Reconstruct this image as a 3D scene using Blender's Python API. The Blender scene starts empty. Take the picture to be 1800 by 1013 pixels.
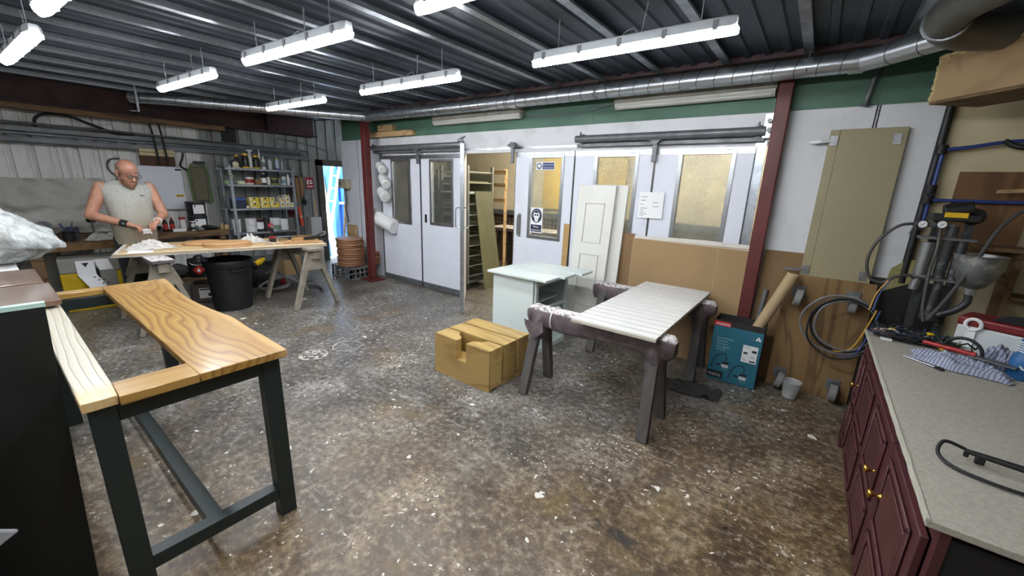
import bpy, math, random
from mathutils import Vector, Matrix, noise
rnd = random.Random(7)
sc = bpy.context.scene
COL = sc.collection
PI = math.pi

# ------------------------------------------------------------------ camera, world, exposure
cam_d = bpy.data.cameras.new('camera')
cam = bpy.data.objects.new('camera', cam_d); COL.objects.link(cam)
cam_d.sensor_fit = 'HORIZONTAL'; cam_d.sensor_width = 36.0; cam_d.lens = 14.0
cam_d.clip_start = 0.02; cam_d.clip_end = 200
CR = Matrix(((0.79562529, -0.17675938, 0.57942775), (0.60486539, 0.17899733, -0.77594962), (0.03344035, 0.96784094, 0.24933043)))
cam.matrix_world = Matrix.Translation((0, 0, 1.6)) @ CR.to_4x4()
sc.camera = cam
sc.view_settings.view_transform = 'Standard'
sc.view_settings.look = 'None'
sc.view_settings.gamma = 1.0
sc.view_settings.use_curve_mapping = False
sc.view_settings.exposure = 0.0
world = bpy.data.worlds.new('sky'); sc.world = world; world.use_nodes = True
wn = world.node_tree.nodes; wl = world.node_tree.links
bg = wn['Background']; bg.inputs['Strength'].default_value = 9.0
bg.inputs['Color'].default_value = (0.72, 0.85, 1.0, 1)
sun_d = bpy.data.lights.new('sun', 'SUN'); sun_d.energy = 22.0; sun_d.angle = 0.01; sun_d.color = (1, .95, .86)
sun = bpy.data.objects.new('sun', sun_d); COL.objects.link(sun)
sun.rotation_euler = (math.radians(38), 0, math.radians(28))
LAMP = 66.0          # emission of the LED battens' diffusers

# ------------------------------------------------------------------ helpers
def lin(c):
    def f(u):
        u /= 255.0
        return u / 12.92 if u <= .04045 else ((u + .055) / 1.055) ** 2.4
    return (f(c[0]), f(c[1]), f(c[2]), 1.0)
MATS = {}
def newmat(name):
    m = bpy.data.materials.new(name); m.use_nodes = True; MATS[name] = m
    nt = m.node_tree; b = nt.nodes['Principled BSDF']
    return m, nt, b
def setin(b, **k):
    for kk, v in k.items():
        b.inputs[kk.replace('_', ' ')].default_value = v
def N(nt, t, **k):
    n = nt.nodes.new(t)
    for kk, v in k.items(): setattr(n, kk, v)
    return n
def coords(nt, scale=(1, 1, 1), rot=(0, 0, 0), kind='Object'):
    tc = N(nt, 'ShaderNodeTexCoord'); mp = N(nt, 'ShaderNodeMapping')
    mp.inputs['Scale'].default_value = scale; mp.inputs['Rotation'].default_value = rot
    nt.links.new(tc.outputs[kind], mp.inputs['Vector']); return mp.outputs['Vector']
def noise_tex(nt, vec, scale, detail=4, rough=.55, dist=0.0):
    n = N(nt, 'ShaderNodeTexNoise'); n.inputs['Scale'].default_value = scale; n.inputs['Detail'].default_value = detail
    n.inputs['Roughness'].default_value = rough; n.inputs['Distortion'].default_value = dist
    nt.links.new(vec, n.inputs['Vector']); return n.outputs['Fac']
def ramp(nt, fac, stops, interp='LINEAR'):
    r = N(nt, 'ShaderNodeValToRGB'); r.color_ramp.interpolation = interp
    el = r.color_ramp.elements
    while len(el) > 1: el.remove(el[-1])
    el[0].position = stops[0][0]; el[0].color = stops[0][1]
    for p, c in stops[1:]:
        e = el.new(p); e.color = c
    nt.links.new(fac, r.inputs['Fac']); return r.outputs['Color']
def mixc(nt, fac, a, b, mode='MIX'):
    m = N(nt, 'ShaderNodeMix', data_type='RGBA', blend_type=mode)
    for sock, v in ((m.inputs[0], fac), (m.inputs[6], a), (m.inputs[7], b)):
        if isinstance(v, (int, float)): sock.default_value = v
        elif isinstance(v, tuple): sock.default_value = v
        else: nt.links.new(v, sock)
    return m.outputs[2]
def mth(nt, op, a, b=0.0, clamp=False):
    m = N(nt, 'ShaderNodeMath', operation=op); m.use_clamp = clamp
    for sock, v in ((m.inputs[0], a), (m.inputs[1], b)):
        if isinstance(v, (int, float)): sock.default_value = v
        else: nt.links.new(v, sock)
    return m.outputs[0]
def bump(nt, b, height, strength=.2, dist=.01):
    bn = N(nt, 'ShaderNodeBump'); bn.inputs['Strength'].default_value = strength; bn.inputs['Distance'].default_value = dist
    nt.links.new(height, bn.inputs['Height']); nt.links.new(bn.outputs['Normal'], b.inputs['Normal'])
def M(name, rgb, rough=.5, metal=0.0, var=.18, scale=6.0, bmp=0.0, bscale=60.0, spec=.5, stretch=(1, 1, 1), rgb2=None, thr=(.35, .7), trans=0.0, alpha=1.0, sheen=0.0, coat=0.0):
    """a plain painted / metal / cloth surface: base colour with patchy wear, roughness variation and optional fine relief"""
    if name in MATS: return MATS[name]
    m, nt, b = newmat(name)
    c = lin(rgb); v = coords(nt, stretch)
    f = noise_tex(nt, v, scale, 5, .6)
    c2 = lin(rgb2) if rgb2 else tuple(x * (1 - var) for x in c[:3]) + (1,)
    col = ramp(nt, f, [(thr[0], c), (thr[1], c2)])
    nt.links.new(col, b.inputs['Base Color'])
    rr = ramp(nt, f, [(.3, (max(rough - .06, 0),) * 3 + (1,)), (.75, (min(rough + .1, 1),) * 3 + (1,))])
    nt.links.new(rr, b.inputs['Roughness'])
    setin(b, Metallic=metal, Specular_IOR_Level=spec, Transmission_Weight=trans, Alpha=alpha, Sheen_Weight=sheen, Coat_Weight=coat)
    if bmp: bump(nt, b, noise_tex(nt, v, bscale, 3), bmp, .004)
    return m
def emis(name, rgb, strength):
    m, nt, b = newmat(name)
    setin(b, Base_Color=(.9, .9, .9, 1), Emission_Color=lin(rgb), Emission_Strength=strength); return m
def wood(name, base, dark, axis='X', grain=9.0, rough=.42, coat=0.0, dist=2.2, fine=.35, knot=False):
    """timber with rings running along an axis of the object's own coordinates"""
    if name in MATS: return MATS[name]
    m, nt, b = newmat(name)
    s = {'X': (.55, 3.2, 3.2), 'Y': (3.2, .55, 3.2), 'Z': (3.2, 3.2, .55)}[axis]
    fs = {'X': (2.5, 60, 60), 'Y': (60, 2.5, 60), 'Z': (60, 60, 2.5)}[axis]
    v = coords(nt, s)
    n1 = noise_tex(nt, v, 1.25, 2, .45, dist * .25)
    band = mth(nt, 'FRACT', mth(nt, 'MULTIPLY', n1, grain))
    col = ramp(nt, band, [(0, lin(dark)), (.18, lin(base)), (.7, lin(base)), (1, lin(dark))])
    vf = coords(nt, fs); nf = noise_tex(nt, vf, 1.0, 4, .6)
    col = mixc(nt, mth(nt, 'MULTIPLY', nf, fine), col, lin(dark))
    big = noise_tex(nt, v, .8, 2)
    col = mixc(nt, mth(nt, 'MULTIPLY', big, .3), col, tuple(x * .72 for x in lin(base)[:3]) + (1,))
    nt.links.new(col, b.inputs['Base Color'])
    setin(b, Roughness=rough, Coat_Weight=coat, Coat_Roughness=.12)
    bump(nt, b, nf, .08, .002)
    return m

class MB:
    def __init__(s): s.v = []; s.f = []; s.mi = []; s.k = 0
    def add(s, vs, fs):
        o = len(s.v); s.v += [Vector(p) for p in vs]
        for f in fs: s.f.append([i + o for i in f]); s.mi.append(s.k)
        return s
    def mat(s, k): s.k = k; return s
    def bb(s, x0, x1, y0, y1, z0, z1):
        vs = [(x, y, z) for x in (x0, x1) for y in (y0, y1) for z in (z0, z1)]
        return s.add(vs, [(0, 1, 3, 2), (4, 6, 7, 5), (0, 4, 5, 1), (2, 3, 7, 6), (0, 2, 6, 4), (1, 5, 7, 3)])
    def box(s, c, sz, T=None):
        T = T or Matrix.Identity(3); c = Vector(c)
        vs = [c + T @ Vector((a * sz[0] / 2, b * sz[1] / 2, d * sz[2] / 2)) for a in (-1, 1) for b in (-1, 1) for d in (-1, 1)]
        return s.add(vs, [(0, 1, 3, 2), (4, 6, 7, 5), (0, 4, 5, 1), (2, 3, 7, 6), (0, 2, 6, 4), (1, 5, 7, 3)])
    def bar(s, p0, p1, w, h, up=(0, 0, 1)):
        p0, p1 = Vector(p0), Vector(p1); d = p1 - p0; L = d.length; d.normalize(); up = Vector(up)
        sx = d.cross(up)
        if sx.length < 1e-4: sx = d.cross(Vector((1, 0, 0)))
        sx.normalize(); u = sx.cross(d)
        T = Matrix((d, sx, u)).transposed()
        return s.box((p0 + p1) / 2, (L, w, h), T)
    def cyl(s, p0, p1, r0, r1=None, n=14, cap=True):
        r1 = r0 if r1 is None else r1
        p0, p1 = Vector(p0), Vector(p1); d = (p1 - p0).normalized()
        a = d.orthogonal().normalized(); b = d.cross(a)
        vs = []
        for p, r in ((p0, r0), (p1, r1)):
            for i in range(n):
                t = 2 * PI * i / n; vs.append(p + (a * math.cos(t) + b * math.sin(t)) * r)
        fs = [(i, (i + 1) % n, n + (i + 1) % n, n + i) for i in range(n)]
        if cap: fs += [tuple(range(n - 1, -1, -1)), tuple(range(n, 2 * n))]
        return s.add(vs, fs)
    def tube(s, pts, r, n=8, closed=False, cap=True):
        P = [Vector(p) for p in pts]; m = len(P)
        rs = r if isinstance(r, (list, tuple)) else [r] * m
        vs = []; a = None
        for i in range(m):
            if closed: d = P[(i + 1) % m] - P[i - 1]
            else: d = P[min(i + 1, m - 1)] - P[max(i - 1, 0)]
            if d.length < 1e-9: d = Vector((0, 0, 1))
            d.normalize()
            if a is None: a = d.orthogonal().normalized()
            else:
                a = a - d * a.dot(d)
                a = a.normalized() if a.length > 1e-6 else d.orthogonal().normalized()
            b = d.cross(a)
            for k in range(n):
                t = 2 * PI * k / n; vs.append(P[i] + (a * math.cos(t) + b * math.sin(t)) * rs[i])
        fs = []
        for i in range(m if closed else m - 1):
            j = (i + 1) % m
            for k in range(n): fs.append((i * n + k, i * n + (k + 1) % n, j * n + (k + 1) % n, j * n + k))
        if not closed and cap: fs += [tuple(range(n - 1, -1, -1)), tuple(range((m - 1) * n, m * n))]
        return s.add(vs, fs)
    def lathe(s, prof, c=(0, 0, 0), n=20, sy=1.0, T=None):
        vs = []; fs = []; c = Vector(c); T = T or Matrix.Identity(3)
        for r, z in prof:
            for i in range(n):
                t = 2 * PI * i / n; vs.append(c + T @ Vector((r * math.cos(t), r * sy * math.sin(t), z)))
        for j in range(len(prof) - 1):
            for i in range(n): fs.append((j * n + i, j * n + (i + 1) % n, (j + 1) * n + (i + 1) % n, (j + 1) * n + i))
        if prof[0][0] > 1e-6: fs.append(tuple(range(n - 1, -1, -1)))
        if prof[-1][0] > 1e-6: fs.append(tuple(range((len(prof) - 1) * n, len(prof) * n)))
        return s.add(vs, fs)
    def prism(s, poly, F, d0, d1):
        """polygon in a frame F=(origin, ux, uy), extruded along the frame's normal from d0 to d1"""
        o, ux, uy = (Vector(q) for q in F); nn = ux.cross(uy).normalized(); n = len(poly)
        vs = [o + ux * p[0] + uy * p[1] + nn * d for d in (d0, d1) for p in poly]
        fs = [tuple(range(n - 1, -1, -1)), tuple(range(n, 2 * n))] + [(i, (i + 1) % n, n + (i + 1) % n, n + i) for i in range(n)]
        return s.add(vs, fs)
    def sph(s, c, r, n=14, m=9, T=None):
        r = r if isinstance(r, (tuple, list)) else (r, r, r); c = Vector(c); T = T or Matrix.Identity(3)
        vs = [c + T @ Vector((0, 0, r[2]))]
        for j in range(1, m):
            ph = PI * j / m
            for i in range(n):
                t = 2 * PI * i / n
                vs.append(c + T @ Vector((r[0] * math.sin(ph) * math.cos(t), r[1] * math.sin(ph) * math.sin(t), r[2] * math.cos(ph))))
        vs.append(c + T @ Vector((0, 0, -r[2]))); L = len(vs) - 1; fs = []
        for i in range(n): fs.append((0, 1 + i, 1 + (i + 1) % n)); fs.append((L, 1 + (m - 2) * n + (i + 1) % n, 1 + (m - 2) * n + i))
        for j in range(m - 2):
            for i in range(n): fs.append((1 + j * n + i, 1 + (j + 1) * n + i, 1 + (j + 1) * n + (i + 1) % n, 1 + j * n + (i + 1) % n))
        return s.add(vs, fs)
    def grid(s, fn, nu, nv, closeu=False):
        vs = [fn(i / nu, j / nv) for j in range(nv + 1) for i in range(nu + 1)]
        fs = [(j * (nu + 1) + i, j * (nu + 1) + i + 1, (j + 1) * (nu + 1) + i + 1, (j + 1) * (nu + 1) + i) for j in range(nv) for i in range(nu)]
        return s.add(vs, fs)
    def text(s, body, F, size, d, align='LEFT', width=None):
        key = (body, align)
        if key not in TXT:
            cu = bpy.data.curves.new('t', 'FONT'); cu.body = body; cu.align_x = align; cu.resolution_u = 2
            ob = bpy.data.objects.new('t', cu); COL.objects.link(ob); bpy.context.view_layer.update()
            me = ob.evaluated_get(bpy.context.evaluated_depsgraph_get()).to_mesh()
            TXT[key] = ([tuple(q.co) for q in me.vertices], [tuple(p.vertices) for p in me.polygons])
            bpy.data.objects.remove(ob); bpy.data.curves.remove(cu)
        vs, fs = TXT[key]; o, ux, uy = (Vector(q) for q in F); nn = ux.cross(uy).normalized()
        if not vs: return s
        sx = size
        if width:
            w = max(p[0] for p in vs) - min(p[0] for p in vs); sx = width / w
        return s.add([o + ux * p[0] * sx + uy * p[1] * size + nn * d for p in vs], fs)
    def build(s, name, mat, parent=None, smooth=True, bevel=0.0, ang=38, recenter=None, seg=2):
        me = bpy.data.meshes.new(name)
        off = Vector((0, 0, 0))
        if parent is None and recenter is not False:
            xs = [p.x for p in s.v]; ys = [p.y for p in s.v]; zs = [p.z for p in s.v]
            off = Vector(((min(xs) + max(xs)) / 2, (min(ys) + max(ys)) / 2, min(zs)))
        me.from_pydata([p - off for p in s.v], [], s.f)
        ms = mat if isinstance(mat, (list, tuple)) else [mat]
        for q in ms: me.materials.append(q)
        if len(ms) > 1: me.polygons.foreach_set('material_index', s.mi)
        if smooth:
            me.polygons.foreach_set('use_smooth', [True] * len(me.polygons)); me.set_sharp_from_angle(angle=math.radians(ang))
        me.update()
        o = bpy.data.objects.new(name, me); COL.objects.link(o); o.location = off
        if parent is not None: o.parent = parent
        if bevel:
            bm = o.modifiers.new('bevel', 'BEVEL'); bm.width = bevel; bm.segments = seg; bm.limit_method = 'ANGLE'; bm.harden_normals = False
        return o
TXT = {}
def tag(o, label, cat, group=None):
    o['label'] = label; o['category'] = cat
    if group: o['group'] = group
    return o
def thing(name, label, cat, loc=(0, 0, 0), rz=0.0, group=None):
    o = bpy.data.objects.new(name, None); COL.objects.link(o); o.empty_display_size = .1
    o.location = loc; o.rotation_euler = (0, 0, rz); return tag(o, label, cat, group)
def struct(o): o['kind'] = 'structure'; return o
def sroot(name, loc=(0, 0, 0), rz=0):
    o = bpy.data.objects.new(name, None); COL.objects.link(o); o.location = loc; o.rotation_euler = (0, 0, rz); o.empty_display_size = .1; return struct(o)
def dup(root, loc, rz=None, label=None, group=None, scale=None):
    def rec(o, par):
        c = o.copy(); COL.objects.link(c); c.parent = par
        for ch in KIDS.get(o, []) or list(o.children): rec(ch, c)
        return c
    r = rec(root, None); r.location = loc
    if rz is not None: r.rotation_euler = (0, 0, rz)
    if label: r['label'] = label
    if group: r['group'] = group
    if scale: r.scale = scale
    return r
KIDS = {}
def put(mb, name, mat, label, cat, group=None, **k): return tag(mb.build(name, mat, **k), label, cat, group)
def V(*a): return Vector(a)
FW = lambda x, y, z: ((x, y, z), (1, 0, 0), (0, 0, 1))      # a wall facing the camera (normal -Y)
FL = lambda x, y, z: ((x, y, z), (0, 1, 0), (0, 0, 1))      # the left wall (normal +X)
FT = lambda x, y, z: ((x, y, z), (1, 0, 0), (0, 1, 0))      # lying flat (normal +Z)
def rect(x0, x1, y0, y1): return [(x0, y0), (x1, y0), (x1, y1), (x0, y1)]
def circ(cx, cy, r, n=28, ry=None): return [(cx + r * math.cos(2 * PI * i / n), cy + (ry or r) * math.sin(2 * PI * i / n)) for i in range(n)]
def spline(pts, k=6):
    P = [Vector(p) for p in pts]; out = []
    for i in range(len(P) - 1):
        p0 = P[max(i - 1, 0)]; p1 = P[i]; p2 = P[i + 1]; p3 = P[min(i + 2, len(P) - 1)]
        for j in range(k):
            t = j / k
            out.append(.5 * ((2 * p1) + (p2 - p0) * t + (2 * p0 - 5 * p1 + 4 * p2 - p3) * t * t + (3 * p1 - p0 - 3 * p2 + p3) * t ** 3))
    out.append(P[-1]); return out
def nz(p, s=1.0): return noise.noise(Vector(p) * s)

# ------------------------------------------------------------------ materials
GALV = M('galvanised', (176, 182, 188), .34, .85, .35, 14, .05, 30)
STEEL = M('brushed_steel', (170, 172, 174), .3, .9, .3, 9, 0, stretch=(1, 1, .2))
DKSTEEL = M('dark_steel', (112, 115, 118), .45, .35, .35, 9)
OXIDE = M('oxide_red_paint', (96, 36, 34), .5, 0, .35, 5, .05)
OXDARK = M('old_oxide_beam', (66, 42, 42), .7, 0, .35, 5, .1)
WHITEP = M('white_panel_paint', (214, 217, 226), .38, 0, .08, 3)
WHITED = M('scuffed_white_paint', (206, 207, 209), .5, 0, .25, 4, thr=(.5, .85))
GREEN = M('green_fascia_paint', (76, 112, 94), .55, 0, .25, 2.5)
CREAM = M('cream_plaster', (196, 184, 150), .8, 0, .22, 2.2, .15, 90)
BLACKP = M('black_plastic', (26, 26, 27), .5, 0, .3, 10)
RUBBER = M('black_rubber', (22, 22, 24), .6, 0, .3, 12)
GREYP = M('grey_plastic', (120, 123, 126), .5, 0, .25, 8)
WHITEPL = M('white_plastic', (222, 222, 220), .4, 0, .1, 6)
CARD = M('cardboard', (158, 130, 94), .85, 0, .14, 2.5, .05, 40)
CARDD = M('brown_card', (132, 104, 72), .85, 0, .2, 3)
PAPER = M('white_paper', (232, 232, 232), .8, 0, .05, 4)
INK = M('black_print', (30, 30, 34), .7, 0, 0)
INKG = M('grey_print', (120, 122, 130), .7, 0, 0)
BLUES = M('sign_blue', (24, 42, 104), .45, 0, .05)
NAVY = M('sign_navy', (18, 26, 62), .45, 0, .05)
RED = M('red_plastic', (158, 28, 30), .42, 0, .15)
YELLOW = M('yellow_plastic', (222, 182, 24), .45, 0, .15)
BRASS = M('brass', (212, 170, 80), .22, 1.0, .2)
OAK = wood('lacquered_oak', (190, 160, 98), (162, 130, 72), 'X', 5, .4, .2)
OAKZ = wood('oak_veneer', (166, 136, 82), (132, 102, 58), 'X', 5, .5, .0)
PLY = wood('raw_timber', (190, 160, 116), (140, 108, 70), 'X', 7, .7)
PLYY = wood('raw_timber_cross', (190, 160, 116), (140, 108, 70), 'Y', 7, .7)
OLDPLY = wood('old_stained_plywood', (138, 108, 68), (94, 70, 42), 'Z', 6, .75, 0, 3, .5)
WALNUT = wood('polished_walnut', (116, 86, 68), (84, 60, 48), 'Y', 5, .25, .8)
OLDWOOD = wood('grimy_bench_timber', (128, 100, 70), (66, 50, 36), 'Y', 6, .85, 0, 2, .5)
# ------------------------------------------------------------------ floor
def floor_mat():
    m, nt, b = newmat('paint_spattered_concrete')
    v = coords(nt)
    sep = N(nt, 'ShaderNodeSeparateXYZ'); nt.links.new(v, sep.inputs[0])
    big = noise_tex(nt, v, .8, 6, .62, .7); mid = noise_tex(nt, v, 3.0, 8, .68, .5); fine = noise_tex(nt, v, 24, 6, .75)
    micro = noise_tex(nt, v, 95, 4, .75)
    grey = ramp(nt, mid, [(.3, lin((68, 65, 62))), (.5, lin((106, 102, 96))), (.7, lin((142, 139, 133)))])
    brown = ramp(nt, mid, [(.3, lin((62, 47, 32))), (.5, lin((108, 87, 58))), (.7, lin((152, 134, 104)))])
    # the brown worn coating lies to the right and in front
    zx = mth(nt, 'MULTIPLY_ADD', sep.outputs['X'], .55); zx.node.inputs[2].default_value = 1.9
    zy = mth(nt, 'MULTIPLY', sep.outputs['Y'], -.45)
    zone = mth(nt, 'ADD', mth(nt, 'ADD', zx, zy), mth(nt, 'MULTIPLY', mth(nt, 'SUBTRACT', big, .5), 2.2), True)
    col = mixc(nt, zone, grey, brown)
    col = mixc(nt, ramp(nt, fine, [(.38, (.75, .75, .75, 1)), (.53, (0, 0, 0, 1))]), col, lin((46, 40, 34)))
    col = mixc(nt, ramp(nt, fine, [(.54, (0, 0, 0, 1)), (.68, (.6, .6, .6, 1))]), col, lin((180, 174, 162)))
    col = mixc(nt, ramp(nt, micro, [(.3, (.5, .5, .5, 1)), (.46, (0, 0, 0, 1))]), col, lin((56, 50, 44)))
    oc = noise_tex(nt, v, 2.1, 5, .6, .5)
    col = mixc(nt, ramp(nt, oc, [(.56, (0, 0, 0, 1)), (.68, (.5, .5, .5, 1))]), col, lin((112, 92, 54)))
    bl = noise_tex(nt, v, 1.5, 7, .7, .9)
    col = mixc(nt, ramp(nt, bl, [(.54, (0, 0, 0, 1)), (.66, (.6, .6, .6, 1))]), col, lin((70, 60, 52)))
    # streaky scuffs in two directions
    for rot, sc0 in ((.6, (1.1, 10, 1)), (-.35, (1.4, 12, 1))):
        st = noise_tex(nt, coords(nt, sc0, (0, 0, rot)), 2.6, 7, .72, .3)
        col = mixc(nt, ramp(nt, st, [(.6, (0, 0, 0, 1)), (.72, (.5, .5, .5, 1))]), col, lin((180, 174, 162)))
    # paint drops of several sizes, thrown unevenly and smeared
    nc = N(nt, 'ShaderNodeTexNoise'); nc.inputs['Scale'].default_value = 13; nc.inputs['Detail'].default_value = 4; nt.links.new(v, nc.inputs['Vector'])
    sc_ = N(nt, 'ShaderNodeVectorMath', operation='SCALE'); sc_.inputs['Scale'].default_value = .12; nt.links.new(nc.outputs['Color'], sc_.inputs[0])
    vd = N(nt, 'ShaderNodeVectorMath', operation='ADD'); nt.links.new(v, vd.inputs[0]); nt.links.new(sc_.outputs[0], vd.inputs[1])
    paint = None
    for scale, lo, hi, keep, dens in ((3.4, .11, .125, .8, .44), (8, .12, .15, .82, .5), (20, .15, .2, .76, .53), (42, .2, .27, .72, .54)):
        vo = N(nt, 'ShaderNodeTexVoronoi'); vo.inputs['Scale'].default_value = scale; nt.links.new(vd.outputs[0], vo.inputs['Vector'])
        d = ramp(nt, vo.outputs['Distance'], [(lo, (1, 1, 1, 1)), (hi, (0, 0, 0, 1))])
        cs = N(nt, 'ShaderNodeSeparateColor'); nt.links.new(vo.outputs['Color'], cs.inputs[0])
        on = mth(nt, 'GREATER_THAN', cs.outputs[0], keep)
        cl = mth(nt, 'GREATER_THAN', noise_tex(nt, v, .9 + scale * .05, 3), dens)
        f = mth(nt, 'MULTIPLY', mth(nt, 'MULTIPLY', d, on), cl)
        paint = f if paint is None else mth(nt, 'MAXIMUM', paint, f)
    sp = noise_tex(nt, v, 6.0, 8, .74, 1.4)
    patch = ramp(nt, noise_tex(nt, v, .8, 3, .5), [(.5, (0, 0, 0, 1)), (.62, (1, 1, 1, 1))])
    spl = mth(nt, 'MULTIPLY', ramp(nt, sp, [(.62, (0, 0, 0, 1)), (.66, (1, 1, 1, 1))]), patch)
    paint = mth(nt, 'MAXIMUM', paint, mth(nt, 'MULTIPLY', spl, .8))
    # rings left by paint cans
    for cx, cy, r in ((-3.54, 1.66, .12), (-3.5, 1.98, .13)):
        dx = mth(nt, 'SUBTRACT', sep.outputs['X'], cx); dy = mth(nt, 'SUBTRACT', sep.outputs['Y'], cy)
        dd = mth(nt, 'SQRT', mth(nt, 'ADD', mth(nt, 'MULTIPLY', dx, dx), mth(nt, 'MULTIPLY', dy, dy)))
        ring = mth(nt, 'LESS_THAN', mth(nt, 'ABSOLUTE', mth(nt, 'SUBTRACT', dd, r)), .006)
        ring = mth(nt, 'MULTIPLY', ring, ramp(nt, mid, [(.42, (.1, .1, .1, 1)), (.6, (.7, .7, .7, 1))]))
        if r < .125: ring = mth(nt, 'MAXIMUM', ring, mth(nt, 'MULTIPLY', mth(nt, 'LESS_THAN', dd, r), ramp(nt, fine, [(.5, (0, 0, 0, 1)), (.56, (.7, .7, .7, 1))])))
        paint = mth(nt, 'MAXIMUM', paint, ring)
    col = mixc(nt, mth(nt, 'MULTIPLY', paint, .9), col, lin((218, 214, 206)))
    # black spill in the foreground
    dx = mth(nt, 'SUBTRACT', sep.outputs['X'], -.48); dy = mth(nt, 'SUBTRACT', sep.outputs['Y'], 1.56)
    dd = mth(nt, 'ADD', mth(nt, 'SQRT', mth(nt, 'ADD', mth(nt, 'MULTIPLY', dx, dx), mth(nt, 'MULTIPLY', mth(nt, 'MULTIPLY', dy, dy), 7))), mth(nt, 'MULTIPLY', mth(nt, 'SUBTRACT', sp, .5), .7))
    col = mixc(nt, ramp(nt, dd, [(.03, (.75, .75, .75, 1)), (.09, (0, 0, 0, 1))]), col, lin((40, 40, 42)))
    # saw-cut joints in the slab
    for cx in (-2.05,):
        jl = mth(nt, 'LESS_THAN', mth(nt, 'ABSOLUTE', mth(nt, 'SUBTRACT', mth(nt, 'ADD', sep.outputs['X'], mth(nt, 'MULTIPLY', sep.outputs['Y'], .9)), cx)), .006)
    nt.links.new(col, b.inputs['Base Color'])
    ro = ramp(nt, mid, [(.3, (.27, .27, .27, 1)), (.7, (.5, .5, .5, 1))])
    nt.links.new(ro, b.inputs['Roughness']); setin(b, Specular_IOR_Level=.5)
    h = mth(nt, 'ADD', mth(nt, 'MULTIPLY', fine, .35), mth(nt, 'MULTIPLY', paint, .5))
    bump(nt, b, h, .16, .006)
    return m
FLOORM = floor_mat()
struct(MB().bb(-7.95, 3.0, -4.5, 7.0, -.2, 0).build('floor', FLOORM, recenter=False))
slot = MB().bb(-4.0, -3.0, 4.0, 4.03, .0005, .003).build('trim_1', DKSTEEL, smooth=False); struct(slot)

# ------------------------------------------------------------------ ceiling: profiled deck with galvanised joists
DECK = M('blue_grey_deck', (60, 67, 77), .5, .1, .2, 3)
DECKD = M('brown_grey_deck', (92, 82, 84), .6, .1, .2, 3)
mb = MB()
JX = [-.26 - .54 * k for k in range(-6, 15)]
prof = []
x = 3.0
for jx in JX:
    for c in (jx - .135, jx - .27, jx - .405):
        prof += [(c + .03, 2.66), (c + .02, 2.645), (c - .02, 2.645), (c - .03, 2.66)]
prof = [(3.05, 2.66)] + [p for p in prof if -7.95 < p[0] < 3.0] + [(-7.95, 2.66)]
vs = []; fs = []
for px_, pz in prof:
    vs += [(px_, -4.5, pz), (px_, 4.2, pz), (px_, -4.5, 2.80), (px_, 4.2, 2.80)]
for i in range(len(prof) - 1):
    a = i * 4; b_ = a + 4
    fs += [(a, b_, b_ + 1, a + 1), (a + 2, a + 3, b_ + 3, b_ + 2), (a, a + 2, b_ + 2, b_), (a + 1, b_ + 1, b_ + 3, a + 3)]
ceil = struct(MB().add(vs, fs).build('ceiling', DECK, recenter=False, smooth=False))
jm = None
for jx in JX:
    if jx < -7.8: continue
    if jm is None:
        q = MB(); q.bb(-.03, .03, -4.4, 3.88, 2.605, 2.608).bb(-.03, -.027, -4.4, 3.88, 2.605, 2.66).bb(.027, .03, -4.4, 3.88, 2.605, 2.62)
        o = q.build('joist', GALV, ceil, smooth=False); jm = o.data
    else:
        o = bpy.data.objects.new('joist', jm); COL.objects.link(o); o.parent = ceil
    o.location = (jx, 0, 0)
struct(MB().bb(-8.0, -6.8, 4.15, 6.1, 2.74, 2.8).build('ceiling_recess', OXDARK, recenter=False))
# dark purple-brown strip between the joist ends and the booth wall
struct(MB().bb(-7.0, 2.6, 3.93, 4.06, 2.62, 2.7).build('trim_2', OXDARK, smooth=False))

# ------------------------------------------------------------------ left wall: profiled cladding with a doorway
def clad_mat():
    m, nt, b = newmat('dirty_cladding')
    v = coords(nt); f = noise_tex(nt, v, 2.2, 6, .65, .3); g = noise_tex(nt, coords(nt, (1, 7, .6)), 2.0, 5, .6)
    c = ramp(nt, f, [(.3, lin((232, 232, 229))), (.6, lin((212, 211, 207))), (.8, lin((172, 170, 165)))])
    c = mixc(nt, ramp(nt, g, [(.5, (0, 0, 0, 1)), (.75, (.6, .6, .6, 1))]), c, lin((140, 137, 130)))
    nt.links.new(c, b.inputs['Base Color']); setin(b, Roughness=.6); return m
CLAD = clad_mat()
def cladding(mb, y0, y1, z0, z1, X=-7.9):
    ys = []; y = math.floor(y0 / .19) * .19
    while y < y1 + .2:
        ys += [(y, 0), (y + .11, 0), (y + .114, -.008), (y + .12, -.008), (y + .124, 0), (y + .145, 0), (y + .15, -.04), (y + .178, -.04), (y + .183, 0)]; y += .19
    ys = [(min(max(a, y0), y1), d) for a, d in ys]
    vs = []; fs = []
    for a, d in ys: vs += [(X + d, a, z0), (X + d, a, z1)]
    for i in range(len(ys) - 1):
        if ys[i + 1][0] - ys[i][0] > 1e-6 or abs(ys[i + 1][1] - ys[i][1]) > 1e-6: fs.append((2 * i, 2 * i + 2, 2 * i + 3, 2 * i + 1))
    mb.add(vs, fs); mb.bb(X - .08, X - .05, y0, y1, z0, z1)
CLADG = M('darker_grey_cladding', (150, 152, 149), .65, 0, .4, 2.2, 0, stretch=(1, 3, .7))  # darker grey tone for the wall from the shelving rightwards
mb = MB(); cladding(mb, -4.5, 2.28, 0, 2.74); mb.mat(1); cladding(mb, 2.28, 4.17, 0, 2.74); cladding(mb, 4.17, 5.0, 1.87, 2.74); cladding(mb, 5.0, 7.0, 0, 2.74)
wl_ = struct(mb.build('wall_left', [CLAD, CLADG], recenter=False, smooth=False))
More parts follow.
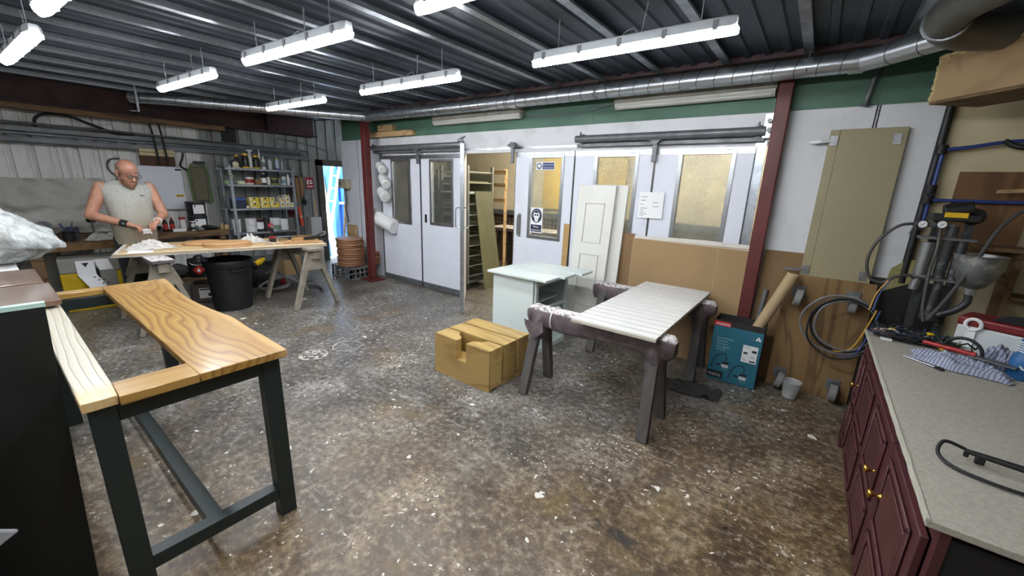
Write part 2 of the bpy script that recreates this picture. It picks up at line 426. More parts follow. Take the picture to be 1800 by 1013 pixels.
# doorway lining
q = MB(); q.bb(-7.97, -7.8, 4.09, 4.19, 0, 1.95).bb(-7.97, -7.8, 4.98, 5.08, 0, 1.95).bb(-7.97, -7.8, 4.09, 5.08, 1.85, 1.96)
struct(q.build('door_7', M('door_lining', (78, 74, 70), .7, 0, .3), smooth=False))
# sheeting rails on the left wall
for z0, z1, xd in ((2.0, 2.10, .10), (1.90, 1.975, .14)):
    q = MB(); e = 1.5 if z0 < 1.95 else 3.9
    q.bb(-7.9, -7.895, -4.4, e, z0, z1).bb(-7.9, -7.9 + xd, -4.4, e, z0, z0 + .006).bb(-7.9, -7.9 + xd, -4.4, e, z1 - .006, z1).bb(-7.9 + xd - .006, -7.9 + xd, -4.4, e, z1 - .06, z1)
    o = q.build('trim_3', DKSTEEL, smooth=False); struct(o)
q = MB().bb(-7.9, -7.8, 1.5, 3.95, 1.93, 1.99); struct(q.build('trim_4', DKSTEEL, smooth=False))
# long rusty beam under the roof along the left wall
q = MB(); q.bb(-7.9, -7.62, -4.4, 4.04, 2.34, 2.36).bb(-7.9, -7.62, -4.4, 4.04, 2.68, 2.7).bb(-7.77, -7.75, -4.4, 4.04, 2.34, 2.7)
for yy in (-2.0, -.2, 1.55, 3.2): q.bb(-7.9, -7.63, yy, yy + .012, 2.36, 2.68)
put(q, 'steel_beam', OXDARK, 'dark rusty steel beam running under the roof along the left wall', 'beam', smooth=False)
put(MB().bb(-7.66, -7.58, -4.2, 2.55, 2.27, 2.335), 'timber_batten', OLDWOOD, 'long brown timber batten fixed below the rusty steel beam', 'batten', bevel=.004)
# rest of the shell
struct(MB().bb(-8.0, -6.8, 6.0, 6.1, 0, 2.8).build('wall_recess', M('recess_wall', (70, 70, 70), .8), recenter=False))
BRICKW = M('rough_grey_wall', (150, 146, 136), .85, 0, .25, 2.5, .2, 60)
struct(MB().bb(-8.0, 3.1, -4.6, -4.5, 0, 2.8).build('wall_front', BRICKW, recenter=False))
struct(MB().bb(2.9, 3.0, -4.5, 4.1, 0, 2.8).build('wall_right', CREAM, recenter=False))

# ------------------------------------------------------------------ booth wall across the back
# white insulated panels, header, green fascia
wb = sroot('wall_back')
YB = 4.06
for i, (a, b_) in enumerate(((-6.84, -6.42), (-6.39, -5.74))):
    MB().bb(a, b_, YB, YB + .06, .0, 2.25).build('panel', WHITEP, wb, bevel=.004)
MB().bb(-6.84, 1.9, YB + .05, YB + .1, 0, 2.25).build('backing', DKSTEEL, wb, smooth=False) if False else None
MB().bb(-6.43, -6.38, YB + .012, YB + .05, 0, 2.25).build('joint_strip', DKSTEEL, wb, smooth=False)
MB().bb(-5.74, -.40, YB - .005, YB + .06, 1.99, 2.25).build('header_panel', WHITED, wb, bevel=.003)
MB().bb(-5.74, -.40, YB - .012, YB - .004, 2.025, 2.05).build('header_strip', STEEL, wb, smooth=False)
for a, b_ in ((-6.84, -4.6), (-4.6, -2.05), (-2.05, -.41), (-.41, .2), (.2, 2.9)):
    MB().bb(a + .001, b_ - .001, YB, YB + .06, 2.25, 2.62).build('fascia_board', GREEN, wb, smooth=False)
MB().bb(-6.84, 2.9, YB + .03, YB + .07, 2.6, 2.8).build('fascia_top', OXDARK, wb, smooth=False)
MB().bb(-.42, .2, YB, YB + .06, 0, 2.25).build('panel', WHITED, wb, bevel=.003)
MB().bb(.225, .56, YB, YB + .06, 0, 2.25).build('panel', WHITED, wb, bevel=.003)
MB().bb(.195, .235, YB + .012, YB + .05, 0, 2.25).build('joint_strip', BLACKP, wb, smooth=False)
MB().bb(.208, .216, YB + .002, YB + .03, 0, 2.25).build('joint_bead', STEEL, wb, smooth=False)
MB().bb(.56, 2.9, YB - .0, YB + .06, 0, 2.25).build('plastered_panel', CREAM, wb, smooth=False)
MB().bb(-5.76, -5.70, YB - .02, YB + .05, 0, 2.1).build('door_post', DKSTEEL, wb, smooth=False)
MB().bb(-.52, -.44, YB - .02, YB + .05, 0, 2.08).build('door_post', GALV, wb, smooth=False)
# booth interior
BOOTHW = M('booth_lining', (216, 206, 184), .7, 0, .22, 2.5)
struct(MB().bb(-6.84, -.2, 6.55, 6.62, 0, 2.5).build('wall_booth_back', BOOTHW, recenter=False))
struct(MB().bb(-6.9, -6.84, 4.06, 6.62, 0, 2.6).build('wall_booth_left', WHITED, recenter=False))
struct(MB().bb(-.26, -.2, 4.12, 6.62, 0, 2.5).build('wall_booth_right', BOOTHW, recenter=False))
struct(MB().bb(-6.84, -.2, 4.12, 6.62, 2.36, 2.42).build('ceiling_booth', BOOTHW, recenter=False))

# ------------------------------------------------------------------ booth doors
def glass_mat(name, tint, rough, alpha_mix, wired=False):
    m = bpy.data.materials.new(name); m.use_nodes = True; nt = m.node_tree; MATS[name] = m
    out = nt.nodes['Material Output']; b = nt.nodes['Principled BSDF']
    setin(b, Base_Color=lin(tint), Roughness=rough, Specular_IOR_Level=.5)
    tr = N(nt, 'ShaderNodeBsdfTransparent'); tr.inputs['Color'].default_value = (.86, .88, .86, 1)
    mx = N(nt, 'ShaderNodeMixShader')
    if wired:
        v = coords(nt, (1, 1, 1)); s = N(nt, 'ShaderNodeSeparateXYZ'); nt.links.new(v, s.inputs[0])
        fx = mth(nt, 'ABSOLUTE', mth(nt, 'SUBTRACT', mth(nt, 'FRACT', mth(nt, 'MULTIPLY', s.outputs['X'], 55)), .5))
        fz = mth(nt, 'ABSOLUTE', mth(nt, 'SUBTRACT', mth(nt, 'FRACT', mth(nt, 'MULTIPLY', s.outputs['Z'], 55)), .5))
        w = mth(nt, 'GREATER_THAN', mth(nt, 'MAXIMUM', fx, fz), .42)
        f = mth(nt, 'ADD', mth(nt, 'MULTIPLY', w, .1), alpha_mix)
        big = noise_tex(nt, v, 3.0, 4); f = mth(nt, 'ADD', f, mth(nt, 'MULTIPLY', mth(nt, 'SUBTRACT', big, .5), .5), True)
        nt.links.new(f, mx.inputs[0])
    else:
        v = coords(nt); big = noise_tex(nt, v, 4.0, 5); nt.links.new(mth(nt, 'ADD', alpha_mix - .15, mth(nt, 'MULTIPLY', big, .3), True), mx.inputs[0])
    nt.links.new(tr.outputs[0], mx.inputs[1]); nt.links.new(b.outputs[0], mx.inputs[2]); nt.links.new(mx.outputs[0], out.inputs['Surface'])
    return m
GL_CLEAR = glass_mat('dusty_glass', (120, 122, 118), .12, .22)
GL_DARK = glass_mat('dirty_glass', (96, 96, 94), .2, .45)
GL_WIRE = glass_mat('wired_glass', (150, 150, 140), .3, .4, True)
GL_WIRE2 = glass_mat('clearer_wired_glass', (150, 150, 140), .2, .18, True)
def door(name, x0, x1, win, glass, y=4.02, handle=None, top=1.985, strip=True, rz=0, loc=None, thick=.05):
    """a white booth door leaf around a steel framed window; local x along the leaf, front face at y=0"""
    w = x1 - x0; r = sroot(name, loc or (x0, y, 0), rz)
    wx0, wx1, wz0, wz1 = win; wx0 -= x0; wx1 -= x0
    q = MB(); z0 = .06
    for a, b_, c, d in ((0.004, wx0, z0, top), (wx1, w - .004, z0, top), (wx0, wx1, z0, wz0), (wx0, wx1, wz1, top)): q.bb(a, b_, 0, thick, c, d)
    q.build('leaf', WHITEP, r, smooth=False)
    if strip:
        q = MB(); q.bb(0, w, -.004, 0, top - .055, top)
        for k in range(6): q.cyl((w * (k + .5) / 6, -.004, top - .028), (w * (k + .5) / 6, -.008, top - .028), .007, n=8)
        q.build('top_strip', STEEL, r)
    MB().bb(0, w, -.004, .0, z0, .1).bb(.01, w - .01, .01, thick - .01, .012, z0).build('kick_strip', DKSTEEL, r, smooth=False)
    t = .034; q = MB()
    for a, b_, c, d in ((wx0 - t, wx0 + .004, wz0 - t, wz1 + t), (wx1 - .004, wx1 + t, wz0 - t, wz1 + t), (wx0, wx1, wz0 - t, wz0 + .004), (wx0, wx1, wz1 - .004, wz1 + t)):
        q.bb(a, b_, -.008, .0, c, d)
    fr = q.build('window_frame', STEEL, r, bevel=.002)
    for sx_ in (0, 1):
        for k in range(5): pass
    MB().bb(wx0, wx1, .018, .024, wz0, wz1).build('pane', glass, r, smooth=False)
    MB().bb(0.0, .006, -.002, thick, z0, top).bb(w - .006, w, -.002, thick, z0, top).build('edge_trim', DKSTEEL, r, smooth=False)
    if handle:
        hx, hz, hl = handle; hx -= x0
        MB().tube(spline([(hx, -.002, hz - hl / 2), (hx, -.045, hz - hl / 2 + .01), (hx, -.05, hz), (hx, -.045, hz + hl / 2 - .01), (hx, -.002, hz + hl / 2)], 4), .009, 8).bb(hx - .02, hx + .02, -.004, 0, hz - hl / 2 - .02, hz + hl / 2 + .02).build('handle', STEEL, r)
    return r
door('door_1', -5.70, -4.76, (-5.41, -5.0, .99, 1.90), GL_DARK)
d2 = door('door_2', -4.74, -3.87, (-4.52, -4.1, 1.03, 1.89), GL_CLEAR)
MB().bb(.07, .115, -.004, .001, 1.02, 1.14).build('latch_plate', BLACKP, d2, smooth=False)
d4 = door('door_4', -3.01, -2.215, (-2.77, -2.37, 1.02, 1.92), GL_WIRE2, handle=(-2.92, 1.13, .24))
door('door_5', -2.205, -1.345, (-1.94, -1.53, 1.0, 1.92), GL_WIRE)
door('door_6', -1.335, -.51, (-1.09, -.68, .98, 1.93), GL_WIRE)
# the open hinged leaf, seen almost edge-on
ang = math.atan2(3.48 - 4.02, -3.38 + 3.85)
r3 = sroot('door_3', (-3.85, 4.02, 0), ang); L = math.hypot(.47, .54)
MB().bb(0, L - .03, -.02, .02, .1, 2.0).build('leaf', WHITEP, r3, smooth=False)
MB().bb(L - .03, L, -.024, .024, .02, 2.05).build('edge_trim', GALV, r3, bevel=.003)
MB().bb(L - .045, L - .03, -.022, .022, .012, .35).build('edge_seal', RUBBER, r3, smooth=False)
for s in (-1, 1):
    MB().tube(spline([(L - .05, s * .02, 1.08), (L - .05, s * .075, 1.09), (L - .05, s * .08, 1.2), (L - .05, s * .075, 1.31), (L - .05, s * .02, 1.32)], 4), .008, 8).build('handle', GALV, r3)
MB().cyl((L - .02, 0, 2.04), (L - .02, 0, 2.11), .012).cyl((L - .05, -.03, 2.1), (L + .01, .03, 2.12), .01).build('top_pin', DKSTEEL, r3)
# sliding tracks and hangers
def track(x0, x1, z, label, mat):
    t = thing('sliding_track', label, 'door track', ((x0 + x1) / 2, 3.96, z), 0, 'sliding door tracks on the booth')
    h = (x1 - x0) / 2
    MB().cyl((-h, 0, 0), (h, 0, 0), .036, n=16).build('rail', mat, t)
    MB().bb(-h, h, .03, .085, -.075, -.045).build('lower_rail', DKSTEEL, t, smooth=False)
    for xx in (-h + .05, h - .05): MB().bb(xx - .02, xx + .02, .02, .095, -.06, .05).cyl((xx, 0, .03), (xx, 0, .07), .008).build('bracket', DKSTEEL, t)
    return t
track(-5.86, -3.87, 2.095, 'grey tubular door track above the left pair of booth doors', GALV)
track(-2.18, -.46, 2.095, 'grey tubular door track above the right pair of booth doors', DKSTEEL)
for x_, lab in ((-4.76, 'steel hanger of the left door track, between the two left doors'), (-3.03, 'steel hanger at the top corner of the door with the respirator sign'), (-1.34, 'steel hanger of the right door track, above the pinned invoice')):
    t = thing('door_hanger', lab, 'hanger', (x_, 3.98, 1.86), 0, 'door hangers')
    MB().bb(-.022, .022, -.012, .012, 0, .19).build('strap', DKSTEEL, t, bevel=.003)
    MB().cyl((0, -.03, .2), (0, .03, .2), .04, n=16).cyl((-.06, -.02, .2), (.06, -.02, .2), .013).build('roller', DKSTEEL, t)
t = thing('rail_end_clamp', 'shiny steel clamp at the right end of the right door track', 'clamp', (-.43, 3.99, 2.04))
MB().bb(-.05, .05, -.015, .05, .0, .19).build('plate', STEEL, t, bevel=.003)
MB().cyl((0, -.02, .06), (0, -.05, .06), .02).cyl((-.01, -.02, .13), (-.01, -.045, .13), .018).build('bolt', DKSTEEL, t)
# oxide red columns
def column(x, y, sx, sy, z1, label, plate):
    t = thing('steel_column', label, 'column', (x, y, 0), 0, 'red oxide steel columns')
    MB().bb(-sx / 2, sx / 2, -sy / 2, sy / 2, .012, z1).build('shaft', OXIDE, t, bevel=.006)
    if plate: MB().bb(-.17, .17, -.13, .13, 0, .014).build('base_plate', OXIDE, t, bevel=.003)
column(-5.74, 3.79, .1, .1, 2.46, 'red steel column in front of the white foam rolls', True)
column(-.37, 3.975, .1, .085, 2.47, 'red steel column to the right of the wired glass doors', True)
# ------------------------------------------------------------------ LED battens
DIFF = emis('lit_diffuser', (246, 250, 255), LAMP)
BATT = M('batten_body', (196, 200, 204), .45, 0, .1)
def batten(x0, x1, y0, y1, z, label, first=[None]):
    cx, cy = (x0 + x1) / 2, (y0 + y1) / 2; a = math.atan2(y1 - y0, x1 - x0)
    if first[0] is not None:
        return dup(first[0], (cx, cy, z), a, label)
    t = thing('led_batten', label, 'ceiling light', (cx, cy, z), a, 'lit LED battens under the deck'); first[0] = t
    h = .6; n = 14
    def loft(prof_y, name, mat, hx, squash=1.0):
        q = MB(); vs = []; m = len(prof_y); secs = [(-hx, .55), (-hx + .02, .85), (-hx + .05, 1.0), (hx - .05, 1.0), (hx - .02, .85), (hx, .55)]
        for sx_, k in secs:
            for (yy, zz) in prof_y: vs.append((sx_, yy * k, zz))
        fs = [(i * m + j, i * m + (j + 1) % m, (i + 1) * m + (j + 1) % m, (i + 1) * m + j) for i in range(len(secs) - 1) for j in range(m)]
        fs += [tuple(range(m)), tuple(range(len(secs) * m - 1, (len(secs) - 1) * m - 1, -1))]
        q.add(vs, fs); return q.build(name, mat, t, ang=50)
    loft([(.044, .04), (.04, .075), (.03, .085), (-.03, .085), (-.04, .075), (-.044, .04), (-.045, .035), (.045, .035)], 'housing', BATT, .59)
    loft([(.041 * math.cos(a_), .035 + .033 * math.sin(a_) * 1.0) for a_ in [PI + PI * i / 10 for i in range(11)]], 'diffuser', DIFF, .6)
    for k in range(5):
        xx = -.5 + k * .25
        for s in (-1, 1): MB().bb(xx - .012, xx + .012, s * .045 - .004, s * .045 + .004, .025, .07).build('clip', GREYP, t, smooth=False)
    for xx in (-.42, .42): MB().cyl((xx, 0, .07), (xx, 0, .25), .003, n=6).build('hanging_wire', GALV, t)
    MB().tube(spline([(0, 0, .07), (.0, .02, .11), (.05, .03, .13), (.09, .04, .1), (.12, .03, .25)], 6), .004, 6).build('flex', GREYP, t)
    return t
batten(-1.68, -.47, 2.40, 2.43, 2.36, 'long lit batten light nearest the right, above the white grooved panel')
batten(-1.67, -.47, 1.42, 1.46, 2.36, 'lit batten light cut off by the top edge above the middle')
batten(-3.56, -2.36, 2.34, 2.40, 2.36, 'lit batten light in front of the duct, above the open booth door')
batten(-5.45, -4.25, 2.31, 2.36, 2.36, 'small far lit batten light just in front of the duct on the left')
batten(-3.42, -2.25, 1.34, 1.42, 2.36, 'large lit batten light hanging left of the middle with a looped flex')
batten(-5.28, -4.09, 1.28, 1.35, 2.36, 'lit batten light above the work table, with a curved cable')
batten(-5.15, -3.95, .33, .40, 2.36, 'lit batten light near the left edge, above the plastic bundle')
batten(-3.37, -2.18, .38, .45, 2.36, 'lit batten light cut off by the top left corner of the picture')
for x_, y_, lab in ((-5.1, -1.4, 'added unseen batten light behind the camera, farthest left'), (-3.3, -1.4, 'added unseen batten light behind the camera, second from the left'), (-1.6, -1.4, 'added unseen batten light behind the camera, third from the left'), (.2, -1.4, 'added unseen batten light behind the camera, nearest the sideboard'), (-1.6, .4, 'added unseen batten light almost over the camera')): batten(x_, x_ + 1.2, y_, y_, 2.36, lab)  # unseen battens added to balance the light in the foreground
# unlit twin-tube fittings on the green fascia
TUBEG = M('unlit_fitting', (205, 204, 196), .35, 0, .15, 5)
def fitting(x0, x1, z, label):
    t = thing('twin_tube_fitting', label, 'light fitting', ((x0 + x1) / 2, YB, z), 0, 'unlit fluorescent fittings on the fascia')
    h = (x1 - x0) / 2
    MB().bb(-h, h, -.10, 0, -.01, .07).build('tray', M('dusty_tray', (150, 146, 136), .6, 0, .3), t, bevel=.008)
    q = MB(); P = []
    for i in range(13):
        a_ = PI * i / 12; P.append((-.058 - .042 * math.cos(a_), -.055 * math.sin(a_)))
    q2 = MB(); q2.prism([(p[0], p[1]) for p in P], ((-h + .01, 0, -.01), (0, 1, 0), (0, 0, 1)), 0, 2 * h - .02)
    q2.build('cover', TUBEG, t, ang=30)
    for yy in (-.04, -.08): MB().cyl((-h + .04, yy, -.045), (h - .04, yy, -.045), .014, n=10).build('tube', WHITEPL, t)
fitting(-4.42, -2.93, 2.42, 'unlit fluorescent fitting on the green fascia above the open booth door')
fitting(-1.79, -.43, 2.42, 'unlit fluorescent fitting on the green fascia beside the right red column')
put(MB().tube(spline([(-2.93, YB - .03, 2.4), (-2.6, YB - .012, 2.37), (-2.2, YB - .012, 2.37), (-1.79, YB - .03, 2.43)], 6), .005, 6), 'fascia_cable', GREYP, 'thin grey cable drooping between the two unlit fittings', 'cable')
# light inside the booth
t = thing('booth_light', 'lit strip light on the ceiling inside the booth', 'light', (-3.4, 5.4, 2.27), 0)
MB().bb(-.75, .75, -.06, .06, .05, .09).build('tray', WHITEPL, t, smooth=False)
MB().cyl((-.72, 0, .02), (.72, 0, .02), .03, n=12).build('tube', emis('booth_tube', (255, 246, 226), 150.0), t)
for x_ in (-1.2,): 
    dup(t, (x_, 5.6, 2.27), 0, 'lit strip light inside the booth behind the wired glass doors')

# ------------------------------------------------------------------ spiral ducting
DUCT = M('spiral_duct', (188, 194, 200), .3, .9, .06, 3)
SEAM = M('duct_seam', (96, 100, 104), .4, .8, .1)
def duct(name, pts, r, label, seam=.13, k=4, n=20):
    t = thing(name, label, 'duct', pts[0])
    P = [Vector(p) - Vector(pts[0]) for p in pts]
    MB().tube(P, r, n).build('pipe', DUCT, t, ang=60)
    for i in range(len(P) - 1):
        d = P[i + 1] - P[i]; L_ = d.length; d.normalize(); c = int(L_ / seam)
        if c < 1: continue
        a = d.orthogonal().normalized(); b_ = d.cross(a); q = MB()
        for j in range(c):
            c0 = P[i] + d * (L_ * (j + .5) / c)
            q.tube([c0 + (a * math.cos(w) + b_ * math.sin(w)) * (r + .0005) + d * (.02 * math.cos(w)) for w in [2 * PI * u / 16 for u in range(16)]], .0028, 5, closed=True)
        o = q.build('seams', SEAM, t); o['kind'] = 'stuff'
    return t
dt = duct('spiral_duct', [(.03, 3.79, 2.49), (-2.9, 3.82, 2.505), (-5.62, 3.76, 2.52)], .066, 'long galvanised spiral duct along the green fascia')
dt2 = duct('spiral_duct', [(-5.62, 3.76, 2.52), (-6.2, 2.9, 2.52), (-6.9, 1.75, 2.52), (-7.2, 1.42, 2.52)], .066, 'galvanised spiral duct crossing in front of the rusty beam on the left')
dt3 = duct('spiral_duct', [(.04, 3.79, 2.49), (.14, 3.74, 2.495), (.54, 3.42, 2.515)], .068, 'galvanised spiral duct rising to the big elbow at top right')
for pos in ((0.03, 3.79, 2.49), (-5.62, 3.76, 2.52), (-2.9, 3.82, 2.505)):
    c = Vector(pos); q = MB()
    par = dt; d = Vector((1, 0, 0)) if pos[0] != -5.62 else Vector((.8, .6, 0)).normalized()
    q.cyl(c - d * .04 - Vector(dt.location), c + d * .04 - Vector(dt.location), .073, n=20); q.build('collar', DUCT, par)
for x_ in (-.25, -1.9, -3.0, -4.6):
    put(MB().tube([(x_, 3.8, 2.6), (x_ + .004, 3.74, 2.55), (x_, 3.73, 2.46), (x_ + .02, 3.79, 2.425)], .004, 6), 'duct_hanger', DKSTEEL, {-.25: 'wire hanger of the duct near the right red column', -1.9: 'wire hanger of the duct above the invoice on the doors', -3.0: 'wire hanger of the duct above the open booth doorway', -4.6: 'wire hanger of the duct above the left booth doors'}[x_], 'hanger', 'wire hangers holding the duct')
put(MB().bar((-7.05, 1.45, 2.35), (-7.05, 1.45, 2.66), .02, .012).bar((-7.05, 1.45, 2.35), (-7.1, 1.38, 2.35), .02, .012), 'duct_bracket', GALV, 'pale metal strap hanging from the left end of the duct', 'bracket')
# large ducts top right
DUSTY = M('dusty_duct', (112, 112, 106), .5, .5, .3, 6)
t = thing('large_duct', 'big dusty galvanised duct with an elbow in the top right corner', 'duct', (.8, 3.4, 2.5))
MB().cyl((1.4, -.62, -.05), (-.13, .07, -.05), .138, n=26).build('trunk', DUSTY, t, ang=60, bevel=.03)
MB().tube([(.05 + .14 * math.sin(a_) * -.41, -.011 + .14 * math.sin(a_) * -.912, -.04 + .14 * math.cos(a_)) for a_ in [2 * PI * u / 26 for u in range(26)]], .006, 6, closed=True).build('trunk_seam', DUCT, t)
MB().tube(spline([(-.1, .02, -.04), (-.34, -.1, -.045), (-.46, -.28, -.03), (-.42, -.5, -.01), (-.28, -.75, -.005)], 6), .085, 20).build('branch', DUSTY, t, ang=60)
MB().tube([(-.46 + .089 * math.cos(a_), -.3 + .0 * math.cos(a_), -.028 + .089 * math.sin(a_)) for a_ in [2 * PI * u / 20 for u in range(20)]], .008, 6, closed=True).build('branch_collar', DUCT, t)
MB().bar((.0, -.17, -.12), (.05, -.16, .04), .02, .07).build('strap', BLACKP, t)
MB().tube([(-.34, .06, -.0), (-.24, .0, .0), (-.18, -.03, .0)], .074, 18).build('joint_sleeve', DUSTY, t)
put(MB().box((.5, 3.6, 2.395), (.12, .08, .045)), 'packing_block', PLY, 'small timber block wedged under the duct elbow', 'block', bevel=.004)
# plywood boxing with foam edges, top right
FOAM = M('expanding_foam', (196, 178, 128), .9, 0, .3, 20, .5, 40)
t = thing('plywood_boxing', 'plywood boxing with ragged foam edge below the big duct', 'boxing', (.43, 3.62, 2.17))
ux = Vector((.635, -.772, 0)); uy = Vector((.0, .0, 1)); nn = ux.cross(uy)
PB = wood('boxing_plywood', (164, 136, 100), (146, 118, 84), 'X', 3, .75, fine=.3)
F = ((0, 0, 0), ux, uy)
MB().prism(rect(0, 1.6, 0, .24), F, 0, .018).build('front_board', PB, t, smooth=False)
q = MB().prism(rect(0, 1.6, -.012, .006), F, -.3, .018); q.build('bottom_board', wood('boxing_edge', (120, 96, 64), (84, 64, 42), 'X', 5, .8), t, smooth=False)
q = MB().prism(rect(0, 1.6, .24, .25), F, -.3, -.0); q.build('top_board', PB, t, smooth=False)
q = MB(); pts = []
for i in range(40):
    u_ = i / 39
    p = ux * (.0) + uy * (u_ * .26) if i < 20 else ux * ((i - 20) / 19 * .45) + uy * .25
    if i < 20: p = uy * (i / 19 * .25)
    pts.append(p + nn * .012 + Vector((nz((i * .7, 0, 0)), nz((0, i * .7, 3)), nz((5, 0, i * .9)))) * .012)
q.tube(pts, [.011 + .007 * nz((i * 1.3, 2, 7)) for i in range(40)], 8); q.build('foam_bead', FOAM, t)

# ------------------------------------------------------------------ things fixed to the booth wall
def textlines(q, F, w, h, rows, seed, size=.004):
    r_ = random.Random(seed)
    for i in range(rows):
        yy = h * (1 - (i + 1) / (rows + 1)); x0 = r_.choice((0, 0, .0, .6)) * w; ln = w * r_.uniform(.12, .4)
        q.prism(rect(x0, min(x0 + ln, w), yy, yy + size), F, 0, .0006)
# ear protection sign, on the pane of the door with the respirator sign
t = thing('ear_protection_sign', 'small blue and white ear protection sign on the yellow-lit pane', 'sign', (-2.72, 4.037, 1.785))
MB().prism(rect(0, .25, 0, .09), FW(0, 0, 0), 0, .0015).build('plate', PAPER, t, smooth=False)
MB().prism(circ(.042, .045, .036), FW(0, 0, 0), .0015, .0022).build('disc', BLUES, t, smooth=False)
q = MB(); q.prism(circ(.042, .043, .017, ry=.021), FW(0, 0, 0), .0022, .0028); q.prism(rect(.019, .026, .036, .056), FW(0, 0, 0), .0022, .0028).prism(rect(.058, .065, .036, .056), FW(0, 0, 0), .0022, .0028)
q.tube([(.042 + .021 * math.cos(a_), -.0025, .05 + .021 * math.sin(a_)) for a_ in [PI * u / 10 for u in range(11)]], .0018, 5)
q.build('pictogram', PAPER, t)
MB().prism(rect(.088, .244, .008, .082), FW(0, 0, 0), .0015, .0022).build('text_field', BLUES, t, smooth=False)
q = MB(); q.text('Ear protection', FW(.095, 0, .052), .022, .0028, width=.142); q.text('must be worn', FW(.1, 0, .02), .022, .0028, width=.13); q.build('lettering', PAPER, t, smooth=False)
# respirator sign
t = thing('respirator_sign', 'white and navy wear respirator sign in the lower corner of the pane', 'sign', (-2.765, 4.03, 1.055))
MB().prism(rect(0, .17, 0, .30), FW(0, 0, 0), 0, .0015).build('plate', PAPER, t, smooth=False)
MB().prism(circ(.085, .205, .075, 40, .083), FW(0, 0, 0), .0015, .0022).build('disc', NAVY, t, smooth=False)
F_ = FW(0, 0, 0); q = MB()
q.prism([(.047, .225), (.05, .19), (.058, .165), (.062, .145), (.072, .132), (.098, .132), (.108, .145), (.112, .165), (.12, .19), (.123, .225), (.11, .24), (.085, .236), (.06, .24)], F_, .0022, .0028)
q.tube([(.085 + .044 * math.cos(a_), -.0026, .225 + .042 * math.sin(a_)) for a_ in [PI * u / 12 for u in range(13)]], .0022, 5)
q.tube([(.042, -.0026, .225), (.036, -.0026, .205), (.046, -.0026, .185)], .003, 5).tube([(.128, -.0026, .225), (.134, -.0026, .205), (.124, -.0026, .185)], .003, 5)
q.build('pictogram', PAPER, t)
q = MB(); q.prism(circ(.07, .212, .0115), F_, .0028, .0034).prism(circ(.1, .212, .0115), F_, .0028, .0034); q.prism(rect(.07, .1, .168, .172), F_, .0028, .0034).prism(rect(.072, .098, .15, .153), F_, .0028, .0034); q.build('mask_marks', INK, t, smooth=False)
MB().prism(rect(.008, .162, .012, .098), F_, .0015, .0022).build('text_field', NAVY, t, smooth=False)
q = MB(); q.text('Wear', FW(.085, 0, .06), .038, .0028, 'CENTER'); q.text('respirator', FW(.085, 0, .024), .038, .0028, 'CENTER', .148); q.build('lettering', PAPER, t, smooth=False)
# invoice pinned over the gap between the doors
t = thing('pinned_invoice', 'printed white invoice sheet pinned over the gap between the wired doors', 'paper', (-1.445, 4.005, 1.33))
q = MB(); q.grid(lambda u, v: (u * .24, -.003 - .012 * max(0, .15 - v) * 3 * u - .004 * math.sin(u * 3), v * .25 + .004 * u), 8, 8); q.build('sheet', PAPER, t)
q = MB(); q.text('Invoice', FW(.02, -.008, .2), .022, .0); textlines(q, FW(.02, -.008, .0), .2, .19, 9, 4, .0045); q.build('print', INKG, t, smooth=False)
# cardboard sheets leaning on the doors
t = thing('cardboard_sheet', 'large flat cardboard sheet leaning on the wired glass doors behind the grooved panel', 'cardboard', (-1.0, 3.985, 0))
lean = .025
def leanboard(x0, x1, z1, y0, y1, th): return MB().add([(x0, y0, 0), (x1, y0, 0), (x1, y1, z1), (x0, y1, z1), (x0, y0 + th, 0), (x1, y0 + th, 0), (x1, y1 + th, z1), (x0, y1 + th, z1)], [(0, 1, 2, 3), (7, 6, 5, 4), (0, 4, 5, 1), (3, 2, 6, 7), (0, 3, 7, 4), (1, 5, 6, 2)])
leanboard(-.46, .6, 1.13, -.03, .005, .006).build('front_sheet', CARD, t, smooth=False)
leanboard(-.59, -.455, 1.165, -.02, .012, .006).build('side_flap', CARDD, t, smooth=False)
MB().add([(-.45, .004, 1.125), (.6, .004, 1.115), (.6, .008, 1.165), (.2, .01, 1.17), (-.3, .01, 1.158), (-.44, .008, 1.15)], [(0, 1, 2, 3, 4, 5)]).build('torn_edge', M('torn_white_liner', (210, 205, 195), .8), t, smooth=False)
MB().add([(.335, -.0295, .01), (.341, -.0295, .01), (.341, .004, 1.12), (.335, .004, 1.12)], [(0, 1, 2, 3)]).build('crease', M('card_crease', (176, 150, 112), .85), t, smooth=False)
put(leanboard(-.31, -.02, 1.14, 4.0, 4.04, .008), 'brown_hardboard', CARDD, 'brown hardboard sheet on the wall behind the right red column', 'board', smooth=False)
# strip of card by the white panel door
put(leanboard(-2.28, -2.21, 1.2, 3.975, 4.0, .005), 'card_strip', M('tan_card_strip', (176, 142, 92), .8), 'narrow tan card strip beside the respirator sign door', 'cardboard', smooth=False)
# two white panel doors leaning
DOORW = M('satin_white_door', (212, 211, 203), .4, 0, .06, 3)
def paneldoor(loc, w, h, lean_, label, panels):
    t = thing('panel_door', label, 'door', loc, 0, 'white cupboard doors leaning on the booth'); t.rotation_euler = (-lean_, 0, 0)
    MB().bb(0, w, 0, .022, 0, h).build('slab', DOORW, t, bevel=.003)
    for (a, b_, c, d) in panels:
        q = MB(); e = .009
        for u in ((a, b_, c, c + e), (a, b_, d - e, d), (a, a + e, c, d), (b_ - e, b_, c, d)): q.bb(u[0], u[1], -.012, 0, u[2], u[3])
        q.build('moulding', DOORW, t, bevel=.002)
        MB().bb(a + .02, b_ - .02, -.0025, 0, c + .02, d - .02).build('panel', DOORW, t, bevel=.002)
paneldoor((-2.1, 3.80, 0), .42, 1.64, .10, 'white panel door with raised rectangles leaning in front of its plain twin', [(.10, .32, 1.04, 1.46), (.10, .32, .49, .92), (.10, .32, .09, .37)])
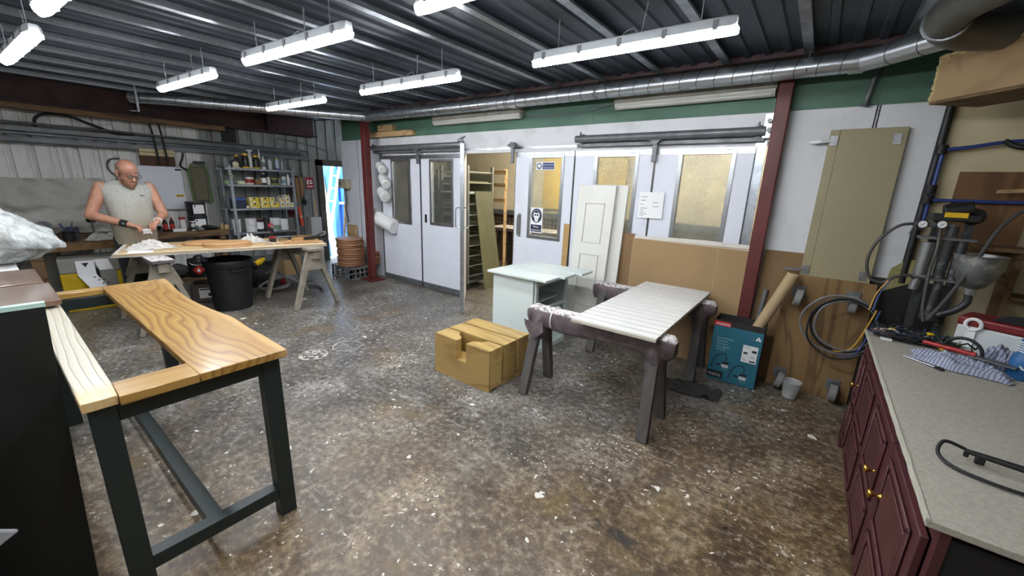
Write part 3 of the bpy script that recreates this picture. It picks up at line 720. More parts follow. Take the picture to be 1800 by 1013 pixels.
paneldoor((-1.97, 3.87, 0), .4, 1.645, .085, 'plain white door edge showing behind the raised panel door', [])
# left end of booth: rolls of white foam, timber offcuts, switch box
ROLL = M('white_foam_roll', (226, 226, 224), .7, 0, .08, 10, .1, 30)
for i, (x_, z_, r_, ln, lab) in enumerate(((-5.57, 1.8, .065, .2, 'white foam roll highest behind the left red column'), (-5.5, 1.6, .07, .28, 'white foam roll second from the top behind the left red column'), (-5.53, 1.4, .085, .24, 'white foam roll third from the top behind the left red column'), (-5.62, .97, .115, .62, 'large white foam roll lowest behind the left red column'))):
    d = Vector((.85, -.35, -.38)).normalized() if i < 3 else Vector((.96, -.0, -.25)).normalized()
    c = Vector((x_, 3.93 if i < 3 else 3.965, z_)); t = thing('foam_roll', lab, 'foam roll', c, 0, 'white foam rolls behind the left column')
    MB().cyl(-d * ln / 2, d * ln / 2, r_, n=20).build('roll', ROLL, t, bevel=.012)
    a = d.orthogonal().normalized(); b_ = d.cross(a)
    MB().tube([d * (ln / 2 + .002) + (a * math.cos(w) + b_ * math.sin(w)) * (r_ * (.15 + .7 * w / 14)) for w in [u * .45 for u in range(30)]], .004, 5).build('spiral_end', M('greyer_foam', (190, 190, 188), .8), t)  # spiral line in slightly greyer foam on the roll's end
t = thing('fascia_timber', 'stepped timber offcuts fixed to the green fascia by the left column', 'timber', (-5.5, YB - .05, 2.26))
MB().bb(-.65, .62, -.02, .045, 0, .075).build('long_piece', PLY, t, bevel=.003)
MB().bb(-.2, .17, -.02, .045, .08, .17).build('short_piece', PLY, t, bevel=.003)
t = thing('switch_box', 'beige electrical isolator box on the left end of the booth', 'switch box', (-6.76, 3.95, 1.45))
MB().bb(-.12, .12, 0, .1, 0, .16).build('case', M('beige_box', (176, 168, 140), .5), t, bevel=.008)
MB().cyl((-.05, 0, .08), (-.05, -.02, .08), .04, n=18).bb(-.06, -.04, -.03, -.02, .045, .115).build('dial', GREYP, t)
MB().tube(spline([(0, .06, 0), (.0, .07, -.2), (-.04, .07, -.35), (.0, .08, -.6)], 5), .009, 6).build('cable', RUBBER, t)
# ------------------------------------------------------------------ slab table, front left
DKGREEN = M('dark_green_paint', (30, 40, 40), .38, 0, .15, 3)
def slab_mat():
    m, nt, b = newmat('live_edge_oak')
    v = coords(nt, (.42, 2.0, 1.0))
    n1 = noise_tex(nt, v, 1.15, 3, .42, .35)
    s0 = N(nt, 'ShaderNodeSeparateXYZ'); nt.links.new(coords(nt), s0.inputs[0])
    band = mth(nt, 'FRACT', mth(nt, 'ADD', mth(nt, 'MULTIPLY', n1, 20), mth(nt, 'MULTIPLY', s0.outputs['Y'], 26)))
    col = ramp(nt, band, [(0, lin((112, 78, 34))), (.14, lin((152, 117, 56))), (.6, lin((170, 139, 72))), (.86, lin((146, 110, 52))), (1, lin((112, 78, 34)))])
    fine = noise_tex(nt, coords(nt, (4, 90, 4)), 1.0, 4, .6)
    col = mixc(nt, mth(nt, 'MULTIPLY', fine, .4), col, lin((136, 94, 46)))
    big = noise_tex(nt, v, 2.2, 2, .5)
    col = mixc(nt, ramp(nt, big, [(.45, (0, 0, 0, 1)), (.7, (.5, .5, .5, 1))]), col, lin((136, 88, 40)))
    s = N(nt, 'ShaderNodeSeparateXYZ'); nt.links.new(coords(nt), s.inputs[0])
    # paler sapwood along the waney edge and a knot
    m2 = ramp(nt, mth(nt, 'ADD', s.outputs['Y'], mth(nt, 'MULTIPLY', n1, .1)), [(.30, (0, 0, 0, 1)), (.34, (.75, .75, .75, 1))])
    col = mixc(nt, m2, col, lin((188, 154, 98)))
    dx = mth(nt, 'SUBTRACT', s.outputs['X'], .45); dy = mth(nt, 'SUBTRACT', s.outputs['Y'], .17)
    dd = mth(nt, 'SQRT', mth(nt, 'ADD', mth(nt, 'MULTIPLY', dx, dx), mth(nt, 'MULTIPLY', mth(nt, 'MULTIPLY', dy, dy), 6)))
    col = mixc(nt, ramp(nt, dd, [(.008, (1, 1, 1, 1)), (.03, (0, 0, 0, 1))]), col, lin((110, 70, 36)))
    nt.links.new(col, b.inputs['Base Color']); setin(b, Roughness=.32, Coat_Weight=.5, Coat_Roughness=.14); bump(nt, b, fine, .05, .002)
    return m
def ash_mat():
    m, nt, b = newmat('pale_ash')
    v = coords(nt, (.6, 4.5, 1)); n1 = noise_tex(nt, v, 1.0, 2, .4, .3)
    s0 = N(nt, 'ShaderNodeSeparateXYZ'); nt.links.new(coords(nt), s0.inputs[0])
    band = mth(nt, 'FRACT', mth(nt, 'ADD', mth(nt, 'MULTIPLY', n1, 5), mth(nt, 'MULTIPLY', s0.outputs['Y'], 38)))
    col = ramp(nt, band, [(0, lin((126, 116, 98))), (.08, lin((186, 180, 162))), (.88, lin((200, 195, 178))), (1, lin((140, 130, 110)))])
    s = N(nt, 'ShaderNodeSeparateXYZ'); nt.links.new(coords(nt), s.inputs[0])
    col = mixc(nt, ramp(nt, mth(nt, 'ADD', s.outputs['X'], mth(nt, 'MULTIPLY', n1, .1)), [(.84, (0, 0, 0, 1)), (.95, (.8, .8, .8, 1))]), col, lin((200, 164, 104)))
    nt.links.new(col, b.inputs['Base Color']); setin(b, Roughness=.3, Coat_Weight=.5, Coat_Roughness=.1); return m
t = thing('slab_table', 'live-edge wooden table with an open middle on a dark green frame', 'table', (-2.75, .41, 0))
ox, oy = 2.75, -.41
edge = [(-3.71, .735), (-3.5, .722), (-3.25, .70), (-3.0, .69), (-2.75, .70), (-2.55, .718), (-2.42, .732), (-2.2, .724), (-2.0, .727), (-1.78, .722)]
es = spline([(a, b_, 0) for a, b_ in edge], 4)
poly = [(-3.7 + ox, .4 + oy), (-1.78 + ox, .4 + oy)] + [(p.x + ox, p.y + oy) for p in reversed(es)]
MB().prism(poly, FT(0, 0, 0), .825, .86).build('live_edge_slab', slab_mat(), t, bevel=.004)
MB().prism([(-3.7 + ox, .09 + oy), (-1.8 + ox, .085 + oy), (-1.8 + ox, .175 + oy), (-1.93 + ox, .18 + oy), (-3.25 + ox, .185 + oy), (-3.7 + ox, .185 + oy)], FT(0, 0, 0), .825, .86).build('ash_strip', ash_mat(), t, bevel=.003)
RAILW = wood('oak_end_rail', (166, 131, 70), (134, 98, 48), 'Y', 6, .32, .5)
MB().prism([(-1.78 + ox, .176 + oy), (-1.78 + ox, .4 + oy), (-1.93 + ox, .4 + oy), (-1.93 + ox, .18 + oy)], FT(0, 0, 0), .825, .86).build('end_rail', RAILW, t, bevel=.003)
MB().prism(rect(-3.7 + ox, -3.61 + ox, .186 + oy, .399 + oy), FT(0, 0, 0), .825, .86).build('end_rail', RAILW, t, bevel=.003)
for x_ in (-1.85, -3.62):
    for y_ in (.665, .135): MB().bb(x_ + ox - .035, x_ + ox + .035, y_ + oy - .035, y_ + oy + .035, 0, .825).build('leg', DKGREEN, t, bevel=.003)
    MB().bb(x_ + ox - .03, x_ + ox + .03, .17 + oy, .63 + oy, .755, .824).build('top_rail', DKGREEN, t, bevel=.002)
    MB().bb(x_ + ox - .03, x_ + ox + .03, .17 + oy, .63 + oy, .10, .16).build('cross_rail', DKGREEN, t, bevel=.002)
for y_ in (.655, .145): MB().bb(-3.585 + ox, -1.885 + ox, y_ + oy - .02, y_ + oy + .02, .765, .82).build('side_rail', DKGREEN, t, bevel=.002) if y_ > .5 else MB().bb(-3.585 + ox, -1.885 + ox, y_ + oy - .02, y_ + oy + .02, .79, .82).build('side_rail', DKGREEN, t, bevel=.002)
MB().bb(-3.59 + ox, -1.88 + ox, .36 + oy, .42 + oy, .102, .158).build('stretcher', DKGREEN, t, bevel=.003)
# dark green cabinet at the left edge
MINT = M('mint_edge', (176, 206, 196), .4, 0, .1)
t = thing('tall_green_panel', 'near-black green panel with a pale mint top edge standing at the left edge', 'panel', (-2.4, -.5, 0))
MB().add([(.33, .53, 0), (.33, .58, 1.14), (.33, -.75, 1.14), (.33, -.75, 0), (.305, .53, 0), (.305, .58, 1.14), (.305, -.75, 1.14), (.305, -.75, 0)], [(0, 3, 2, 1), (4, 5, 6, 7), (0, 1, 5, 4), (3, 7, 6, 2), (1, 2, 6, 5), (0, 4, 7, 3)]).build('board', M('black_green_paint', (14, 19, 19), .5, 0, .1), t, smooth=False)
MB().bb(.303, .332, -.75, .582, 1.141, 1.156).build('top_edge', MINT, t, smooth=False)
# walnut topped units
def unit(x0, x1, y1, topm, label, y0=-1.2):
    t = thing('counter_unit', label, 'counter', ((x0 + x1) / 2, -.5, 0), 0, 'units standing in a row behind the green panel')
    h = (x1 - x0) / 2
    MB().bb(-h + .01, h - .01, y0 + .5, .57, 0, .872).build('carcass', DKGREEN, t, smooth=False)
    MB().bb(-h, h, y0 + .48, y1 + .5, .876, .908).build('top', topm, t, bevel=.004)
unit(-4.41, -3.845, .17, WALNUT, 'walnut topped counter unit next to the white topped one, under the plastic bundle')
unit(-3.80, -3.25, .19, WALNUT, 'walnut topped counter unit nearest the pale ash strip')
unit(-5.3, -4.45, .1, WHITEPL, 'white topped counter unit under the clear plastic bundle')
# bundle in crumpled clear plastic
def wrap_mat():
    m = bpy.data.materials.new('crumpled_clear_plastic'); m.use_nodes = True; nt = m.node_tree; out = nt.nodes['Material Output']; b = nt.nodes['Principled BSDF']
    setin(b, Base_Color=lin((222, 227, 226)), Roughness=.12, Specular_IOR_Level=.9)
    v = coords(nt); f = noise_tex(nt, v, 9, 6, .7, 1.5); bump(nt, b, f, 1.0, .05)
    tr = N(nt, 'ShaderNodeBsdfTransparent'); mx = N(nt, 'ShaderNodeMixShader')
    nt.links.new(ramp(nt, f, [(.35, (.4, .4, .4, 1)), (.6, (.8, .8, .8, 1))]), mx.inputs[0])
    nt.links.new(tr.outputs[0], mx.inputs[1]); nt.links.new(b.outputs[0], mx.inputs[2]); nt.links.new(mx.outputs[0], out.inputs['Surface']); return m
t = thing('plastic_wrapped_bundle', 'pale bundle wrapped in crumpled clear plastic at the left edge', 'bundle', (-4.95, -.3, .91))
def bun(k, amp):
    def f(u, v):
        a = 2 * PI * u; ph = PI * (v - .5)
        sx_ = math.copysign(abs(math.cos(a)) ** .7, math.cos(a)); sy_ = math.copysign(abs(math.sin(a)) ** .7, math.sin(a))
        c = abs(math.cos(ph)) ** .55
        p = Vector((.46 * k * sx_ * c, .62 * k * sy_ * c, .27 + .27 * k * math.copysign(abs(math.sin(ph)) ** .8, math.sin(ph))))
        p.z *= 1 - .5 * max(0, p.y) / .62 if p.z > .2 else 1
        if amp:
            n = nz(p * 5) * .05 + nz(p * 11 + Vector((3, 3, 3))) * .035 + abs(nz(p * 7 + Vector((9, 1, 4)))) * .05 - abs(nz(p * 16 + Vector((2, 7, 1)))) * .022
            p += Vector((p.x, p.y, p.z - .2)).normalized() * n * amp
        p.z = max(p.z, .002); return p
    return f
q = MB().grid(bun(.93, 0), 24, 14); q.build('padded_core', M('pale_core', (220, 224, 214), .8), t)
q = MB().grid(bun(1.05, 1), 130, 72); q.build('plastic_wrap', wrap_mat(), t, ang=70)
# grey foam sheet and timber strip at the very left
FOAMG = M('grey_foam_sheet', (150, 152, 156), .85, 0, .15, 30, .2, 80)
t = thing('foam_sheet', 'grey foam packing sheet hanging at the lower left edge', 'foam sheet', (-1.9, -.12, 0))
q = MB().prism([(-.5, .0), (-.05, .0), (-.055, .42), (.015, .46), (-.035, .5), (-.04, .62), (-.022, .82), (-.025, .87), (-.06, .9), (-.5, .92)], ((0, 0, 0), (0, 1, 0), (0, 0, 1)), .0, .02); q.build('sheet', FOAMG, t, bevel=.006)
MB().prism([(-.3, .0), (-.085, .0), (-.1, .45), (-.3, .45)], ((.06, 0, 0), (0, 1, 0), (0, 0, 1)), 0, .02).build('timber_strip', PLY, t, smooth=False)

# ------------------------------------------------------------------ oak drawer boxes
def drawer_box(loc, label, notch=False):
    t = thing('drawer_box', label, 'drawer', loc, 0, 'oak drawer boxes on the floor')
    w, d, h = .62, .16, .35
    if notch:
        prof = [(0, 0), (w, 0), (w, h), (.37, h), (.37, .18), (.265, .18), (.265, h), (0, h)]
        MB().prism(prof, ((0, 0, 0), (1, 0, 0), (0, 0, 1)), -.015, 0).build('front', OAKZ, t, bevel=.002)
        curve = [(.265, .015), (.262, .06), (.235, .085), (.19, .11), (.16, .145), (.155, d)]
        lp = [(0, .015), (.265, .015)] + curve[1:] + [(0, d)]
        rp = [(w, .015), (w, d), (.47, d), (.465, .145), (.44, .11), (.39, .085), (.372, .06), (.37, .015)]
        MB().prism(lp, FT(0, 0, 0), .012, h).build('side_block', OAK, t, bevel=.002)
        MB().prism(rp, FT(0, 0, 0), .012, h).build('side_block', OAK, t, bevel=.002)
        MB().bb(.15, .48, .016, d, .012, .178).build('bottom', OAK, t, smooth=False)
        MB().bb(-.004, w + .004, -.004, .0, 0, .012).build('lip', OAKZ, t, smooth=False)
    else:
        MB().bb(0, w, 0, d, 0, h - .012).build('body', OAKZ, t, bevel=.002)
        MB().bb(-.003, w + .003, -.003, d + .003, h - .0118, h).build('top', OAK, t, bevel=.002)
        MB().bb(.0, w, -.006, -.0, 0, .014).build('lip', OAKZ, t, smooth=False)
drawer_box((-2.45, 2.19, 0), 'oak drawer box with a U-shaped cut-out, foremost of the three', True)
drawer_box((-2.45, 2.376, 0), 'plain oak drawer box in the middle of the three on the floor')
drawer_box((-2.45, 2.565, 0), 'plain oak drawer box at the back, nearest the pale desk unit')

# ------------------------------------------------------------------ pale desk unit with three loose boards on top
PALE = M('pale_mint_paint', (200, 210, 208), .38, 0, .06, 3)
t = thing('pale_desk_unit', 'pale grey-green open cabinet standing behind the oak drawer boxes', 'cabinet', (-2.22, 3.3, 0))
MB().bb(-.24, .24, -.32, -.30, .0, .765).build('side_panel', PALE, t, bevel=.002)
MB().bb(-.24, .24, .30, .32, .0, .765).build('side_panel', PALE, t, bevel=.002)
MB().bb(-.24, -.22, -.30, .30, .0, .765).build('back_panel', PALE, t, bevel=.002)
MB().bb(-.22, .24, -.30, .30, .02, .04).build('bottom', PALE, t, smooth=False)
for xa, xb in ((-.22, -.17), (.19, .24)): MB().bb(xa, xb, -.30, .30, .745, .765).build('top_rail', PALE, t, smooth=False)
for z_ in (.25, .5): MB().bb(-.2, .2, -.29, .29, z_, z_ + .016).build('shelf', PALE, t, smooth=False)
q = MB(); 
for a, b_, c, d in ((-.30, -.255, .0, .765), (.255, .30, .0, .765), (-.255, .255, .0, .05), (-.255, .255, .69, .745), (-.255, .255, .43, .46)): q.bb(.24, .262, a, b_, c, d)
q.build('face_frame', PALE, t, bevel=.002)
for i, (y0, y1, x0, x1, lab) in enumerate(((2.93, 3.17, -2.5, -1.815, 'pale painted board foremost of the three on the desk unit'), (3.184, 3.415, -2.49, -1.77, 'pale painted board in the middle of the three on the desk unit'), (3.429, 3.665, -2.46, -1.72, 'pale painted board at the back of the three on the desk unit'))):
    put(MB().bb(x0, x1, y0, y1, .767, .789), 'loose_board', PALE, lab, 'board', 'painted boards laid on the desk unit', bevel=.003)

# ------------------------------------------------------------------ trestles in the middle
def wrapped_mat():
    m, nt, b = newmat('paint_caked_wrapping'); v = coords(nt)
    f = noise_tex(nt, v, 12, 6, .65, .5); s = N(nt, 'ShaderNodeNewGeometry'); sp = N(nt, 'ShaderNodeSeparateXYZ'); nt.links.new(s.outputs['Normal'], sp.inputs[0])
    base = ramp(nt, f, [(.3, lin((66, 58, 60))), (.55, lin((96, 84, 86))), (.8, lin((122, 110, 110)))])
    sc2 = noise_tex(nt, v, 30, 5, .7, .6)
    up = mth(nt, 'MULTIPLY', ramp(nt, sp.outputs['Z'], [(.45, (0, 0, 0, 1)), (.8, (1, 1, 1, 1))]), ramp(nt, sc2, [(.42, (0, 0, 0, 1)), (.5, (1, 1, 1, 1))]))
    col = mixc(nt, up, base, lin((208, 202, 200)))
    nt.links.new(col, b.inputs['Base Color']); setin(b, Roughness=.6); bump(nt, b, f, .6, .02); return m
WRAPM = wrapped_mat()
GREYW = M('weathered_grey_timber', (84, 80, 78), .7, 0, .35, 7, .25, 40, stretch=(3, 3, .6))
def trestle(loc, ln, h, label, group, beamm, legm, br=.075, spread=.19, legw=(.075, .048), wrapped=True, inset=.12, rz=0, name='trestle'):
    t = thing(name, label, 'trestle', loc, rz, group)
    if wrapped:
        q = MB(); n = 14; secs = 30; vs = []
        for i in range(secs + 1):
            x_ = -ln / 2 + ln * i / secs; k = 1.0
            if i in (0, secs): k = .62
            if i in (1, secs - 1): k = 1.04
            for j in range(n):
                a_ = 2 * PI * j / n; cx_ = math.copysign(abs(math.cos(a_)) ** .5, math.cos(a_)) * br; cz_ = math.copysign(abs(math.sin(a_)) ** .5, math.sin(a_)) * br
                dd = 1 + .16 * nz((x_ * 9 + loc[0] * 3, cx_ * 20, cz_ * 20)) + .06 * nz((x_ * 25, cx_ * 40, loc[1]))
                sag = .035 * (nz((x_ * 4, loc[1], 2)) if cz_ < 0 else 0)
                z_ = h - br + cz_ * k * (dd if cz_ < 0 else min(dd, 1)) + sag
                vs.append((x_, cx_ * k * dd, min(z_, h)))
        fs = [(i * n + j, i * n + (j + 1) % n, (i + 1) * n + (j + 1) % n, (i + 1) * n + j) for i in range(secs) for j in range(n)]
        fs += [tuple(range(n)), tuple(range((secs + 1) * n - 1, secs * n - 1, -1))]
        q.add(vs, fs); q.build('beam', beamm, t, ang=60)
    else:
        MB().bb(-ln / 2, ln / 2, -br, br, h - .035, h).build('beam', beamm, t, bevel=.005)
        MB().bb(-ln / 2 + .02, ln / 2 - .02, -br * .5, br * .5, h - .13, h - .036).build('under_beam', legm, t, bevel=.004)
    for sx_ in (-1, 1):
        xx = sx_ * (ln / 2 - inset)
        for sy_ in (-1, 1):
            p0 = (xx + sx_ * .03, sy_ * spread, 0); p1 = (xx, sy_ * .045, h - .06)
            d = (V(*p1) - V(*p0)).normalized(); q = MB().bar(V(*p0) - d * .0, p1, legw[0], legw[1], up=(0, 1, 0))
            for v_ in q.v: v_.z = max(v_.z, 0)
            q.build('leg', legm, t, bevel=.004)
        if not wrapped:
            MB().prism([(-spread * .62, h - .28), (spread * .62, h - .28), (.075, h - .06), (-.075, h - .06)], ((xx + sx_ * .035, 0, 0), (0, 1, 0), (0, 0, 1)), -.009, .009).build('gusset', legm, t, smooth=False)
    return t
def wrapskirt(t, ln, h, sx_, inset, seed):
    """rag or tape bunched around the top of a pair of legs"""
    xx = sx_ * (ln / 2 - inset); q = MB(); n = 16; vs = []
    prof = [(.085, h - .05), (.1, h - .1), (.102, h - .16), (.095, h - .21), (.088, h - .25)]
    for r_, z_ in prof:
        for j in range(n):
            a_ = 2 * PI * j / n; dd = 1 + .18 * nz((math.cos(a_) * 2 + seed, math.sin(a_) * 2, z_ * 9)); vs.append((xx + r_ * .72 * dd * math.cos(a_), r_ * 1.02 * dd * math.sin(a_), z_ + .03 * nz((a_, seed, 3))))
    q.add(vs, [(i * n + j, i * n + (j + 1) % n, (i + 1) * n + (j + 1) % n, (i + 1) * n + j) for i in range(len(prof) - 1) for j in range(n)])
    q.build('leg_wrapping', WRAPM, t, ang=60)
t1 = trestle((-1.14, 2.55, 0), 1.14, .692, 'paint-caked trestle with a rag-wrapped beam, near end of the grooved panel', 'paint-caked trestles under the grooved panel', WRAPM, GREYW)
wrapskirt(t1, 1.14, .692, -1, .12, 1); wrapskirt(t1, 1.14, .692, 1, .12, 5)
q = MB().tube([(-.33, .09 * math.cos(a_), .617 + .09 * math.sin(a_)) for a_ in [2 * PI * u / 18 for u in range(18)]], .005, 6, closed=True); q.build('string', WHITEPL, t1)
q = MB().grid(lambda u, v: (-.56 + .17 * u + .02 * v, -.10 - .02 * math.sin(u * 3) - .012 * v, .59 - v * .14 * (1 - abs(u - .55) * 1.2)), 8, 6); q.build('hanging_rag', WRAPM, t1, ang=70)
t2 = trestle((-1.12, 3.68, 0), 1.14, .692, 'paint-caked trestle near the cardboard, far end of the grooved panel', 'paint-caked trestles under the grooved panel', WRAPM, GREYW)
wrapskirt(t2, 1.14, .692, 1, .12, 8)
# white grooved panel
PWHITE = M('fresh_white_paint', (206, 205, 202), .45, 0, .04, 3)
t = thing('grooved_panel', 'freshly painted white grooved panel laid across the two trestles', 'panel', (-.95, 3.14, .694))
MB().bb(-.295, .295, -.775, .775, 0, .016).build('core', M('mdf_core', (186, 180, 164), .7), t, smooth=False)
nb = 17
for i in range(nb):
    a = -.775 + 1.55 * i / nb
    MB().bb(-.296, .296, a + .008, a + 1.55 / nb - .008, .0161, .0265).build('plank', PWHITE, t, bevel=.0015)
# dark net rag on the floor
q = MB(); 
for k in range(3):
    cx_, cy_ = -.66 + k * .07, 3.3 + .02 * k
    q.grid(lambda u, v: (cx_ + (u - .5) * .3, cy_ + (v - .5) * .2, max(.003, .012 + .03 * nz((u * 5 + k, v * 5, 1)) + .02 * abs(nz((u * 13, v * 13, k))) + .03 * (1 - abs(u - .5) * 2) * (1 - abs(v - .5) * 2))), 14, 10)
put(q, 'net_rag', M('dark_net', (56, 54, 54), .9, 0, .4, 40, .6, 90), 'crumpled dark net rag on the floor between trestle and cardboard box', 'rag', ang=70)
# ------------------------------------------------------------------ vacuum carton
TEAL = M('teal_print', (38, 104, 124), .55, 0, .1, 4)
CARTD = M('black_print_card', (40, 36, 34), .7, 0, .2)
t = thing('vacuum_carton', 'open teal and black vacuum cleaner carton on the floor by the red column', 'carton', (-.36, 3.78, 0))
w, d, h = .185, .108, .55
MB().bb(-w, w, -d, -d + .006, .004, h - .05).build('front_panel', TEAL, t, smooth=False)
MB().bb(-w, w, -d, -d + .006, h - .05, h).build('front_rim', CARTD, t, smooth=False)
MB().bb(w - .006, w, -d + .006, d, .004, h).build('side_panel', CARTD, t, smooth=False)
MB().bb(-w, -w + .006, -d + .006, d, .004, h).build('side_panel', CARTD, t, smooth=False)
MB().bb(-w + .006, w - .006, d - .006, d, .004, h).build('back_panel', CARTD, t, smooth=False)
MB().bb(-w, w, -d, d, 0, .004).build('bottom', CARTD, t, smooth=False)
F = lambda a, b_: ((a, -d, b_), (1, 0, 0), (0, 0, 1))
MB().prism(rect(-w, -w + .125, h - .052, h - .012), F(0, 0), 0, .001).build('red_label', M('label_red', (196, 30, 40), .5), t, smooth=False)
MB().text('makita', F(-w + .012, h - .044), .036, .0015, width=.105).build('brand_lettering', PAPER, t, smooth=False)
q = MB()
for i, s_ in enumerate(('Vacuum Cleaner', 'Aspirateur', 'Aspiradora', 'Absauggerät', 'Пылесос')): q.text(('' if i == 0 else '· ') + s_, F(-w + .03, .385 - i * .026), .022, .001, width=(.14, .092, .097, .11, .085)[i])
q.build('language_lettering', M('pale_print', (176, 204, 212), .6), t, smooth=False)
MB().prism(rect(-w, -w + .125, .02, .085), F(0, 0), 0, .001).build('model_field', INK, t, smooth=False)
MB().text('VC2012L', F(-w + .012, .04), .03, .0015, width=.1).build('model_lettering', PAPER, t, smooth=False)
q = MB().text('11', F(w - .09, .43), .03, .001); q.build('icon_number', M('pink_print', (214, 90, 100), .6), t, smooth=False)
q = MB(); 
for k in range(3): q.prism(circ(w - .032 + .012 * math.cos(PI / 2 + k * 2.1), .443 + .011 * math.sin(PI / 2 + k * 2.1), .009, 10), F(0, 0), 0, .0012)
q.build('icon', PAPER, t, smooth=False)
MB().prism(rect(w - .13, w - .02, .225, .375), F(0, 0), 0, .001).build('shipping_label', PAPER, t, smooth=False)
q = MB(); q.text('VC2012L', F(w - .125, .352), .014, .0015); textlines(q, ((w - .122, -d - .001, .225), (1, 0, 0), (0, 0, 1)), .09, .12, 6, 9, .003)
q.prism(rect(w - .06, w - .028, .32, .34), F(0, 0), .001, .0015).prism(rect(w - .07, w - .028, .235, .247), F(0, 0), .001, .0015).prism(rect(w - .12, w - .09, .30, .315), F(0, 0), .001, .0015); q.build('label_print', INK, t, smooth=False)
for ax, az in ((-.085, .13), (.06, .06)):
    q = MB(); q.tube(spline([(ax - .075, -d - .002, az), (ax - .05, -d - .002, az + .09), (ax, -d - .002, az + .125), (ax + .03, -d - .002, az + .11), (ax + .035, -d - .002, az + .05)], 5), .0028, 5)
    q.prism([(ax, az + .03), (ax + .06, az + .035), (ax + .055, az + .055), (ax + .01, az + .05)], F(0, 0), 0, .0012).prism(circ(ax - .02, az + .022, .018, 12, .008), F(0, 0), 0, .0012).prism(rect(ax - .08, ax - .065, az - .008, az), F(0, 0), 0, .0012); q.build('vacuum_picture', INK, t, smooth=False)
    MB().prism([(ax + .008, az), (ax + .055, az), (ax + .058, az + .03), (ax, az + .028)], F(0, 0), 0, .0014).build('vacuum_picture_body', M('pic_white', (200, 205, 205), .6), t, smooth=False)
    MB().text('VC2012L', F(ax + .005, az - .022), .013, .001).build('picture_caption', M('pale_print2', (150, 180, 190), .6), t, smooth=False)
t = thing('kraft_paper_roll', 'brown kraft paper roll standing out of the vacuum carton', 'paper roll', (-.24, 3.79, .01))
p0 = V(.0, .0, .03); p1 = V(.19, .05, .985)
dd = (p1 - p0).normalized(); a = dd.orthogonal().normalized(); b_ = dd.cross(a)
q = MB(); n = 20; vs = []
p0 = V(-.15, -.01, .05); p1 = V(.17, .03, .985); dd = (p1 - p0).normalized(); a = dd.orthogonal().normalized(); b_ = dd.cross(a)
for (p, r_) in ((p0, .044), (p1, .044), (p1, .034), (p1 - dd * .3, .034)):
    for i in range(n): vs.append(p + (a * math.cos(2 * PI * i / n) + b_ * math.sin(2 * PI * i / n)) * r_)
q.add(vs, [(j * n + i, j * n + (i + 1) % n, (j + 1) * n + (i + 1) % n, (j + 1) * n + i) for j in range(3) for i in range(n)] + [tuple(range(n - 1, -1, -1)), tuple(range(3 * n, 4 * n))]); q.build('roll', M('kraft_paper', (172, 148, 112), .7, 0, .1), t)
put(MB().tube([(-.30, 4.0, 0), (-.27, 4.0, .45), (-.245, 4.01, .8)], .017, 12), 'grey_pipe', GREYP, 'grey plastic pipe leaning between the red column and the paper roll', 'pipe')
# tan door leaning on the wall
TAN = M('tan_door_paint', (150, 140, 108), .5, 0, .12, 1.6)
t = thing('tan_cupboard_door', 'tall tan painted door with hinges leaning on the right wall', 'door', (.19, 3.955, .0)); t.rotation_euler = (-.03, 0, 0)
MB().bb(-.165, .21, 0, .022, 0.0, 2.09).build('slab', TAN, t, bevel=.002)
MB().bb(-.225, -.166, .002, .022, 0.0, 2.088).build('stile', TAN, t, bevel=.002)
for x_, z_, s_ in ((-.195, 2.01, -1), (-.195, 1.02, -1), (.16, 2.01, 1), (.16, 1.02, 1)):
    q = MB().bb(x_ - .022, x_ + .022, -.006, 0, z_ - .035, z_ + .035).cyl((x_, -.006, z_), (x_, -.014, z_), .017, n=12)
    if s_ < 0: q.bar((x_, -.012, z_), (x_ - .12, -.02, z_ - .01), .012, .022).bb(x_ - .15, x_ - .075, -.028, -.014, z_ - .018, z_ + .002)
    q.build('hinge', STEEL, t)
# plywood dolly with castors, leaning on the wall
t = thing('plywood_dolly', 'worn plywood dolly board with four castors, stood on edge against the wall', 'dolly', (.155, 3.905, 0)); t.rotation_euler = (-.035, 0, 0)
MB().bb(-.27, .29, 0, .025, 0, .975).build('board', OLDPLY, t, bevel=.004)
MB().bb(.292, .315, .0, .04, 0, .93).build('end_batten', BLACKP, t, smooth=False)
for x_, z_, a_ in ((-.17, .82, .35), (.17, .83, .1), (-.18, .105, .5), (.18, .11, .15)):
    MB().bb(x_ - .045, x_ + .045, -.006, 0, z_ - .02, z_ + .07).build('castor_plate', DKSTEEL, t, bevel=.003)
    wc = V(x_ + .015 * math.sin(a_), -.085, z_ - .015); ax = V(math.cos(a_), 0, -math.sin(a_) * .4).normalized()
    q = MB(); q.cyl((x_, -.006, z_ + .03), (x_, -.02, z_ + .03), .024, n=12)
    for s_ in (-1, 1): q.bar(V(x_, -.018, z_ + .03) + ax * s_ * .024, wc + ax * s_ * .024, .03, .004, up=ax)
    q.cyl(wc - ax * .03, wc + ax * .03, .006, n=8); q.build('castor_fork', STEEL, t)
    MB().cyl(wc - ax * .024, wc + ax * .024, .068, n=20).build('castor_wheel', M('castor_grey', (130, 130, 128), .6, 0, .2), t, bevel=.006)
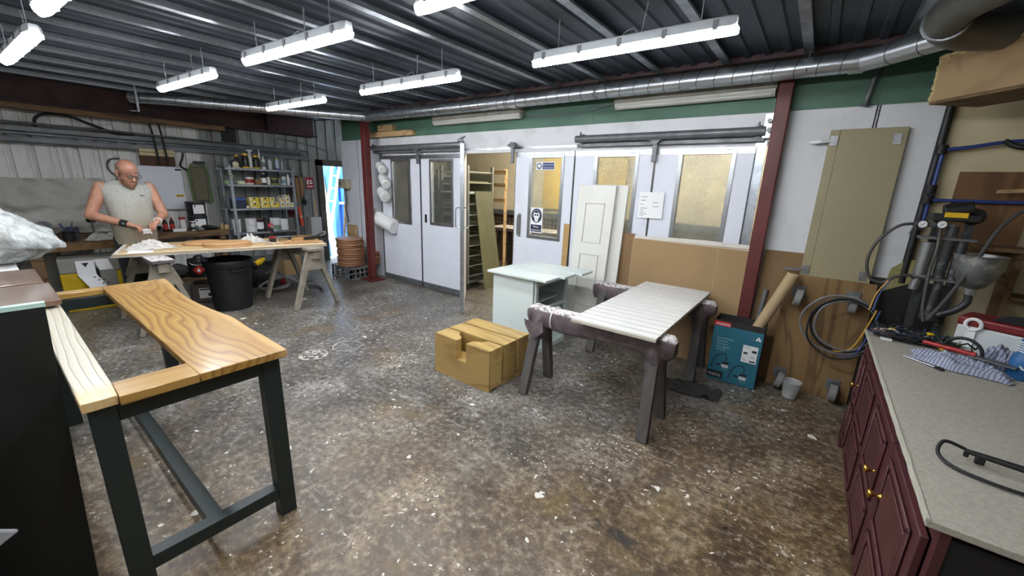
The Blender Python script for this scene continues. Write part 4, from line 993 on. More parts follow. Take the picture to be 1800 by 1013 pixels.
# coiled hoses hung in front of the dolly
HOSEM = M('grey_hose', (112, 112, 114), .45, 0, .25, 12)
t = thing('hose_coil', 'coil of grey and black hoses hanging in front of the plywood dolly', 'hose', (.27, 3.78, .0))
for k, (rx, rz_, m_, r_, cx_, cz_) in enumerate(((.235, .225, HOSEM, .0085, .0, .66), (.2, .205, RUBBER, .009, .03, .665), (.185, .19, HOSEM, .008, .035, .67), (.21, .235, RUBBER, .007, .02, .64))):
    pts = []
    for i in range(34):
        a_ = .35 + 2 * PI * i / 34 * 1.0
        pts.append((cx_ + rx * math.cos(a_) + .012 * nz((i * .3, k, 0)), -.012 * k + .02 * nz((i * .2, k, 4)), cz_ + rz_ * math.sin(a_) + .012 * nz((k, i * .3, 2))))
    if k == 3: pts = pts + [(.33, -.05, .75), (.3, -.08, .82)]
    MB().tube(pts, r_, 8, closed=(k < 3)).build('loop', m_, t)
MB().tube(spline([(.18, -.06, .83), (.12, -.03, .55), (.06, -.02, .47), (.0, -.02, .46)], 5), .005, 6).build('yellow_line', M('yellow_line', (206, 160, 60), .5), t)
MB().tube(spline([(.2, -.06, .83), (.15, -.03, .52), (.1, -.02, .44), (.03, -.02, .43)], 5), .005, 6).build('blue_line', M('blue_line', (60, 84, 140), .5), t)
# plastic cup on the floor
CLEARP = glass_mat('cloudy_plastic', (200, 204, 204), .25, .42)
t = thing('plastic_cup', 'cloudy plastic mixing cup on the floor in front of the dolly', 'cup', (.07, 3.74, 0))
MB().lathe([(.0, .003), (.05, .003), (.066, .135), (.07, .14), (.068, .143), (.063, .135), (.048, .006), (0, .006)], n=22).build('wall', CLEARP, t, ang=60)
MB().lathe([(0, .007), (.049, .007), (.053, .045), (0, .045)], n=20).build('paint_residue', M('paint_residue', (206, 204, 200), .5, 0, .2, 30), t)

# ------------------------------------------------------------------ maroon sideboard on the right
MAR = M('maroon_paint', (80, 40, 44), .42, 0, .25, 5, .08, 40)
t = thing('maroon_sideboard', 'long maroon panelled sideboard with brass knobs on the right', 'sideboard', (.75, 2.33, 0))
Y0, Y1 = -.95, .94; XF = -.345
MB().bb(XF + .02, .45, Y1 - .02, Y1, .0, .76).build('end_panel', MAR, t, smooth=False)
MB().bb(.43, .45, Y0, Y1 - .02, .0, .76).build('back_panel', MAR, t, smooth=False)
MB().bb(XF + .02, .43, Y0 + .02, Y1 - .02, .06, .08).build('floor_panel', BLACKP, t, smooth=False)
MB().bb(XF + .02, .43, Y0 + .02, Y1 - .02, .74, .76).build('top_rail', MAR, t, smooth=False)
MB().bb(XF, XF + .02, Y0, Y1, .70, .76).bb(XF, XF + .02, Y0, Y1, 0, .05).bb(XF, XF + .02, Y0, Y0 + .04, .05, .7).bb(XF, XF + .02, Y1 - .03, Y1, .05, .7).build('face_frame', MAR, t, smooth=False)
MB().bb(XF - .03, XF, Y1 - .12, Y1, 0, .2).build('foot_bracket', MAR, t, smooth=False)
MB().bb(XF + .02, .43, Y0 + .005, Y0 + .012, .05, .74).build('dark_end', M('dark_inside', (16, 14, 14), .8), t, smooth=False)
for y0, y1, cols, knob in ((-.905, -.365, 1, -.45), (-.355, .605, 2, -.27), (.615, .905, 1, .69)):
    dm = MB().bb(XF - .022, XF - .002, y0, y1, .055, .695).build('door', MAR, t, bevel=.003)
    cw = (y1 - y0) / cols
    for c in range(cols):
        for z0, z1 in ((.09, .33), (.37, .66)):
            a, b_ = y0 + c * cw + .055, y0 + (c + 1) * cw - .055
            q = MB(); e = .02; xo, xi = XF - .034, XF - .022
            for u in ((a, b_, z0, z0 + e), (a, b_, z1 - e, z1), (a, a + e, z0, z1), (b_ - e, b_, z0, z1)): q.bb(xo, xi, *u)
            q.build('panel_moulding', MAR, dm, bevel=.006)
            MB().bb(XF - .03, XF - .022, a + .045, b_ - .045, z0 + .045, z1 - .045).build('raised_panel', MAR, dm, bevel=.006)
    q = MB().lathe([(.013, 0), (.012, .006), (.006, .01), (.006, .022), (.013, .028), (.016, .036), (.013, .044), (0, .047)], (XF - .022, knob, .5), 16, T=Matrix(((0, 0, -1), (0, 1, 0), (1, 0, 0)))); q.build('knob', BRASS, dm, ang=60)
WT = M('grey_beige_cloth_top', (166, 161, 149), .9, 0, .16, 90, .25, 300, thr=(.4, .62))
q = MB(); pts = [(XF - .035 + .004 * nz((i * .7, 1, 1)), Y0 - .015 + (Y1 - Y0 + .03) * i / 30) for i in range(31)]
q.prism([(.47, Y0 - .03), (.47, Y1 + .01)] + [(p[0], p[1]) for p in reversed(pts)], FT(0, 0, 0), .764, .785)
put_ = q.build('worktop', WT, t, bevel=.002)
MB().prism([(p[0] - .003, p[1]) for p in pts] + [(p[0] + .006, p[1]) for p in reversed(pts)], FT(0, 0, 0), .776, .7885).build('frayed_edge', M('pale_edge', (186, 182, 168), .9), t, smooth=False)
ZT = .787
# tangled cable pile
q = MB(); r2 = random.Random(3)
mats = [RUBBER, M('dark_blue_cable', (40, 48, 66), .5), M('dull_green_cable', (60, 84, 52), .5), M('dull_red_cable', (120, 50, 44), .5), M('pale_cable', (170, 166, 150), .5)]
for k in range(46):
    m_ = r2.choice((0, 0, 0, 0, 1, 1, 2, 3, 4)); q.mat(m_)
    cx_ = r2.uniform(.42, .74); cy_ = 3.22 - (cx_ - .42) * .1 + r2.uniform(-.05, .05); r_ = r2.uniform(.04, .11); pts = []
    cx_ = max(.46 + r_ * .3, min(cx_, .76)); ph = r2.uniform(0, 6); tl = r2.uniform(0, .35)
    for i in range(16):
        a_ = ph + i * .42; z_ = ZT + .012 + .05 * abs(nz((k * 3.1, i * .4, 1))) + .05 * r2.random() * (k / 46)
        pts.append((cx_ + r_ * math.cos(a_) * 1.2, min(cy_ + r_ * .55 * math.sin(a_), 3.255), z_))
    q.tube(pts, r2.choice((.003, .004, .005, .006)), 5)
q.mat(0)
o = put(q, 'tangled_cables', mats, 'heap of tangled dark cables on the far corner of the sideboard', 'cables'); o['kind'] = 'stuff'
for x_, y_, z_, lab in ((.47, 3.16, .845, 'yellow round cap lying on the cable heap, on the left'), (.63, 3.16, .855, 'yellow round cap lying on the cable heap, in the middle'), (.68, 3.08, .80, 'yellow round cap on the right below the cable heap')):
    put(MB().lathe([(.016, 0), (.017, .004), (.012, .009), (0, .01)], (x_, y_, z_), 14), 'yellow_cap', YELLOW, lab, 'button', 'yellow caps on the cables')  # each of these is a small round yellow cap
q = MB().box((.45, 3.12, ZT + .006), (.05, .035, .012)); put(q, 'switch_cover', WHITEPL, 'small white plastic cover plate in front of the cable heap', 'cover', bevel=.002)
# rags
def rag(name, c, sx_, sy_, hgt, mat, label, seed, rz=0, amp=1.0):
    ca, sa = math.cos(rz), math.sin(rz)
    def f(u, v):
        x_ = (u - .5) * sx_; y_ = (v - .5) * sy_
        e = max(0, 1 - (2 * abs(u - .5)) ** 3) * max(0, 1 - (2 * abs(v - .5)) ** 3)
        jx = .12 * sx_ * nz((u * 3 + seed, v * 3, 1)); jy = .16 * sy_ * nz((u * 3, v * 3 + seed, 5))
        z_ = .003 + hgt * e * (.55 + .45 * nz((u * 4 + seed, v * 4, 2)) + .55 * abs(nz((u * 8, v * 8 + seed, 3)))) * amp
        x_ += jx; y_ += jy
        return V(c[0] + x_ * ca - y_ * sa, c[1] + x_ * sa + y_ * ca, c[2] + max(z_, .002))
    q = MB().grid(f, 40, 28); 
    return put(q, name, mat, label, 'rag', ang=80)
def stripe_mat():
    m, nt, b = newmat('blue_striped_cloth'); v = coords(nt, (1, 1, 1), (0, 0, .5)); s = N(nt, 'ShaderNodeSeparateXYZ'); nt.links.new(v, s.inputs[0])
    n = noise_tex(nt, v, 6, 4); st = mth(nt, 'FRACT', mth(nt, 'ADD', mth(nt, 'MULTIPLY', s.outputs['X'], 70), mth(nt, 'MULTIPLY', n, 4)))
    c = ramp(nt, st, [(.4, lin((176, 180, 196))), (.55, lin((112, 118, 144)))]); c = mixc(nt, ramp(nt, n, [(.4, (0, 0, 0, 1)), (.7, (.5, .5, .5, 1))]), c, lin((130, 134, 150)))
    nt.links.new(c, b.inputs['Base Color']); setin(b, Roughness=.9); bump(nt, b, noise_tex(nt, v, 60, 3), .3, .004); return m
STRIPE = stripe_mat()
rag('striped_rag', (.70, 2.86, ZT), .36, .2, .07, STRIPE, 'striped blue-grey rag lying under the red-handled tool', 3, -.35)
rag('striped_rag', (.88, 3.0, ZT), .26, .15, .12, STRIPE, 'bunched striped rag in front of the white and red case', 8, .2)
# red handled scraper with a hoop
t = thing('scraper', 'scraper with a red handle and black hoop lying on the striped rag', 'tool', (.70, 2.92, ZT + .055), -.5)
MB().cyl((-.14, 0, .01), (.06, 0, .012), .011, .013, 12).build('handle', RED, t)
MB().bb(.04, .2, -.03, .03, .0, .008).build('blade', DKSTEEL, t, bevel=.002)
MB().tube([(-.06 + .07 * math.cos(a_) + .07, .0, .012 + .07 * math.sin(a_)) for a_ in [PI * u / 14 for u in range(15)]], .008, 8).build('hoop', RUBBER, t)
t = thing('steel_pick', 'thin steel pick lying in front of the striped rag', 'tool', (.56, 2.78, ZT), -.75)
MB().cyl((-.09, 0, .005), (.02, 0, .006), .003, .005, 8).cyl((.02, 0, .006), (.05, 0, .006), .007, n=10).build('shaft', STEEL, t)
MB().box((.07, 0, .006), (.03, .02, .008)).build('tip', BLACKP, t)
# white and red case with black cloth
t = thing('red_lid_case', 'white case with a red lid standing at the back of the sideboard', 'case', (.99, 3.17, ZT), -.42)
q = MB().bb(-.25, .25, -.09, .09, 0, .15); q.build('body', M('case_white', (196, 200, 202), .45, 0, .15), t, bevel=.008)
MB().bb(-.255, .255, -.095, .095, .151, .2).build('lid', M('case_red', (112, 24, 26), .45), t, bevel=.012)
q = MB(); q.tube([(-.19 + .03 * math.cos(a_), -.1, .165 + .03 * math.sin(a_)) for a_ in [2 * PI * u / 18 for u in range(18)]], .009, 8, closed=True).box((-.19, -.096, .09), (.035, .012, .11)); q.build('latch', WHITEPL, t)
MB().bb(.1, .105, -.092, -.0901, .01, .145).build('seam', GREYP, t, smooth=False)
q = MB().grid(lambda u, v: (1.03 + (u - .5) * .36 * math.cos(-.42) - (v - .5) * .15 * math.sin(-.42) + .0, 3.155 + (u - .5) * .36 * math.sin(-.42) + (v - .5) * .15 * math.cos(-.42), ZT + .203 + .035 * (1 - (2 * u - 1) ** 4) * (1 - (2 * v - 1) ** 4) * (.8 + .4 * nz((u * 4, v * 4, 0)))), 20, 12)
put(q, 'black_cloth', M('black_cloth', (24, 22, 26), .9), 'folded black cloth lying on the red lid of the white case', 'cloth', ang=70)
t = thing('blue_spray_bottle', 'blue plastic bottle with pale bands at the right edge on the sideboard', 'bottle', (.9, 2.87, ZT))
MB().lathe([(.0, 0), (.042, 0), (.045, .01), (.045, .1), (.03, .13), (.03, .19), (.018, .2), (.018, .23), (0, .23)], n=20).build('body', M('blue_bottle', (40, 96, 150), .35), t)
for k in range(5): MB().lathe([(.0305, 0), (.032, .003), (.0305, .006)], (0, 0, .132 + k * .011), 20).build('band', WHITEPL, t)
MB().tube([(-.02, -.0405, .07), (-.012, -.0435, .058), (0, -.0452, .054), (.012, -.0435, .058)], .004, 6).build('mark', WHITEPL, t)
# black spray lance with cable
t = thing('spray_lance', 'black spray lance with looped cable near the front of the sideboard', 'spray lance', (.6, 1.74, ZT))
u_ = V(.16, -.02, 0).normalized()
p0 = V(-.09, .045, .035)
MB().tube([p0, V(-.03, .035, .035), V(.06, .02, .035), V(.14, .01, .04), V(.3, -.02, .04)], [.0075, .0095, .011, .014, .016], 10).build('barrel', BLACKP, t)
MB().box((-.055, .038, .02), (.022, .014, .03)).box((-.085, .044, .025), (.012, .012, .02)).build('trigger', BLACKP, t, bevel=.003)
MB().tube(spline([(-.09, .045, .04), (-.14, .04, .05), (-.155, .0, .02), (-.12, -.045, .008), (-.03, -.075, .007), (.08, -.08, .007), (.2, -.1, .007), (.34, -.13, .007)], 6), .0055, 8).build('cable', RUBBER, t)
MB().tube(spline([(.32, .04, .03), (.2, .05, .05), (.1, .02, .03), (.1, -.03, .01), (.2, -.075, .008), (.36, -.1, .008)], 6), .006, 8).build('cable_loop', RUBBER, t)
MB().tube([(.2, .0, .03), (.22, -.04, .02)], .02, 10).build('blue_grip', M('blue_grip', (34, 58, 84), .5), t)

# ------------------------------------------------------------------ spray pump on the right wall
t = thing('paint_pump', 'dark paint-spattered spray pump with gauges and silver hopper behind the sideboard', 'pump', (.62, 3.72, 0))
SPAT = M('paint_spattered_metal', (74, 76, 78), .4, .5, .5, 25, .2, 50, rgb2=(150, 150, 148), thr=(.55, .75))
MB().bb(-.02, .02, -.02, .02, 0, 1.5).bb(.12, .16, -.02, .02, 0, 1.5).build('stand_post', SPAT, t, smooth=False)
MB().bb(-.12, .2, -.14, .1, 0, .03).build('base', SPAT, t, bevel=.004)
q = MB().cyl((-.03, -.1, 1.13), (-.03, -.1, 1.34), .035, n=16).cyl((-.04, -.1, 1.03), (-.032, -.1, 1.13), .026, n=14).cyl((-.06, -.1, 1.12), (-.0, -.1, 1.12), .03, n=10); q.build('filter_cylinder', STEEL, t)
MB().cyl((.06, -.08, 1.1), (.06, -.08, 1.44), .03, n=14).cyl((.12, -.08, 1.1), (.12, -.08, 1.36), .026, n=14).build('piston', SPAT, t)
MB().cyl((.07, -.08, .84), (.07, -.08, 1.12), .022, n=14).cyl((.07, -.08, .84), (.07, -.08, .9), .045, n=14).build('fluid_pump', SPAT, t)
MB().bb(-.08, .17, -.12, -.02, 1.36, 1.375).build('mount_plate', DKSTEEL, t, smooth=False)
MB().bb(-.06, .16, -.12, -.02, 1.1, 1.115).build('mount_plate', DKSTEEL, t, smooth=False)
MB().bb(-.05, .16, -.12, .02, 1.475, 1.52).cyl((.14, -.06, 1.51), (.14, .06, 1.51), .05, n=18).cyl((.0, -.08, 1.53), (.12, -.08, 1.56), .045, n=14).build('air_motor', BLACKP, t, bevel=.006)
MB().bb(.0, .1, -.125, -.12, 1.5, 1.53).build('yellow_tag', YELLOW, t, smooth=False)
for gx, gz_ in ((-.085, 1.45), (.0, 1.455)):
    gg = MB().cyl((gx, -.13, gz_), (gx, -.105, gz_), .026, n=20).build('gauge', BLACKP, t)
    MB().cyl((gx, -.133, gz_), (gx, -.1305, gz_), .021, n=20).build('gauge_face', PAPER, gg)
    MB().bar((gx - .008, -.1338, gz_ - .01), (gx + .01, -.1338, gz_ + .008), .001, .003).build('needle', INK, gg)
MB().cyl((-.12, -.1, 1.45), (.06, -.1, 1.45), .014, n=10).cyl((-.115, -.1, 1.45), (-.135, -.12, 1.38), .004, n=6).build('air_manifold', DKSTEEL, t)
q = MB(); q.lathe([(.025, .0), (.028, .04), (.05, .05), (.085, .1), (.108, .17), (.112, .24), (.116, .245), (.108, .245), (.104, .17), (.08, .105), (.03, .06)], (.2, -.14, 1.045), 24); q.build('hopper', M('spattered_hopper', (150, 152, 152), .3, .7, .4, 9, .05, 40, rgb2=(206, 206, 202), thr=(.52, .62)), t, ang=50)
MB().tube(spline([(.2, -.14, 1.05), (.2, -.14, .99), (.16, -.13, .93), (.1, -.1, .88), (.06, -.08, .86)], 5), .02, 10).build('feed_hose', SPAT, t)
HD = M('dark_hose', (70, 68, 66), .55, 0, .3, 9)
MB().tube(spline([(-.11, -.1, 1.45), (-.19, -.12, 1.43), (-.27, -.12, 1.33), (-.3, -.12, 1.2), (-.27, -.12, 1.08), (-.2, -.12, 1.05), (-.14, -.12, 1.1), (-.07, -.11, 1.12)], 6), .0095, 8).build('air_hose', HD, t)
MB().tube(spline([(.5, -.05, 1.62), (.36, -.1, 1.6), (.24, -.15, 1.47), (.17, -.2, 1.25), (.1, -.22, 1.02), (.04, -.24, .87)], 6), .0105, 8).build('spray_hose', HD, t)
MB().tube(spline([(.0, -.12, 1.44), (.005, -.16, 1.3), (-.0, -.17, 1.15), (.01, -.2, .95), (.03, -.22, .85)], 6), .0095, 8).build('supply_hose', HD, t)
MB().tube(spline([(-.17, -.13, 1.07), (-.21, -.14, .98), (-.23, -.16, .86)], 5), .004, 6).build('yellow_line', MATS['yellow_line'], t)
MB().tube(spline([(-.16, -.13, 1.07), (-.195, -.14, .98), (-.21, -.16, .86)], 5), .004, 6).build('blue_line', MATS['blue_line'], t)
# dark spattered splash board behind the pump
t = thing('splash_board', 'black paint-flecked splash board on the wall behind the pump', 'board', (.56, 4.02, .3))
MB().bb(-.2, .28, 0, .015, 0, .72).build('board', M('flecked_black', (34, 33, 33), .5, 0, .3, 30, 0, rgb2=(120, 118, 114), thr=(.68, .76)), t, smooth=False)
MB().prism([(-.08, .62), (.12, .74), (.1, .86), (.02, .88), (-.06, .8)], FW(0, 0, 0), 0, .004).build('yellow_stain_tape', M('yellowed_tape', (150, 142, 92), .6, 0, .3, 20), t, smooth=False)
# black trunking with blue air line at the panel corner
t = thing('air_line', 'black and blue air pipe running down the corner by the cream wall', 'pipe', (.575, 4.03, 1.1))
MB().tube([(0, 0, -.1), (0, 0, 1.12)], .024, 12).build('sleeve', BLACKP, t)
BLUEH = M('blue_air_hose', (44, 66, 132), .4, 0, .2)
MB().tube([(.02, -.022, .3), (.02, -.022, .86)], .012, 10).build('blue_pipe', BLUEH, t)
MB().tube(spline([(.03, -.03, .83), (.15, -.03, .845), (.3, -.03, .87), (.55, -.03, .88)], 5), .012, 10).build('branch_hose', BLUEH, t)
MB().tube(spline([(.03, -.03, .5), (.2, -.03, .5), (.38, -.03, .5), (.6, -.05, .51)], 5), .011, 10).build('branch_hose', BLUEH, t)
for z_ in (.83, .5, .57): MB().cyl((.01, -.02, z_ - .03), (.01, -.02, z_ + .03), .032, n=12).build('clip', RUBBER, t)
MB().tube(spline([(.28, -.04, .875), (.32, -.07, .84), (.38, -.08, .83), (.46, -.07, .85)], 5), .016, 8).build('coupling', RUBBER, t)
put(MB().bb(.71, 1.06, 4.035, 4.058, 1.2, 1.79), 'hardboard_panel', wood('brown_hardboard', (118, 84, 50), (88, 60, 36), 'Z', 4, .7), 'brown hardboard panel screwed to the cream wall at the right edge', 'board', smooth=False)
put(MB().bar((.88, 3.95, 1.665), (1.3, 3.9, 1.7), .022, .022), 'timber_stick', PLY, 'thin pale stick poking in at the right edge above the pump', 'stick')
t = thing('wall_shelf', 'rough timber shelf and crate on the wall at the right edge', 'shelf', (1.25, 3.85, 1.0))
MB().bb(-.38, .3, -.05, .2, .3, .325).build('board', OLDWOOD, t, smooth=False)
MB().bb(-.2, .3, .0, .2, .0, .02).bb(-.22, -.19, .0, .2, -.25, .3).build('frame', OLDWOOD, t, smooth=False)
t = thing('fascia_pipe', 'dark pipe bracket hanging on the green fascia right of the column', 'bracket', (.13, 4.03, 2.24))
MB().cyl((.0, 0, .03), (.035, 0, .3), .014, n=10).cyl((-.006, 0, 0), (.002, 0, .035), .028, .02, n=10).build('stem', DKSTEEL, t)
# ------------------------------------------------------------------ work table where the man stands
WTZ = .80
wa = math.atan2(-.29, 1.0)   # the board's long side runs a little off the room's Y axis
t = thing('work_table_top', 'big tan board with a white edge laid on the two sawhorses as a work table', 'table top', (-5.62, 1.78, .765), wa)
MB().bb(-.40, .40, -1.0, 1.0, 0, .016).build('backing_board', M('grubby_white_board', (176, 172, 162), .7, 0, .3, 6), t, smooth=False)
MB().bb(-.40, .40, -.985, 1.0, .017, .033).build('surface_board', wood('tan_chipboard', (196, 166, 120), (170, 138, 94), 'Y', 3, .75, fine=.2), t, smooth=False)
MB().bb(.36, .402, -.985, 1.0, .033, .035).bb(-.4, .4, -.987, -.955, .033, .035).build('white_edge', M('white_edging', (216, 212, 202), .6, 0, .15, 12), t, smooth=False)
def tw(x, y, z=.0):   # a place on the table top
    c, s = math.cos(wa), math.sin(wa); return V(-5.62 + x * c - y * s, 1.78 + x * s + y * c, .80 + z)
SAWW = M('pale_grubby_timber', (150, 142, 128), .8, 0, .4, 8, .2, 40)
t = trestle((-5.38, 2.45, 0), 1.06, .764, 'grey timber sawhorse under the right end of the work table', 'sawhorses under the work table', SAWW, SAWW, .09, .27, (.075, .05), False, .14, name='sawhorse')
t = trestle((-5.62, 1.02, 0), 1.06, .764, 'white-crusted sawhorse under the left end of the work table, by the dustbin', 'sawhorses under the work table', WRAPM, SAWW, .09, .25, (.075, .05), False, .14, name='sawhorse')
# dustbin
BINM = M('black_bin_plastic', (24, 24, 26), .55, 0, .35, 6, .1, 30)
t = thing('dustbin', 'large black plastic dustbin under the work table', 'bin', (-5.66, 1.74, 0))
q = MB().lathe([(0, .004), (.19, .004), (.2, .0), (.215, .2), (.235, .5), (.235, .53), (.252, .535), (.256, .56), (.262, .61), (.255, .618), (.243, .61), (.232, .55), (.2, .02), (0, .02)], n=32); q.build('tub', BINM, t, ang=50)
for s_ in (-1, 1): MB().tube(spline([(s_ * .24, -.07, .52), (s_ * .285, -.06, .515), (s_ * .29, 0, .5), (s_ * .285, .06, .515), (s_ * .24, .07, .52)], 4), .011, 8).build('handle', BINM, t)
q = MB().grid(lambda u, v: V((u - .5) * .42 * (1 - .2 * abs(v - .5)), (v - .5) * .42, .5 + .08 * nz((u * 5, v * 5, 1)) + .03 * (1 - abs(2 * u - 1))) if math.hypot(u - .5, v - .5) < .52 else V((u - .5) * .3, (v - .5) * .3, .5), 14, 14); q.build('rubbish', M('rubbish_dark', (44, 44, 46), .8, 0, .3), t)
# pairs of wooden seat blanks
SEATW = wood('beech_seat', (192, 150, 104), (164, 122, 78), 'Y', 4, .6, fine=.3)
def ringseat(name, c, rx, ry, th, hole, mat, label, cat, group=None, rz=wa):
    n = 36; q = MB(); vs = []
    o = [(rx * math.cos(2 * PI * i / n), ry * math.sin(2 * PI * i / n)) for i in range(n)]
    if not hole:
        q.prism(o, FT(0, 0, 0), 0, th)
    else:
        ii = [(.02 + rx * .55 * math.cos(2 * PI * i / n), ry * .58 * math.sin(2 * PI * i / n)) for i in range(n)]
        for z_ in (0, th):
            vs += [(p[0], p[1], z_) for p in o] + [(p[0], p[1], z_) for p in ii]
        for i in range(n):
            j = (i + 1) % n
            q_ = [(i, j, n + j, n + i), (2 * n + j, 2 * n + i, 3 * n + i, 3 * n + j), (j, i, 2 * n + i, 2 * n + j), (n + i, n + j, 3 * n + j, 3 * n + i)]
            q.f += q_; q.mi += [0] * 4
        q.v += [Vector(p) for p in vs]
    o_ = q.build(name, mat, None, bevel=.006, recenter=False); o_.location = c; o_.rotation_euler = (0, 0, rz); return tag(o_, label, cat, group)
ringseat('seat_ring', tw(-.12, -.26, 0), .17, .2, .028, True, SEATW, 'open wooden seat ring lying on the work table beside the shavings', 'toilet seat', 'wooden seats on the work table')
ringseat('oval_seat_lid', tw(.15, -.02, 0), .2, .24, .02, False, SEATW, 'lower of the two oval wooden lids on the work table', 'seat lid', 'wooden seats on the work table')  # solid oval lid belonging to a wooden seat
ringseat('oval_seat_lid', tw(.14, -.03, .022), .2, .24, .02, False, SEATW, 'upper of the two oval wooden lids on the work table', 'seat lid', 'wooden seats on the work table')
# crumpled paper heaps
CRUMP = M('crumpled_tissue', (196, 192, 186), .8, 0, .15, 18)
def heap(c, rx, ry, h, label, seed):
    q = MB()
    def f(u, v):
        x_ = (u - .5) * 2; y_ = (v - .5) * 2; r_ = min(1, math.hypot(x_, y_))
        k = (1 - r_ ** 1.6)
        z_ = h * k * (.65 + .9 * abs(nz((x_ * 3 + seed, y_ * 3, 0))) + .5 * nz((x_ * 7, y_ * 7 + seed, 4)))
        return V(c[0] + rx * x_ * (1 + .25 * nz((x_ * 4, y_ * 4, seed))), c[1] + ry * y_ * (1 + .25 * nz((y_ * 4, x_ * 4, seed + 2))), c[2] + max(z_, .002))
    q.grid(f, 44, 44); return put(q, 'crumpled_paper', CRUMP, label, 'paper', 'crumpled paper on the work table', ang=25)
heap(tw(.05, -.72, 0), .14, .21, .085, 'white heap of crumpled tissue in front of the man', 2)
heap(tw(-.1, .22, 0), .13, .17, .08, 'heap of crumpled tissue in the middle of the work table, beside the drill', 6)
put(MB().prism(rect(-.07, .07, -.1, .1), (tw(.29, -.78, .0005), (math.cos(wa), math.sin(wa), 0), (-math.sin(wa), math.cos(wa), 0)), 0, .002), 'paper_sheet', PAPER, 'flat white sheet at the front edge of the work table', 'paper', smooth=False)
for i, (x_, y_) in enumerate(((.2, .36), (.22, .48), (.17, .4), (.24, .42))): put(MB().sph(tw(x_, y_, .012), (.022, .016, .012), 8, 5), 'paper_scrap', CRUMP, ('small white paper scrap left of the others near the drill', 'small white paper scrap furthest right near the drill', 'small white paper scrap nearest the drill', 'small white paper scrap nearest the table edge')[i], 'scrap', 'paper scraps near the drill')
# drill standing on its battery
t = thing('cordless_drill', 'red and black cordless drill standing upright on the work table', 'drill', tw(-.02, .45), wa)
MB().bb(-.05, .05, -.035, .035, 0, .045).build('battery', BLACKP, t, bevel=.006)
MB().bb(-.04, .04, -.032, .032, .046, .065).build('battery_shoe', RED, t, bevel=.004)
MB().tube([(0, 0, .06), (0, .004, .12), (-.005, 0, .18)], [.02, .018, .021], 12).build('grip', BLACKP, t)
MB().cyl((-.07, 0, .2), (.06, 0, .2), .03, .028, 16).build('motor_housing', RED, t)
MB().cyl((.06, 0, .2), (.11, 0, .2), .022, .015, 14).build('chuck', STEEL, t)
# sanding blocks, strips, planer
for i, (x_, y_, sx_, sy_, sz_, m_, lab) in enumerate(((-.28, .62, .07, .2, .03, GREYP, 'grey sanding board behind the drill on the work table'), (-.15, .64, .06, .12, .03, BLACKP, 'dark sanding block right of the drill'), (-.08, .58, .05, .1, .025, CARDD, 'brown sanding block beside the dark one'), (-.3, .82, .06, .34, .03, OLDPLY, 'long brown offcut at the back of the work table'), (-.14, .84, .05, .16, .02, WALNUT, 'short dark offcut in front of the long brown one'))):
    q = MB().box((0, 0, sz_ / 2), (sx_, sy_, sz_)); o = q.build('offcut', m_, None, bevel=.004, recenter=False); o.location = tw(x_, y_); o.rotation_euler = (0, 0, wa + .1 * math.sin(i * 2)); tag(o, lab, 'offcut', 'offcuts on the work table')
q = MB().prism([(-.035, -.2), (.035, -.2), (.035, .2), (-.035, .2)], FT(0, 0, 0), 0, .025); o = q.build('timber_strip', SEATW, None, bevel=.003, recenter=False); o.location = tw(.24, .74); o.rotation_euler = (0, 0, wa + .04); tag(o, 'brown timber strip near the right front edge of the work table', 'timber')
q = MB(); q.prism([(-.05, -.13), (.05, -.13), (.05, .13), (-.05, .13)], FT(0, 0, 0), 0, .012).bb(-.05, -.035, -.13, .13, .012, .035).bb(.035, .05, -.13, .13, .012, .03); o = q.build('timber_tray', SEATW, None, bevel=.003, recenter=False); o.location = tw(.0, .8); o.rotation_euler = (0, 0, wa + .2); tag(o, 'small pale wooden tray on the work table beside the black sander', 'tray')
t = thing('hand_sander', 'black hand sander lying at the right end of the work table', 'sander', tw(.05, .93), wa + .3)
MB().tube([(0, -.14, .035), (0, -.05, .04), (0, .03, .045), (0, .1, .055), (0, .14, .055)], [.018, .022, .026, .04, .036], 14).build('body', BLACKP, t)
MB().cyl((0, .1, 0), (0, .1, .03), .045, .04, 18).build('head', BLACKP, t)
MB().tube(spline([(0, .1, .09), (.02, .14, .11), (.05, .12, .08), (.04, .06, .06)], 4), .008, 8).build('guard', GREYP, t)
# clutter under the table
t = thing('flammable_tin', 'dark drum with a red hazard diamond under the work table', 'tin', (-6.95, 1.78, .186))
MB().lathe([(0, 0), (.13, 0), (.135, .01), (.135, .24), (.13, .25), (.1, .255), (.06, .26), (.05, .29), (.03, .3), (0, .3)], n=26).build('drum', M('dark_drum', (50, 50, 52), .4, .3, .3), t)
D = V(.945, -.32, 0).normalized(); S_ = V(.32, .945, 0).normalized()
MB().prism([(0, -.07), (.07, 0), (0, .07), (-.07, 0)], (D * .137 + V(0, 0, .11), S_, (0, 0, 1)), 0, .002).build('hazard_diamond', M('hazard_red', (190, 40, 36), .5), t, smooth=False)
MB().prism([(-.02, -.025), (.02, -.025), (.012, 0), (.016, .02), (.004, .008), (0, .035), (-.012, .008), (-.018, .015)], (D * .1395 + V(0, 0, .11), S_, (0, 0, 1)), 0, .001).build('flame_mark', PAPER, t, smooth=False)
MB().tube([D * .14 + S_ * (.1 * math.cos(a_)) + V(0, 0, .24 + .06 * math.sin(a_)) for a_ in [PI + PI * u / 10 for u in range(11)]], .004, 6).build('bail', STEEL, t)
t = thing('jerry_can', 'grey jerry can with a white label on the floor left of the dustbin', 'jerry can', (-6.2, 1.60, 0), -.33)
MB().bb(-.09, .09, -.14, .14, 0, .24).build('body', M('brown_grey_can', (96, 84, 78), .4, 0, .2), t, bevel=.02)
MB().bb(-.03, .03, -.09, .03, .24, .28).cyl((0, .09, .24), (0, .09, .285), .024, n=14).build('cap_and_grip', BLACKP, t, bevel=.006)
